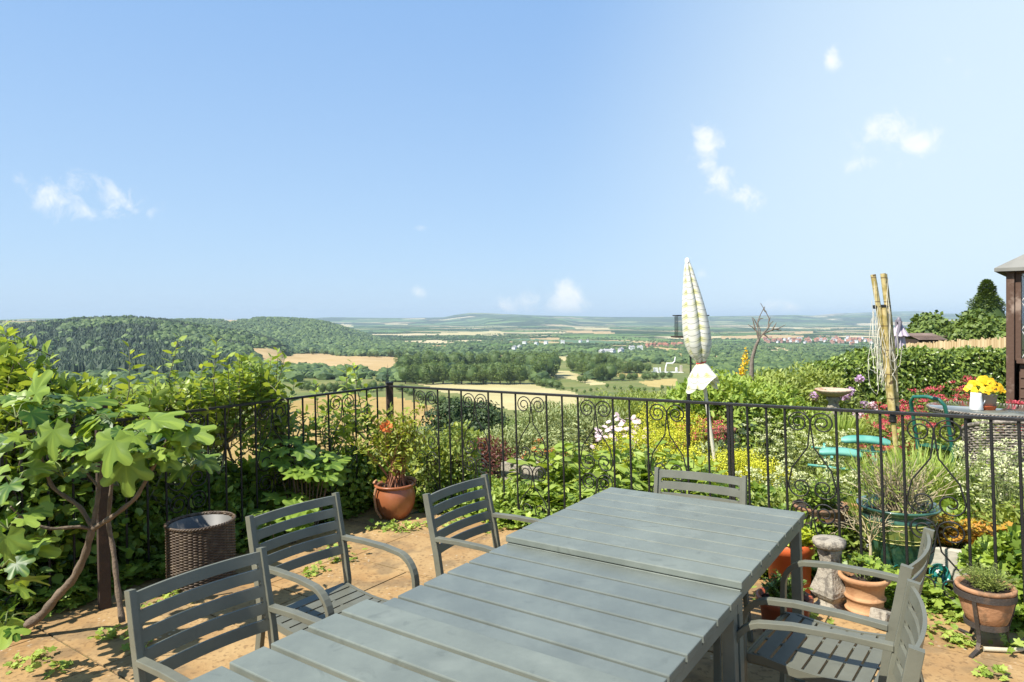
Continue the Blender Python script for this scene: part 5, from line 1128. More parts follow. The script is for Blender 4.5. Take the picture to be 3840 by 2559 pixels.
# ---- herbaceous garden
P_ = gp_
for k, (px, Y, r_, h_) in enumerate(((2010, 6.15, .28, .42), (2140, 6.0, .34, .60), (2290, 5.75, .36, .62), (2450, 5.5, .36, .60), (2600, 5.3, .32, .55), (2210, 5.35, .28, .36), (2390, 5.15, .28, .34), (2060, 5.6, .24, .3))):
    clump('broad_leaved_sage', f'{ORD[k]} broad leaved pale green clump, left to right, behind the far table' if k else 'lowest clump of broad pale green leaves, beyond the third armchair', 'plant', P_(px, Y), r_, h_, 34, LEAF, .17, G_LIGHT, 9, None, 'broad leaved clumps in front of the garden', wid=1.25, droop=.5, stem_r=.005, bare=.1)
for k, (px, Y, r_, h_) in enumerate(((2370, 6.7, .34, .52), (2500, 6.6, .38, .56), (2450, 7.3, .36, .66), (2590, 7.1, .3, .6), (2760, 6.0, .26, .46), (2850, 5.8, .24, .42), (2560, 6.1, .3, .42))):
    clump('yellow_lady_mantle', ('mound of frothy yellow flowers, ' + ['left of the main drift', 'in the middle of the drift', 'at the back of the drift', 'beside the parasol pole', 'right of the railing post', 'farthest right, among white flowers', 'in front of the parasol pole'][k]), 'plant', P_(px, Y), r_, h_, 90, ROUND, .05, G_LIME, 8, (F_YEL, 'spray', .035, .85), 'yellow flower mounds', tintb=.1)
for k, (px, Y, r_, h_, lab) in enumerate(((1960, 7.6, .45, .46, 'loose grey green shrub nearest the pale field'), (2080, 8.2, .5, .62, 'tall grey green willowy shrub right of the pale field'), (2210, 8.0, .5, .62, 'grey green shrub behind the white leaved sprigs'), (1840, 7.6, .4, .30, 'low green shrub right of the dark round one'),
                                  (2330, 9.0, .6, .72, 'light green shrub in front of the far scrub'), (2450, 8.8, .55, .72, 'light green shrub left of the parasol pole'))):
    bush('grey_green_shrub' if k < 4 else 'light_green_shrub', lab, 'shrub', P_(px, Y), r_, h_, 3600, LEAF, .05, G_GREY if k < 3 else G_MID, wid=.7, nclump=22, out=1.1, spread=.26)
clump('silver_buddleia', 'upright sprigs of silvery narrow leaves beside the pink daisies', 'plant', P_(2140, 7.2), .34, .56, 40, LEAF, .10, G_GREY, 16, None, wid=.5, tintb=.3)
clump('pink_daisy', 'patch of pale pink daisies left of the yellow drift', 'plant', P_(2340, 7.3), .36, .58, 120, LEAF, .05, G_MID, 8, (F_PINK, 'daisy', .030, .7), wid=.7)
clump('pink_daisy', 'smaller group of pale pink daisies by the bare soil', 'plant', P_(2420, 7.0), .22, .40, 50, LEAF, .05, G_MID, 7, (F_PINK, 'daisy', .028, .7), wid=.7)
clump('red_flower', 'few red flowers among the leaves in front of the silvery sprigs', 'plant', P_(2060, 6.7), .3, .42, 50, LEAF, .06, G_MID, 7, (F_ORG, 'spray', .02, .3))
clump('red_flower', 'dusky red flowers at the foot of the parasol pole', 'plant', P_(2640, 6.9), .36, .62, 60, LEAF, .06, G_MID, 8, (F_RED, 'spray', .035, .5))
bush('red_leaved_shrub', 'dark red leaved shrub beyond the third armchair', 'shrub', P_(1800, 6.9), .4, .42, 1700, LEAF, .045, G_RED, nclump=12)
bush('red_leaved_shrub', 'small dull red shrub left of the buff stone sink', 'shrub', P_(1700, 6.7), .3, .34, 1100, LEAF, .045, G_RED, nclump=10)
bush('leafy_shrub', 'small green shrub beside the red leaved ones, behind the third armchair', 'shrub', P_(1700, 6.2), .26, .3, 1200, ROUND, .05, G_IVY)
bush('leafy_shrub', 'low green shrub over the edge of the buff stone sink', 'shrub', P_(1860, 5.6), .28, .3, 1400, LEAF, .06, G_LIGHT)
for k, (px, Y, r_, h_, lab) in enumerate(((2580, 7.7, .34, .92, 'bright green bush left of the parasol skirt'), (2700, 7.6, .50, 1.10, 'tall bright green bush behind the parasol pole'), (2830, 8.0, .50, 1.02, 'bright green bush under the bare tree'),
                                  (2940, 8.8, .50, .98, 'green bush between the bare tree and the hedge'), (3020, 9.4, .55, 1.06, 'green bush rising against the left end of the hedge'), (2890, 9.8, .5, .9, 'green bush behind the white flowers, farther off'))):
    bush('green_bush', lab, 'shrub', P_(px, Y), r_, h_, 3000, LEAF, .08, G_LIGHT if k < 3 else G_MID, nclump=24, wid=1., out=.7, spread=.24)
pk = simple_pot('terracotta_pot', 'tall brown pot under the bright green bush by the parasol pole', P_(2697, 7.0), [(0, 0), (.13, 0), (.15, .1), (.16, .3), (.15, .42), (.17, .44), (.17, .47), (.15, .47), (.14, .4)], M_BROWN, (.14, .44), tilt=False)
clump('yellow_spike_flower', 'yellow orange flower spike standing at the foot of the bare tree', 'plant', P_(2795, 8.4), .10, 1.20, 12, LEAF, .06, G_LIME, 14, (F_GOLD, 'spike', .09, .6))
for k, (px, Y, r_, h_, lab) in enumerate(((2870, 6.3, .30, .74, 'left of the bird bath'), (2960, 6.2, .30, .72, 'directly in front of the bird bath'), (3060, 5.9, .26, .62, 'right of the bird bath stem'), (2930, 5.4, .26, .48, 'low, by the teal slatted seat'), (3130, 6.4, .26, .62, 'beside the bamboo frame'),
                                  (3700, 4.55, .24, .86, 'before the wicker chair'), (3790, 4.25, .26, .80, 'at the right edge, nearest the railing'), (3800, 4.9, .24, .7, 'at the right edge, against the wicker chair'), (2820, 5.4, .2, .40, 'beside the far armchair'), (3130, 5.15, .2, .52, 'in front of the teal slatted seat'), (3650, 4.8, .2, .6, 'at the left side of the wicker chair'))):
    clump('white_valerian', 'white valerian clump ' + lab, 'plant', P_(px, Y), r_, h_, 40, LEAF, .07, G_GREY if k % 2 else G_MID, 9, (F_WHT, 'umbel', .034, .5), wid=.7)
for k, (px, Y, r_, h_, lab) in enumerate(((3330, 7.6, .26, .66, 'immediately right of the bamboo frame'), (3410, 7.2, .30, .76, 'left of the green tubular chair'), (3490, 7.4, .32, .90, 'behind the green tubular chair'), (3580, 7.6, .32, .98, 'tallest, behind the white jug'),
                                  (3660, 7.7, .28, 1.0, 'behind the potted pansies'), (3790, 6.7, .16, .84, 'against the summerhouse boards'), (3350, 6.4, .26, .46, 'low, at the foot of the bamboo frame'))):
    clump('red_valerian', 'crimson valerian clump ' + lab, 'plant', P_(px, Y), r_, h_, 34, LEAF, .075, G_MID, 9, (F_RED, 'umbel', .042, .8), wid=.75)
clump('orange_flower', 'orange flowers below the red valerian', 'plant', P_(3400, 6.6), .3, .46, 50, LEAF, .06, G_MID, 7, (F_ORG, 'spray', .025, .4))
for px, Y, h_, lab, fm in ((3040, 8.4, .72, 'single lilac phlox left of the bird bath', F_LIL), (3170, 8.9, .80, 'lilac phlox right of the bird bath bowl', F_LIL), (3215, 9.2, .93, 'tallest lilac phlox, against the hedge', F_LIL), (3255, 8.7, .70, 'pale pink phlox beside the bamboo frame', F_PINK)):
    clump('phlox', lab, 'plant', P_(px, Y), .11, h_, 8, LEAF, .08, G_MID, 11, (fm, 'ball', .06, .45), wid=.6)
for k, (px, Y, r_, h_, lab) in enumerate(((3290, 5.3, .22, .50, 'grassy leaves below the bamboo frame'), (3420, 4.9, .26, .62, 'bright grassy clump beside the teal slatted seat'), (3520, 4.9, .28, .60, 'broad bright grassy clump right of the teal slatted seat'), (3240, 4.9, .2, .36, 'short grassy clump in front of the teal slatted seat'), (3150, 7.2, .2, .6, 'reedy clump between bird bath and bamboo frame'))):
    t = thing('grassy_clump', lab, 'plant', P_(px, Y)); n = 420; an = rng.random(n)*6.283; q = rng.random(n)**.7; d = np.stack([np.cos(an)*q*r_*1.2, np.sin(an)*q*r_*1.2, h_*rng.uniform(.6, 1.1, n)], 1)
    L = Acc().scatter(BLADE, np.stack([np.cos(an)*q*r_*.3, np.sin(an)*q*r_*.3, np.zeros(n)], 1), d, np.stack([-np.cos(an), -np.sin(an), np.full(n, .4)], 1)+rdir(n)*.4, np.linalg.norm(d, axis=1), tint=rng.random(n)); L.obj('blades', G_LIGHT, t)
for k, (px, Y, r_, h_, tm, M_, lab) in enumerate(((2780, 4.95, .28, .40, ROUND, G_IVY, 'green shrub between the far armchair and the railing post'), (2900, 4.8, .26, .38, LEAF, G_MID, 'leafy shrub right of the railing post, low down'), (2990, 4.9, .25, .34, LEAF, G_LIGHT, 'pale leafy shrub below the teal slatted seat'), (3010, 4.35, .2, .42, ROUND, G_IVY, 'small round leaved shrub in front of the brown clay pot'),
                                      (3120, 4.45, .24, .36, LEAF, G_MID, 'narrow leaved shrub between the clay pot and the glazed pot'), (3200, 5.6, .3, .36, LEAF, G_MID, 'green filler shrub under the teal slatted seat'), (3580, 6.2, .4, .66, ROUND, G_MID, 'round leaved shrub under the glass table'), (3440, 5.9, .35, .42, LEAF, G_MID, 'green shrub at the feet of the tubular chair'),
                                      (3560, 4.7, .3, .34, ROUND, G_IVY, 'shrub with white specks left of the wicker chair'), (3640, 4.35, .26, .3, LEAF, G_LIGHT, 'pale weeds behind the second reddish trough'), (3880, 3.5, .22, .46, IVY, G_IVY, 'bright leafy shrub at the right edge behind the iron stand'), (3900, 3.95, .22, .5, LEAF, G_MID, 'green shrub at the right edge behind the stone trough'),
                                      (3070, 6.9, .4, .5, LEAF, G_MID, 'yellow green shrub behind the teal slatted seat'), (3260, 7.6, .4, .5, LEAF, G_MID, 'shrub between the bird bath and the red valerian'), (2700, 6.4, .3, .46, LEAF, G_GREY, 'grey leaved shrub right of the parasol pole'), (3000, 7.9, .5, .62, LEAF, G_LIGHT, 'feathery light green shrub left of the bird bath stem'),
                                      (1800, 7.9, .35, .3, LEAF, G_MID, 'small shrub on the lip of the slope beyond the corner'), (1640, 6.6, .3, .42, ROUND, G_IVY, 'green shrub just outside the corner of the railing'))):
    bush('garden_shrub', lab, 'shrub', P_(px, Y), r_, h_, 1700, tm, .055 if tm is not IVY else .06, M_, nclump=14)

# ---- potted things
def in_pot(base, name, label, rr, h, n, tm, ls, M_, per=6, z=.0, **kw): return clump(name, label, 'plant', base+Vector((0, 0, z)), rr, h, n, tm, ls, M_, per, **kw)
q1 = hit(2963, 2230); in_pot(q1, 'lime_heuchera', 'lime green lobed leaves filling the bright orange pot', .14, .14, 70, IVY, .06, G_LIME, 4, .27, bare=.6)
q2 = hit(2945, 2385); in_pot(q2, 'dark_leaved_seedlings', 'dark small leaved plant in the red brown plastic pot', .12, .15, 60, ROUND, .032, G_DARK, 9, .17)
q3 = hit(3246, 2318); in_pot(q3, 'strawberry_plant', 'strawberry leaves growing in the ribbed terracotta pot', .11, .09, 34, IVY, .05, G_IVY, 3, .23, bare=.6)
in_pot(Vector((sc_.x, sc_.y, sc_.z+.265)), 'thin_weeds', 'thin yellowing weeds in the terracotta bowl', .12, .13, 190, LEAF, .022, G_MID, 9, 0, wid=.5, stem_r=.0011, lean=1.5)
in_pot(bq+Vector((0, 0, .33)), 'small_shrub', 'small dark leafy shrub in the brown clay pot', .17, .22, 60, ROUND, .035, G_IVY, 9)
tr0 = bpy.data.objects['stone_trough']
for k, (dx, lab) in enumerate(((-.2, 'orange and yellow lobed leaves at the left end of the stone trough'), (.02, 'orange and yellow lobed leaves in the middle of the stone trough'), (.22, 'orange and yellow lobed leaves at the right end of the stone trough'))):
    o_ = tr0.matrix_world @ Vector((dx, 0, .16)); in_pot(o_, 'orange_heuchera', lab, .17, .20, 60, IVY, .055, G_ORG, 4, group='orange leaved plants in the trough', bare=.5)
q4 = gp_(3640, 4.25); clump('orange_heuchera', 'orange leaved plant above the stone trough, in the reddish trough', 'plant', q4+Vector((0, 0, .16)), .25, .18, 60, IVY, .05, G_ORG, 4, bare=.5)
gc = gp+Vector((0, 0, .37)); t = thing('dead_lavender', 'dry dead lavender stalks sticking out of the green glazed pot', 'plant', gc); A = Acc()
for k in range(230):
    an = rng.random()*6.283; q = rng.random()**.6; d = np.array([math.cos(an)*q*.25, math.sin(an)*q*.2, rng.uniform(.12, .34)]); b0 = np.array([rng.normal(0, .06), rng.normal(0, .05), 0]); A.tube([b0, b0+d*.5+[0, 0, .02]+rng.normal(0, .008, 3), b0+d+rng.normal(0, .02, 3)], [.0028, .0022, .0012], 3, cap=False, tint=rng.random())
A.obj('stalks', G_TAN, t); L = Acc(); n = 700; an = rng.random(n)*6.283; q = rng.random(n)**.5; L.scatter(LEAF, np.stack([np.cos(an)*q*.23, np.sin(an)*q*.19, rng.uniform(.02, .3, n)], 1), rdir(n)+[0, 0, .6], rdir(n), .035, tint=rng.random(n), wid=.6); L.obj('foliage', G_MID, t)
q5 = hit(3262, 2175); t = thing('dead_shrub', 'bare pale twiggy dead shrub left of the green glazed pot', 'plant', q5); A = Acc(); A.tube([(0, 0, 0), (.005, 0, .18), (0, 0, .26)], [.012, .009, .007], 6, tint=.6)
def twig(A, p, d, L_, r_, lev):
    e = p+d*L_; A.tube([p, (p+e)/2+rng.normal(0, L_*.05, 3), e], [r_, r_*.8, r_*.6], 4, cap=False, tint=rng.random())
    if lev: 
        for _ in range(3): twig(A, e if rng.random() < .6 else (p+e)/2, unit(d+rng.normal(0, .55, 3)), L_*rng.uniform(.6, .85), r_*.62, lev-1)
for k in range(5): twig(A, np.array([0, 0, .22]), unit(np.array([rng.normal(0, .6), rng.normal(0, .6), 1])), .10, .005, 3)
A.obj('twigs', G_TAN, t)

# ---- ground ivy, weeds between slabs, low cover over the beds
def cover(name, P, tm, ls, M_, wid=1., hgt=.06): 
    n = len(P); P = P.copy(); P[:, 2] += rng.random(n)**1.5*hgt; o = Acc().scatter(tm, P, rdir(n)*[1, 1, .4], rdir(n)*.5+[0, 0, 1], ls*rng.uniform(.5, 1.2, n), tint=np.clip(rng.normal(.5, .25, n), 0, 1), wid=wid).obj(name, M_); return props(o, kind='stuff')
def along_f(d_, L0, L1, w0, w1, n, nr):
    u = rng.uniform(L0, L1, n); w = rng.uniform(0, 1, n)**1.6*rng.choice([w0, w1], n, p=[.4, .6])*(.4+vnoise(u*3, u*0+1, 5)); x = FC.x+d_.x*u+nr[0]*w; y = FC.y+d_.y*u+nr[1]*w; return np.stack([x, y, tz(x, y)+.0*x], 1)
IV = np.concatenate([along_f(fl_dir, 0, 4.2, -.16, .5, 5200, (nrml.x, nrml.y)), along_f(fr_dir, 0, 2.6, -.16, .6, 3000, (-nR.x, -nR.y)), along_f(fr_dir, 2.6, 5.6, -.10, .5, 3500, (-nR.x, -nR.y))])
IV = IV[~((CXF+FOC*IV[:, 0]/IV[:, 1] > 3500) & ((IV[:, 0]-FC.x)*(-nR.x)+(IV[:, 1]-FC.y)*(-nR.y) > .08))]
cover('ground_ivy', IV, IVY, .055, G_IVY, hgt=.12)
W_ = []
for px, py, s_ in ((700, 2195, .10), (640, 2250, .12), (560, 2300, .08), (430, 2390, .10), (520, 2420, .07), (110, 2490, .10), (200, 2520, .07), (1290, 2100, .10), (1180, 2150, .09), (1250, 2070, .12), (1430, 1985, .12), (1500, 1990, .10), (1560, 1975, .12), (1690, 1965, .1), (1850, 1985, .14), (1900, 1960, .12), (3690, 2530, .05), (3740, 2545, .05), (3560, 2400, .10), (3600, 2330, .12), (3520, 2250, .12), (3480, 2360, .08), (3620, 2420, .06), (3500, 2180, .10), (3640, 2260, .1), (3800, 2430, .08), (3420, 2300, .08), (3330, 2230, .1), (3200, 2230, .08), (3060, 2330, .05), (2870, 2250, .08)):
    q = hit(px, py); s_ *= .75; n = int(420*s_); W_.append(np.stack([q.x+rng.normal(0, s_*.6, n), q.y+rng.normal(0, s_*.6, n), np.zeros(n)], 1)); W_[-1][:, 2] = tz(W_[-1][:, 0], W_[-1][:, 1])
cover('patio_weeds', np.concatenate(W_), IVY, .036, G_LIGHT, hgt=.05)
n = 60000; x = rng.uniform(-1.5, 9, n); y = rng.uniform(3.2, 12.5, n); d_, ins = seg_dist(x, y, PLAT); side = (x-FC.x)*(-nR.x)+(y-FC.y)*(-nR.y); ok = ins & (side > .08) & (x/y < .85); x, y = x[ok], y[ok]
P = np.stack([x, y, np.array([gz(a_, b_) for a_, b_ in zip(x, y)])], 1); cover('ground_cover', P, LEAF, .06, G_MID, 1.1, .16)
k = rng.random(len(P)) < .02; P2 = P[k & (P[:, 0] > 2.2) & (P[:, 1] < 6)]; P2[:, 2] += .12; cover('daisy_carpet', np.repeat(P2, 5, 0)+rng.normal(0, .008, (len(P2)*5, 3)), PETAL, .022, F_DSY, hgt=.04)
n = 40000; a_ = rng.uniform(R(-48), R(12), n); r_ = rng.uniform(4, 26, n); x, y = np.sin(a_)*r_, np.cos(a_)*r_; d_, ins = seg_dist(x, y, PLAT); x, y = x[~ins & (d_ > .4)], y[~ins & (d_ > .4)]
cover('bank_grass', np.stack([x, y, H(x, y)-.1], 1), LEAF, .22, G_MID, .5, .3)
# shrubs and small trees on the bank and slope below the garden
for k, (px, py, Y, h_, kd, lab) in enumerate(((1760, 1560, 52, 7.5, 'd', 'dark round shrub standing below the railing on the slope'), (1650, 1590, 46, 5, 'g', 'light green shrub left of the dark round one on the slope'), (1900, 1620, 40, 5, 'g', 'green shrub right of the dark round one on the slope'), (1560, 1760, 34, 4, 'g', 'green shrub low on the slope behind the corner pot plant'),
        (1740, 1700, 28, 4.5, 'g', 'light green shrub in front of the dark round one'), (2010, 1535, 60, 6, 'g', 'green shrub crossing the lower edge of the pale field'), (2140, 1495, 75, 8, 'g', 'green scrub tree right of the pale field'), (2280, 1450, 85, 8, 'g', 'scrub tree beyond the light green garden shrubs'), (2400, 1440, 90, 8, 'g', 'scrub tree left of the yellow fields, on the slope'),
        (2180, 1440, 120, 6, 's', 'dark scrub tree on the slope beneath the yellow fields'), (1300, 1750, 60, 5, 'd', 'dark shrub seen through the railing left of the corner pot'), (1060, 1700, 70, 6, 'g', 'green shrub seen between the apple branches'), (2520, 1435, 90, 7, 'g', 'scrub tree behind the parasol skirt'), (2640, 1405, 110, 8, 'g', 'scrub tree behind the tall bright green bush'))):
    p = at(px, py, Y); g = float(H(np.array([p.x]), np.array([p.y]))[0]); hgt = max(h_, p.z-g) if p.z-g < 1.6*h_ else h_
    new_tree(kd, k, (p.x, p.y, p.z-hgt*.95 if abs(p.z-hgt-g) < 2.5 else g), hgt/14.5, lab, 'shrub', 'shrubs on the slope below the garden')

# ---- hedge, bamboo screen, trees beyond
hd = thing('ivy_hedge', 'long clipped glossy green hedge behind the bird bath and bamboo frame', 'hedge', (6.6, 11.2, 0))
n = 21000; u = rng.uniform(-1.75, 2.1, n); top = np.interp(u, [-1.75, -1.5, -1.1, -.6, 2.1], [.50, .74, .90, .99, 1.01])+.04*np.sin(u*7); v = rng.random(n); front = rng.random(n) < .68
x = u; z = np.where(front, v*top, top+rng.normal(0, .02, n)); yv = np.where(front, -.38+rng.normal(0, .035, n)+.05*np.sin(u*5+z*4), rng.uniform(-.38, .38, n)); nn = np.where(front[:, None], [[0, -1, .3]], [[0, -.2, 1]])
L = Acc().scatter(LEAF, np.stack([x, yv, z], 1), rdir(n)*[1, .5, 1]+[0, -.25, -.5], nn+rdir(n)*.5, .075*rng.uniform(.6, 1.2, n), tint=np.clip(rng.normal(.42, .24, n), 0, 1), wid=1.25); L.obj('foliage', G_HEDGE, hd)
A = Acc()
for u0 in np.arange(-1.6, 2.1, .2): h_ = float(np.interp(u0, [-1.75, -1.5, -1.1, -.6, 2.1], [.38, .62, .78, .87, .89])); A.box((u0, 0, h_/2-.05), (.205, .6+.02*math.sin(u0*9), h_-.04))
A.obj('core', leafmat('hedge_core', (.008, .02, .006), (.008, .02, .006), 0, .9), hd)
M_CANE = None
m, t_, p_, o_ = new_mat('bamboo_cane'); a_ = N(t_, 'ShaderNodeAttribute', attribute_name='tint'); t_.links.new(mixc(t_, a_.outputs['Fac'], (.42, .29, .14), (.66, .52, .30)), p_.inputs['Base Color']); p_.inputs['Roughness'].default_value = .6; M_CANE = m
bs = thing('bamboo_screen', 'pale bamboo cane screen standing above the hedge', 'fence', (0, 0, 0)); A = Acc(); p0 = at(3395, 1291, 16.5); p1_ = at(3800, 1264, 14.6)
nC = 92
for k in range(nC):
    f = k/(nC-1); q = p0*(1-f)+p1_*f; A.tube([(q.x, q.y, -.9), (q.x+rng.normal(0, .004), q.y, q.z+rng.normal(0, .018))], .019+rng.random()*.004, 6, tint=rng.random())
A.obj('canes', M_CANE, bs)
A = Acc(); 
for zz_ in (.3, .75): A.tube([(p0.x, p0.y-.03, zz_), (p1_.x, p1_.y-.03, zz_)], .006, 4, tint=0)
A.obj('wires', G_TWIG, bs)
q = at(3437, 1274, 19); q2_ = at(3545, 1274, 19); hut = thing('garden_hut', 'low hut with a brown ridged roof behind the bamboo screen', 'hut', ((q.x+q2_.x)/2, 19.5, -1.1)); Lh = q2_.x-q.x
Acc().box((0, 0, (q.z+1.1)/2), (Lh*.92, 1.1, q.z+1.1)).obj('wall', M_POSTW, hut)
A = Acc(); hz_ = .17
V = [(-Lh/2, -.62, q.z+1.1), (Lh/2, -.62, q.z+1.1), (Lh/2, .1, q.z+1.1+hz_), (-Lh/2, .1, q.z+1.1+hz_), (Lh/2, .7, q.z+1.1), (-Lh/2, .7, q.z+1.1)]; A.add(V, quads=[(0, 1, 2, 3), (3, 2, 4, 5)])
for k in range(16): x = -Lh/2+Lh*(k+.5)/16; A.box((x, -.26, q.z+1.1+hz_/2+.012), (.012, .72, .012), M=None)
A.obj('roof', mat('brown_felt_roof', (.20, .14, .11), .9, .2, 4), hut)
def far_tree(label, px, ytop, Y, wpx, kind, zb=-4., name='broadleaf_tree', M_=None, maker=None):
    p = at(px, ytop, Y); h_ = (p.z-zb)*(1 if maker else .9); w_ = wpx/FOC*Y; mk = maker or broadleaf(h_, w_, 26, 460, .0066*Y, .06, .62); t = thing(name, label, 'tree', (p.x, p.y, zb)); mk[0].obj('trunk', M_BARK, t); mk[1].obj('crown', M_ or M_TREE, t); return t
far_tree('bright green leafy tree behind the bamboo screen, under the dark conifer', 3665, 1125, 34, 230, 0, -2.9, M_=M_TREE2)
far_tree('darker rounded tree left of the bright green one, behind the hut', 3520, 1135, 46, 210, 0, -4.4)
far_tree('low dark green tree at the left end of the tree group, sloping to the valley', 3455, 1150, 52, 150, 0, -5)
far_tree('small dark tree at the lower left of the tree group', 3420, 1230, 44, 90, 0, -4)
far_tree('bright green tree half hidden by the summerhouse', 3790, 1130, 36, 160, 0, -3.1, M_=M_TREE2)
def dense_cone(h, w, n):
    tk = Acc().tube([(0, 0, -.5), (0, 0, h*.5), (0, 0, h*.96)], [h*.02, h*.015, .03], 6); cr = Acc(); f = rng.random(n)**.75; z = h*(.12+.86*f); r_ = w/2*np.clip(1-f, 0, 1)**.72*(.84+.16*np.sin(f*34))+.05
    an = rng.random(n)*6.283; r_ = r_*rng.uniform(.72, 1.06, n)*(1+.14*np.sin(an*5+z*3)); P = np.stack([np.cos(an)*r_, np.sin(an)*r_, z], 1); d = np.stack([np.cos(an), np.sin(an), rng.uniform(-.1, .5, n)], 1)
    cr.scatter(QLEAF, P, d+rdir(n)*.4, rdir(n)*.5+[0, 0, 1], rng.uniform(.28, .5, n)*w/13, tint=np.clip(rng.normal(.5, .25, n), 0, 1), wid=1.5)
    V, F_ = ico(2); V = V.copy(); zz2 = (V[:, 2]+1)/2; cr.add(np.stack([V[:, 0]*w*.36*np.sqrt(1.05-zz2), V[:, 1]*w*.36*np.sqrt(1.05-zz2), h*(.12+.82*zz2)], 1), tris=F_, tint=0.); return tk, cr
far_tree('tall dense dark conifer rising beside the summerhouse', 3700, 1042, 60, 150, 0, -6, 'conifer_tree', leafmat('cedar_foliage', (.06, .10, .022), (.20, .27, .06), .1, .65), dense_cone(3.49+7.6, 7.0, 9000))

# ================================================================== GARDEN FURNITURE
M_CLOTH = None
m, t_, p_, o_ = new_mat('striped_parasol_cloth'); g = N(t_, 'ShaderNodeTexCoord'); sx = N(t_, 'ShaderNodeSeparateXYZ'); t_.links.new(g.outputs['Object'], sx.inputs[0]); a_ = N(t_, 'ShaderNodeAttribute', attribute_name='tint')
zf = math_n(t_, 'ADD', sx.outputs[2], math_n(t_, 'MULTIPLY', a_.outputs['Fac'], .022))
def band(t_, x, per, w0, off=0): fr = math_n(t_, 'FRACT', math_n(t_, 'ADD', math_n(t_, 'DIVIDE', x, per), off)); return math_n(t_, 'LESS_THAN', fr, w0)
nz = N(t_, 'ShaderNodeTexNoise'); nz.inputs['Scale'].default_value = 9; t_.links.new(g.outputs['Object'], nz.inputs[0])
c = mixc(t_, smooth(t_, nz.outputs[0], .3, .7), (.74, .72, .62), (.82, .81, .76))
c = mixc(t_, math_n(t_, 'MULTIPLY', band(t_, zf, .11, .42, .2), math_n(t_, 'MULTIPLY_ADD', a_.outputs['Fac'], -.85, .92)), c, (.58, .57, .18)); c = mixc(t_, math_n(t_, 'MULTIPLY', band(t_, zf, .055, .09), .7), c, (.10, .13, .08))
t_.links.new(c, p_.inputs['Base Color']); p_.inputs['Roughness'].default_value = .8
tr_n = N(t_, 'ShaderNodeBsdfTranslucent'); t_.links.new(c, tr_n.inputs[0]); mx = N(t_, 'ShaderNodeMixShader'); mx.inputs[0].default_value = .2; t_.links.new(p_.outputs[0], mx.inputs[1]); t_.links.new(tr_n.outputs[0], mx.inputs[2]); t_.links.new(mx.outputs[0], o_.inputs[0]); M_CLOTH = m
Yp = 6.2; top_, bot_ = at(2577, 975, Yp), at(2690, 1800, Yp); ax = (top_-bot_).normalized(); Mp = Matrix.Translation(bot_) @ ax.to_track_quat('Z', 'Y').to_matrix().to_4x4(); Lp = (top_-bot_).length
par = thing('closed_parasol', 'tall closed parasol of white cloth with yellow and dark checks, tied with red string', 'parasol', bot_); par.matrix_world = Mp
M_WPOLE = mat('white_metal_pole', (.62, .58, .48), .5, .12, 8, col2=(.45, .38, .25), mix=(.55, .7)); Acc().tube([(0, 0, -.1), (0, 0, Lp-.03)], .017, 12).obj('pole', M_WPOLE, par)
s_ = Lp/ (1800-975); zt = Lp; 
def zpx(y): return (1800-y)*s_
prof = [(975, .012), (985, .022), (1010, .040), (1060, .062), (1120, .088), (1180, .110), (1240, .122), (1290, .118), (1330, .090), (1355, .045), (1362, .038)]
A = Acc(); seg = 96; V = []; tn = []; fo = 5
for (y, r_) in [(np.interp(k, np.linspace(0, 40, 11), [a[0] for a in prof]), np.interp(k, np.linspace(0, 40, 11), [a[1] for a in prof])) for k in range(41)]:
    for j in range(seg):
        a2 = j*6.2832/seg; fold = abs(math.sin(a2*fo/2+.35*math.sin(y*.01))); amp = min(.032, r_*.42); rr_ = r_*1.06-amp*(1-fold)**1.6+.0; V.append((rr_*math.cos(a2)*1.0, rr_*math.sin(a2), zpx(y))); tn.append(fold)
i = np.arange(40)[:, None]*seg; j = np.arange(seg)[None]; k2 = (j+1) % seg; A.add(V, quads=np.stack([i+j, i+seg+j, i+seg+k2, i+k2], -1).reshape(-1, 4), smooth=True, tint=np.array(tn)); A.obj('canopy', M_CLOTH, par)
A = Acc(); V = []; tn = []; seg = 96
for y, r_, fl_ in ((1360, .038, 0), (1368, .055, .1), (1390, .090, .5), (1418, .125, 1.), (1442, .150, 1.5)):
    for j in range(seg): a2 = j*6.2832/seg; w_ = math.sin(a2*3+.6)*.5+math.sin(a2*2+1.2)*.35+math.sin(a2*7)*.3; V.append(((r_+.035*w_*fl_)*math.cos(a2), (r_+.035*w_*fl_)*math.sin(a2), zpx(y)+.035*fl_*math.sin(a2*2+.7)+.018*fl_*math.sin(a2*5))); tn.append(abs(math.sin(a2*4)))
i = np.arange(4)[:, None]*seg; j = np.arange(seg)[None]; k2 = (j+1) % seg; A.add(V, quads=np.stack([i+j, i+seg+j, i+seg+k2, i+k2], -1).reshape(-1, 4), smooth=True, tint=np.array(tn)); A.obj('valance', M_CLOTH, par)
Acc().tube([(.042*math.cos(a), .042*math.sin(a), zpx(1360)+.006*math.sin(a)) for a in np.linspace(0, 6.2832, 30)], .006, 6, cap=False).obj('string', mat('red_string', (.65, .06, .04), .6), par)
Acc().lathe([(.024, zpx(985)), (.022, zpx(975)), (.012, zpx(968)), (0, zpx(967))], 16).obj('cap', M_WHT, par)
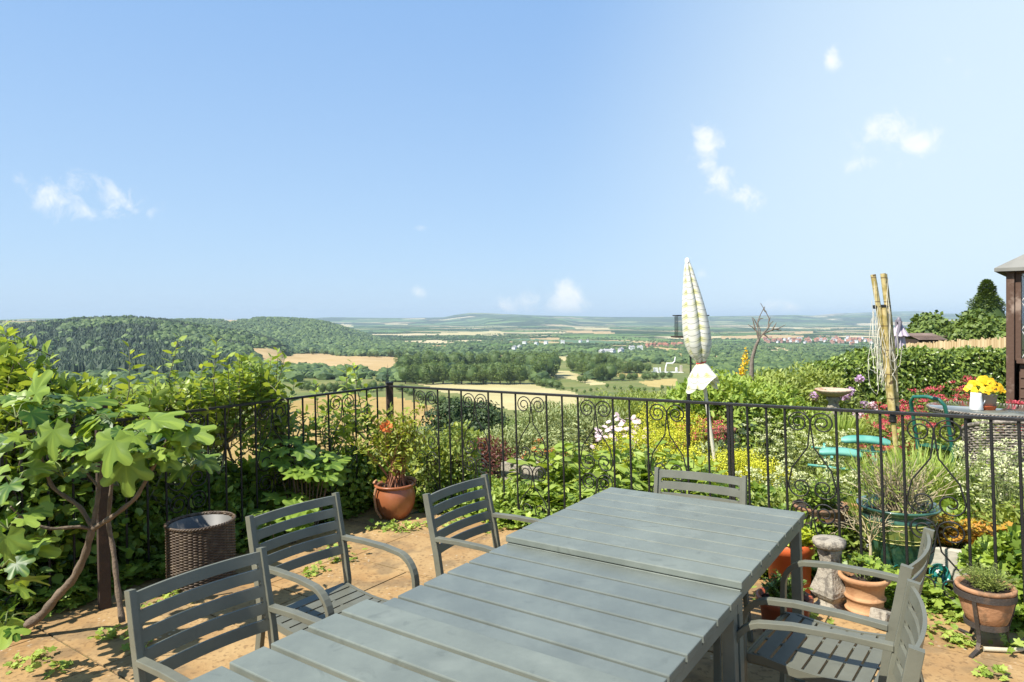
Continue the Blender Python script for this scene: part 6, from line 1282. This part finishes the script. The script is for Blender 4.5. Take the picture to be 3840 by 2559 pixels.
# bird feeder cage on a pole
q = at(2590, 1262, 8.0); bf = thing('bird_feeder', 'dark wire bird feeder cage on a pole behind the closed parasol', 'bird feeder', (q.x, q.y, gz(q.x, q.y))); zb_ = q.z-gz(q.x, q.y); ht_ = 78/FOC*8; A = Acc()
for k in range(20): x = -.17+.34*k/19; A.box((x, -.09, zb_+ht_/2), (.0022, .0022, ht_)).box((x, .09, zb_+ht_/2), (.0022, .0022, ht_))
for k in range(10): y = -.09+.18*k/9; A.box((-.17, y, zb_+ht_/2), (.0022, .0022, ht_)).box((.17, y, zb_+ht_/2), (.0022, .0022, ht_))
A.obj('cage', M_IRON, bf); Acc().box((0, 0, zb_+ht_), (.38, .22, .014)).obj('roof', M_IRON, bf); Acc().box((0, 0, zb_-.005), (.42, .24, .018)).obj('tray', M_POSTW, bf); Acc().tube([(0, 0, 0), (0, 0, zb_-.015)], .012, 8).obj('pole', M_IRON, bf)
# bare dead tree
q = P_(2822, 9.6); dt = thing('bare_tree', 'small bare dead tree forking against the sky between parasol and bamboo frame', 'tree', q); A = Acc()
def Q(px, py, Y=9.6): return tuple(at(px, py, Y)-q)
A.tube([(0, 0, -.1), Q(2818, 1420), Q(2820, 1348), Q(2832, 1305), Q(2845, 1274)], [.04, .036, .028, .024, .020], 8)
for P in (((2845, 1274), (2838, 1245), (2822, 1228), (2805, 1217)), ((2845, 1274), (2842, 1240), (2842, 1205), (2852, 1180), (2866, 1153)), ((2842, 1225), (2832, 1205), (2824, 1192)), ((2832, 1235), (2826, 1210), (2820, 1190)), ((2842, 1206), (2852, 1195), (2862, 1195)), ((2845, 1274), (2862, 1250), (2880, 1232), (2884, 1195), (2872, 1170), (2852, 1138)),
          ((2880, 1232), (2888, 1215), (2900, 1205)), ((2866, 1250), (2890, 1240), (2920, 1232), (2946, 1218)), ((2895, 1238), (2905, 1222), (2912, 1210)), ((2862, 1252), (2875, 1262), (2884, 1270)), ((2850, 1262), (2850, 1240), (2846, 1222)), ((2884, 1205), (2888, 1190)), ((2910, 1235), (2930, 1240)), ((2872, 1170), (2864, 1162), (2868, 1150))):
    A.tube([Q(*p) for p in P], np.linspace(.013, .004, len(P)), 6)
A.obj('branches', mat('grey_bark', (.20, .165, .13), .9, .3, 12, bump=.5), dt)
# bamboo frame with hanging strings
Yb = 5.3; m, t_, p_, o_ = new_mat('bamboo_pole'); g = N(t_, 'ShaderNodeTexCoord'); nz = N(t_, 'ShaderNodeTexNoise'); nz.inputs['Scale'].default_value = 18; nz.inputs['Detail'].default_value = 6; t_.links.new(g.outputs['Object'], nz.inputs[0])
sx = N(t_, 'ShaderNodeSeparateXYZ'); t_.links.new(g.outputs['Object'], sx.inputs[0]); ring = math_n(t_, 'LESS_THAN', math_n(t_, 'FRACT', math_n(t_, 'DIVIDE', sx.outputs[2], .19)), .05)
c = mixc(t_, smooth(t_, nz.outputs[0], .4, .6), (.40, .31, .10), (.58, .47, .22)); c = mixc(t_, math_n(t_, 'MAXIMUM', math_n(t_, 'MULTIPLY', ring, .8), smooth(t_, nz.outputs[0], .62, .68)), c, (.14, .09, .04)); t_.links.new(c, p_.inputs['Base Color']); p_.inputs['Roughness'].default_value = .45; M_BAM = m
bb = at(3372, 1946, Yb); bf2 = thing('bamboo_parasol', 'folded bamboo frame of tall poles with white strings hanging from it', 'garden frame', (bb.x, bb.y, gz(bb.x, bb.y)))
def Bq(px, py, dy=0.): return tuple(at(px, py, Yb+dy)-Vector(bf2.location))
Acc().tube([Bq(3378, 1946), Bq(3362, 1700), Bq(3349, 1560)], .019, 10).obj('mast', M_BAM, bf2)
for P, dy, r_ in ((((3274, 1030), (3302, 1200), (3340, 1540)), -.03, .0195), (((3311, 1026), (3333, 1200), (3356, 1400), (3362, 1540)), 0, .020), (((3318, 1028), (3338, 1200), (3358, 1400), (3354, 1545)), .045, .017), (((3304, 1150), (3318, 1300), (3346, 1545)), .03, .018), (((3316, 1155), (3328, 1320), (3350, 1540)), -.045, .018)):
    Acc().tube([Bq(*p, dy) for p in P], r_, 10).obj('pole', M_BAM, bf2)
A = Acc(); z1_ = Bq(3308, 1152); A.tube([Bq(3280, 1152, -.03), Bq(3333, 1150, .0)], .016, 8)
for px in (3280, 3292, 3304, 3318, 3332): A.tube([Bq(px, 1145), Bq(px+1, 1158)], .015, 8)
A.obj('upper_hub', M_IRON, bf2)
A = Acc(); c0 = np.array(Bq(3348, 1545)); Mz = Matrix.Translation(Vector(c0)); A.lathe([(0, -.085), (.026, -.085), (.028, -.07), (.022, -.062), (.028, -.055), (.022, -.045), (.028, -.038), (.022, -.028), (.024, 0), (.045, .012), (.048, .028), (.03, .05), (.018, .055), (0, .055)], 18, M=Mz); A.obj('lower_hub', M_IRON, bf2)
M_STR = mat('white_string', (.72, .68, .56), .8, .1, 10)
A = Acc()
for k in range(27):
    x0 = rng.uniform(3268, 3340); y0 = rng.uniform(1150, 1200) if rng.random() < .7 else rng.uniform(1030, 1250); w_ = rng.normal(0, 26); y1 = rng.uniform(1290, 1480); x1 = rng.uniform(3270, 3355); x2 = x1+rng.normal(4, 18); y2 = rng.uniform(1180, 1330)
    dy = rng.uniform(-.12, .05); P = [Bq(x0, y0, dy)]; n = 14
    for f in np.linspace(0, 1, n)[1:]:
        if f < .5: g2 = f*2; xx = x0+(x1-x0)*g2**1.5; yy_ = y0+(y1-y0)*g2
        else: g2 = (f-.5)*2; xx = x1+(x2-x1)*math.sin(g2*1.57)+12*math.sin(g2*3.1)*np.sign(x2-x1); yy_ = y1+18*math.sin(g2*3.14)+(y2-y1)*g2**1.4
        P.append(Bq(xx+rng.normal(0, 1.5), yy_+rng.normal(0, 2), dy+rng.normal(0, .004)))
    A.tube(P, .0021, 4, cap=False)
for P in (((3278, 1160), (3268, 1300), (3272, 1340), (3255, 1350), (3262, 1385), (3290, 1400)), ((3330, 1290), (3352, 1330), (3362, 1380), (3345, 1410)), ((3345, 1400), (3362, 1430), (3365, 1470))): A.tube([Bq(*p, -.06) for p in P], .0025, 4, cap=False)
A.obj('strings', M_STR, bf2)
# bird bath
q = P_(3125, 8.2); bz = (1.6-(1462-HYF)/FOC*8.2)-q.z; bt = thing('bird_bath', 'stone bird bath with a scalloped bowl on a baluster stem', 'bird bath', q); rb = .205
sc2 = lambda a: 1+.02*np.cos(a*24)
Acc().lathe([(.05, bz-.085), (.10, bz-.075), (.17, bz-.04), (rb, bz-.012), (rb+.004, bz+.004), (rb-.008, bz+.008), (rb-.03, bz-.008), (.10, bz-.028), (0, bz-.032)], 72, wob=sc2).obj('bowl', mat('stained_bath_stone', (.50, .40, .29), .9, .2, 6, col2=(.40, .22, .12), mix=(.5, .65), bump=.5), bt)
Acc().lathe([(0, 0), (.13, 0), (.13, .05), (.09, .08), (.06, .14), (.052, .22), (.07, .34), (.085, bz-.24), (.06, bz-.18), (.055, bz-.15), (.09, bz-.11), (.07, bz-.08), (0, bz-.08)], 28, wob=lambda a: 1+.05*np.cos(a*8)).obj('stem', M_STONE, bt)
# closed lilac parasol beyond the hedge
M_LIL = leafmat('lilac_canvas', (.46, .38, .46), (.62, .54, .62), .15, .85); Yl_ = 14.5; q = at(3362, 1315, Yl_); lp = thing('closed_parasol', 'small closed lilac grey parasol beyond the hedge', 'parasol', (q.x, q.y, -.57)); zq = lambda y: 1.6-(y-HYF)/FOC*Yl_+.57
Acc().tube([(-.01, 0, 0), (0, 0, zq(1200))], .03, 10).tube([(-.13, -.12, zq(1330)), (.03, -.1, zq(1205))], .035, 10).lathe([(.045, zq(1208)), (.05, zq(1200)), (.03, zq(1192)), (0, zq(1188))], 12, M=Matrix.Translation((.02, -.05, 0))).obj('pole', mat('grey_lilac_pole', (.20, .18, .21), .5, .1, 5), lp)
def tent(z0, z1, r0, r1, f=8): 
    seg = 64; A = Acc(); V = []; tn = []
    for k in range(7):
        g = k/6; z = z0+(z1-z0)*g; r_ = r0+(r1-r0)*g
        for j in range(seg): a2 = j*6.2832/seg; w_ = abs(math.sin(a2*f/2)); V.append((r_*(.72+.28*w_)*math.cos(a2)+.06, r_*(.72+.28*w_)*math.sin(a2), z-.02*g*w_)); tn.append(w_)
    i = np.arange(6)[:, None]*seg; j = np.arange(seg)[None]; k2 = (j+1) % seg; A.add(V, quads=np.stack([i+j, i+seg+j, i+seg+k2, i+k2], -1).reshape(-1, 4), tint=np.array(tn), smooth=True); return A
tent(zq(1212), zq(1258), .04, .20).obj('vent', M_LIL, lp); tent(zq(1250), zq(1330), .10, .15).obj('canopy', M_LIL, lp)
# glass topped table with jug and pansies
M_GT = mat('table_glass', (.12, .13, .11), .06, .2, 3, spec=.8, col2=(.22, .22, .17), mix=(.45, .6), coat=.6); M_WG = mat('grey_wicker', (.30, .26, .21), .6, .25, 30, col2=(.13, .11, .09), mix=(.45, .6), bump=.5, bscale=90)
gtz = .76; gt = thing('glass_table', 'round glass topped table with a woven grey rim on the right', 'table', (4.38, 6.15, gz(4.38, 6.15))); hz0 = gtz-gz(4.38, 6.15)
Acc().lathe([(0, hz0-.008), (.47, hz0-.008), (.474, hz0-.004), (.472, hz0), (0, hz0)], 72).obj('glass_top', M_GT, gt)
A = Acc(); 
for q_ in range(2): an = np.linspace(0, 6.2832, 400); A.tube(np.stack([(.482+.007*np.cos(an*60+q_*3.14))*np.cos(an), (.482+.007*np.cos(an*60+q_*3.14))*np.sin(an), hz0-.012+.009*np.sin(an*60+q_*3.14)], 1), .006, 5, cap=False)
A.lathe([(.45, hz0-.012), (.48, hz0-.012), (.48, hz0-.05), (.45, hz0-.05)], 64); A.obj('woven_rim', M_WG, gt)
for a_ in (0.5, 2.07, 3.64, 5.2): Acc().tube([(.34*math.cos(a_), .34*math.sin(a_), hz0-.03), (.30*math.cos(a_), .30*math.sin(a_), 0)], .022, 8).obj('leg', mat('dark_wicker', (.06, .05, .04), .7, .3, 20), gt)
jb_ = at(3638, 1532, 6.0); jz = gtz+.002; jx = (3638-CXF)/FOC*6.1; jug = thing('jug', 'tall white jug on the glass table', 'jug', (jx, 6.02, jz)); M_JUG = mat('white_ceramic', (.80, .80, .78), .25, .04, 5)
Acc().lathe([(0, 0), (.052, 0), (.055, .004), (.050, .06), (.045, .12), (.043, .155), (.0405, .157), (.041, .12), (.046, .05), (0, .03)], 32, wob=lambda a: 1+.0*a).obj('body', M_JUG, jug)
Acc().tube([(.04, -.01, .14), (.07, -.01, .13), (.075, -.01, .09), (.05, -.01, .05)], .006, 6).obj('handle', M_JUG, jug)
px_ = (3702-CXF)/FOC*6.05; M_TAUPE = mat('taupe_plastic', (.44, .36, .30), .5, .08, 4)
pp = simple_pot('taupe_pot', 'taupe plastic pot on the glass table with a wide rim', (px_, 6.08, gtz+.026), [(0, 0), (.078, 0), (.094, .10), (.096, .10), (.104, .104), (.106, .135), (.100, .137), (.092, .12), (.08, .06)], M_TAUPE, (.095, .12), tilt=False)
sa = thing('pot_saucer', 'orange plastic saucer under the taupe pot', 'saucer', (px_, 6.08, gtz+.003)); Acc().lathe([(0, 0), (.080, 0), (.088, .03), (.091, .034), (.087, .034), (.080, .014), (0, .012)], 40).obj('dish', M_ORPL, sa)
pn = thing('pansy_plant', 'bright yellow pansies with dark faces in the taupe pot', 'plant', (px_, 6.08, gtz+.145)); n = 46; L = Acc().scatter(ROUND, rdir(500)*[.13, .13, .05]*rng.random((500, 1))**.4+[0, 0, .03], rdir(500), rdir(500)+[0, 0, 1], .035, tint=rng.random(500)); L.obj('foliage', G_IVY, pn)
Fl = Acc(); Fd = Acc()
for k in range(64):
    an = rng.random()*6.283; q_ = math.sqrt(rng.random()); c = np.array([math.cos(an)*q_*.148, math.sin(an)*q_*.14, .035+.085*(1-q_**2)+rng.normal(0, .01)]); axv = unit(np.array([math.cos(an)*q_*.5, math.sin(an)*q_*.5-.75, .55])+rng.normal(0, .2, 3)); e1 = unit(np.cross(axv, [0.1, 0, 1])); e2 = np.cross(axv, e1)
    a3 = np.array([90, 18, 162, 250, 292])*math.pi/180; dd = np.cos(a3)[:, None]*e1+np.sin(a3)[:, None]*e2; Fl.scatter(PETAL, np.repeat(c[None], 5, 0), dd, np.repeat(axv[None], 5, 0), .031, tint=np.full(5, rng.random()), wid=1.3)
    if rng.random() < .4: Fd.scatter(PETAL, np.repeat((c+axv*.003)[None], 3, 0), dd[[1, 2, 3]], np.repeat(axv[None], 3, 0), .014)
Fl.obj('flowers', F_GOLD, pn); Fd.obj('dark_faces', F_DRK, pn)
# wicker tub chair, seen from behind
def tub(name, label, loc, rz):
    t = thing(name, label, 'chair', loc, rz); A = Acc(); nr_ = 34
    for k in range(nr_):
        f = k/(nr_-1); an = np.linspace(-1.9, 1.9, 150); top = .78-.16*(np.abs(an)/1.9)**2; z = .08+(top-.08)*f; rr_ = .30+.03*f+.006*np.cos(an*36+math.pi*(k % 2)); P = np.stack([rr_*np.sin(an), -rr_*np.cos(an)*.95, z], 1); A.tube(P, .0085, 5, cap=False, tint=rng.random())
    for k in range(37): a_ = -1.9+3.8*k/36; top = .78-.16*(abs(a_)/1.9)**2; A.tube([(.298*math.sin(a_), -.298*math.cos(a_)*.95, .02), (.33*math.sin(a_), -.33*math.cos(a_)*.95, top)], .005, 5)
    A.obj('woven_back', M_WG, t); an = np.linspace(-1.95, 1.95, 60); Acc().tube(np.stack([.335*np.sin(an), -.335*np.cos(an)*.95, .79-.16*(np.abs(an)/1.9)**2], 1), .017, 8).obj('rim', M_WG, t)
    Acc().lathe([(0, .36), (.28, .36), (.29, .38), (.28, .42), (0, .43)], 32).obj('seat', M_WG, t)
    for a_ in (-2.4, -.7, .7, 2.4): Acc().tube([(.26*math.sin(a_), -.26*math.cos(a_), .38), (.28*math.sin(a_), -.28*math.cos(a_), 0)], .014, 6).obj('leg', M_WG, t)
xw, yw = (3800-CXF)/FOC*5.3, 5.3; tub('wicker_chair', 'grey woven tub chair in front of the glass table, seen from behind', (xw, yw, gz(xw, yw)), R(-20))
# teal slatted folding chair and dark green tubular chair
M_TEAL = mat('teal_paint', (.08, .31, .25), .5, .12, 5, coat=.1, col2=(.14, .38, .31), mix=(.4, .6)); M_DTEAL = mat('dark_green_enamel', (.02, .13, .09), .35, .15, 5, coat=.4)
xs_, ys_ = (3190-CXF)/FOC*5.7, 5.7; fc = thing('folding_chair', 'teal folding garden chair with two wide slats showing among the flowers', 'chair', (xs_, ys_, gz(xs_, ys_)), R(-22))
for k, (y, z, L_, xo) in enumerate(((.17, .53, .38, .13), (-.05, .45, .33, -.08))):
    A = Acc(); V = []; n = 14
    for i_ in range(n): 
        x = -L_/2+L_*i_/(n-1); e = math.sqrt(max(0, 1-(abs(2*x/L_))**6)); hw_ = .022+.022*e; zz3 = z+.02*(1-(2*x/L_)**2); x += xo
        V += [(x, y-hw_*.6, zz3-.7*hw_-.006), (x, y-hw_*.3, zz3-hw_*.25+.004), (x, y+hw_*.25, zz3+hw_*.35+.004), (x, y+hw_*.6, zz3+hw_*.6), (x, y+.012, zz3-.022)]
    Qs = [(5*i_+j, 5*i_+5+j, 5*i_+5+(j+1) % 5, 5*i_+(j+1) % 5) for i_ in range(n-1) for j in range(5)]; A.add(V, quads=Qs, smooth=True); A.add([V[j] for j in range(5)]+[V[-5+j] for j in range(5)], tris=[(0, 1, 2), (0, 2, 3), (0, 3, 4), (5, 7, 6), (5, 8, 7), (5, 9, 8)]); A.obj('seat_slat', M_TEAL, fc)
for sg in (-1, 1):
    Acc().tube([(sg*.19, -.26, .0), (sg*.19, .0, .24), (sg*.19, .26, .47)], .012, 8).obj('leg', M_TEAL, fc); Acc().tube([(sg*.16, .26, .0), (sg*.16, .0, .24), (sg*.16, -.24, .45)], .012, 8).obj('leg', M_TEAL, fc)
A = Acc(); A.tube([(-.34, -.20, .36), (.24, -.16, .33)], .011, 8).tube([(-.24, -.3, .2), (.28, -.26, .16)], .011, 8).tube([(-.3, .2, .44), (.3, .2, .44)], .011, 8); A.obj('frame', M_TEAL, fc)
xg, yg = (3500-CXF)/FOC*5.9, 5.9; tc_ = thing('tubular_chair', 'dark green tubular chair whose looped back rises beside the red flowers', 'chair', (xg, yg, gz(xg, yg)), R(-62))
for sg in (-1, 1):
    pass
Acc().tube([(-.15, .06, 0), (-.15, .02, .45), (-.15, -.06, .75), (-.145, -.09, .84), (-.11, -.105, .885), (0, -.11, .90), (.11, -.105, .885), (.145, -.09, .84), (.15, -.06, .75), (.15, .02, .45), (.15, .06, 0)], .016, 10).obj('back_loop', M_DTEAL, tc_)
for sg in (-1, 1): Acc().tube([(sg*.15, .02, .43), (sg*.16, .36, .43), (sg*.16, .40, .40), (sg*.16, .42, 0)], .014, 8).obj('front_leg', M_DTEAL, tc_)
A = Acc()
for k in range(6): A.box((0, .06+.06*k, .44), (.30, .045, .012))
A.obj('seat', M_DTEAL, tc_)
# summerhouse
M_BOARD = mat('weathered_brown_boards', (.10, .055, .035), .8, .2, 5, col2=(.30, .22, .17), mix=(.52, .68), bump=.4, bscale=30); M_FELT = mat('grey_roofing_felt', (.22, .215, .19), .9, .12, 4); M_LEAD = mat('window_lead', (.62, .62, .60), .5, .1, 5)
m, t_, p_, o_ = new_mat('window_glass'); p_.inputs['Base Color'].default_value = (.9, .95, .95, 1); p_.inputs['Roughness'].default_value = .03; p_.inputs['Transmission Weight'].default_value = 1; p_.inputs['IOR'].default_value = 1.03
gl_ = N(t_, 'ShaderNodeBsdfGlossy'); gl_.inputs['Roughness'].default_value = .03; mx = N(t_, 'ShaderNodeMixShader'); mx.inputs[0].default_value = .22; t_.links.new(p_.outputs[0], mx.inputs[1]); t_.links.new(gl_.outputs[0], mx.inputs[2]); t_.links.new(mx.outputs[0], o_.inputs[0]); M_WIN = m
sh = thing('summerhouse', 'dark brown boarded summerhouse with a leaded window and felt roof at the right edge', 'summerhouse', (5.17, 7.0, -.03), R(-41)); Ws, Ds, Hs = 2.3, 2.3, 2.1
A = Acc()
for k in range(11): z = .05+.105*k; A.box((Ws/2+.055, .03, z+.05), (Ws-.11, .02, .1), M=Matrix.Translation((0, 0, 0)) @ Matrix.Translation((0, .03, z)) @ Matrix.Rotation(R(-7), 4, 'X') @ Matrix.Translation((0, -.03, -z)))
A.box((Ws/2, .06, .58), (Ws-.2, .015, 1.16)); A.box((.02, Ds/2, Hs/2), (.03, Ds-.08, Hs)).box((Ws-.02, Ds/2, Hs/2), (.03, Ds-.08, Hs)).box((Ws/2, Ds-.02, Hs/2), (Ws-.1, .03, Hs)); A.obj('wall', M_BOARD, sh)
for x in (.03, Ws-.03): Acc().box((x, .0, Hs/2), (.07, .075, Hs)).obj('corner_post', M_BOARD, sh, bevel=.006)
wf = Acc().box((.095, .015, 1.65), (.05, .05, .95)).box((1.05, .015, 1.65), (.05, .05, .95)).box((Ws-.1, .015, 1.65), (.05, .05, .95)).box((Ws/2, .012, 1.17), (Ws-.16, .06, .05)).box((Ws/2, .012, 2.1), (Ws-.16, .05, .05)).obj('window', M_BOARD, sh, bevel=.004)
Acc().box((Ws/2, .03, 1.63), (Ws-.2, .004, .9)).obj('glass', M_WIN, wf)
A = Acc()
for k in range(-7, 16):
    for sg in (-1, 1):
        x0 = .12+.16*k; pts = [(x0+(.0 if sg > 0 else .48*1.0), 1.195), (x0+(.48 if sg > 0 else 0), 2.075)]; (xa, za), (xb, zb2) = pts
        lo, hi = .12, Ws-.13
        def clipx(xa, za, xb, zb2):
            t0, t1 = 0., 1.
            for s0, s1, c0_, lo_ in ((xa, xb, lo, 1), (xa, xb, hi, -1)):
                f0, f1 = (s0-c0_)*lo_, (s1-c0_)*lo_
                if f0 < 0 and f1 < 0: return None
                if f0 < 0: t0 = max(t0, f0/(f0-f1))
                if f1 < 0: t1 = min(t1, f0/(f0-f1))
            return None if t1-t0 < .02 else ((xa+(xb-xa)*t0, za+(zb2-za)*t0), (xa+(xb-xa)*t1, za+(zb2-za)*t1))
        r2 = clipx(xa, za, xb, zb2)
        if r2: A.tube([(r2[0][0], .024, r2[0][1]), (r2[1][0], .024, r2[1][1])], .005, 4)
A.obj('leading', M_LEAD, wf)
A = Acc(); e = .10; cx_, cy_ = Ws/2, Ds/2; V = [(-e, -e, Hs+.0), (Ws+e, -e, Hs), (Ws+e, Ds+e, Hs), (-e, Ds+e, Hs), (cx_, cy_, Hs+.8)]; V2 = [(x, y, z+.035) for x, y, z in V]
A.add(V+V2, tris=[(5, 6, 9), (6, 7, 9), (7, 8, 9), (8, 5, 9), (1, 0, 4), (2, 1, 4), (3, 2, 4), (0, 3, 4)], quads=[(0, 1, 6, 5), (1, 2, 7, 6), (2, 3, 8, 7), (3, 0, 5, 8)]); A.obj('roof', M_FELT, sh)
A = Acc(); A.box((cx_, cy_, .0), (Ws-.1, Ds-.1, .06)); A.obj('floor', M_BOARD, sh)
# garden hose end on the patio
q = hit(3830, 2448); ho = thing('hosepipe', 'short pale length of hosepipe lying by the iron stand', 'hose', q, tilt=True); Acc().tube([(-.16, .02, .012), (-.05, 0, .012), (.06, .015, .012), (.18, .0, .012), (.4, -.05, .012)], .011, 8).obj('pipe', mat('cream_hose', (.55, .50, .36), .5, .15, 9), ho)
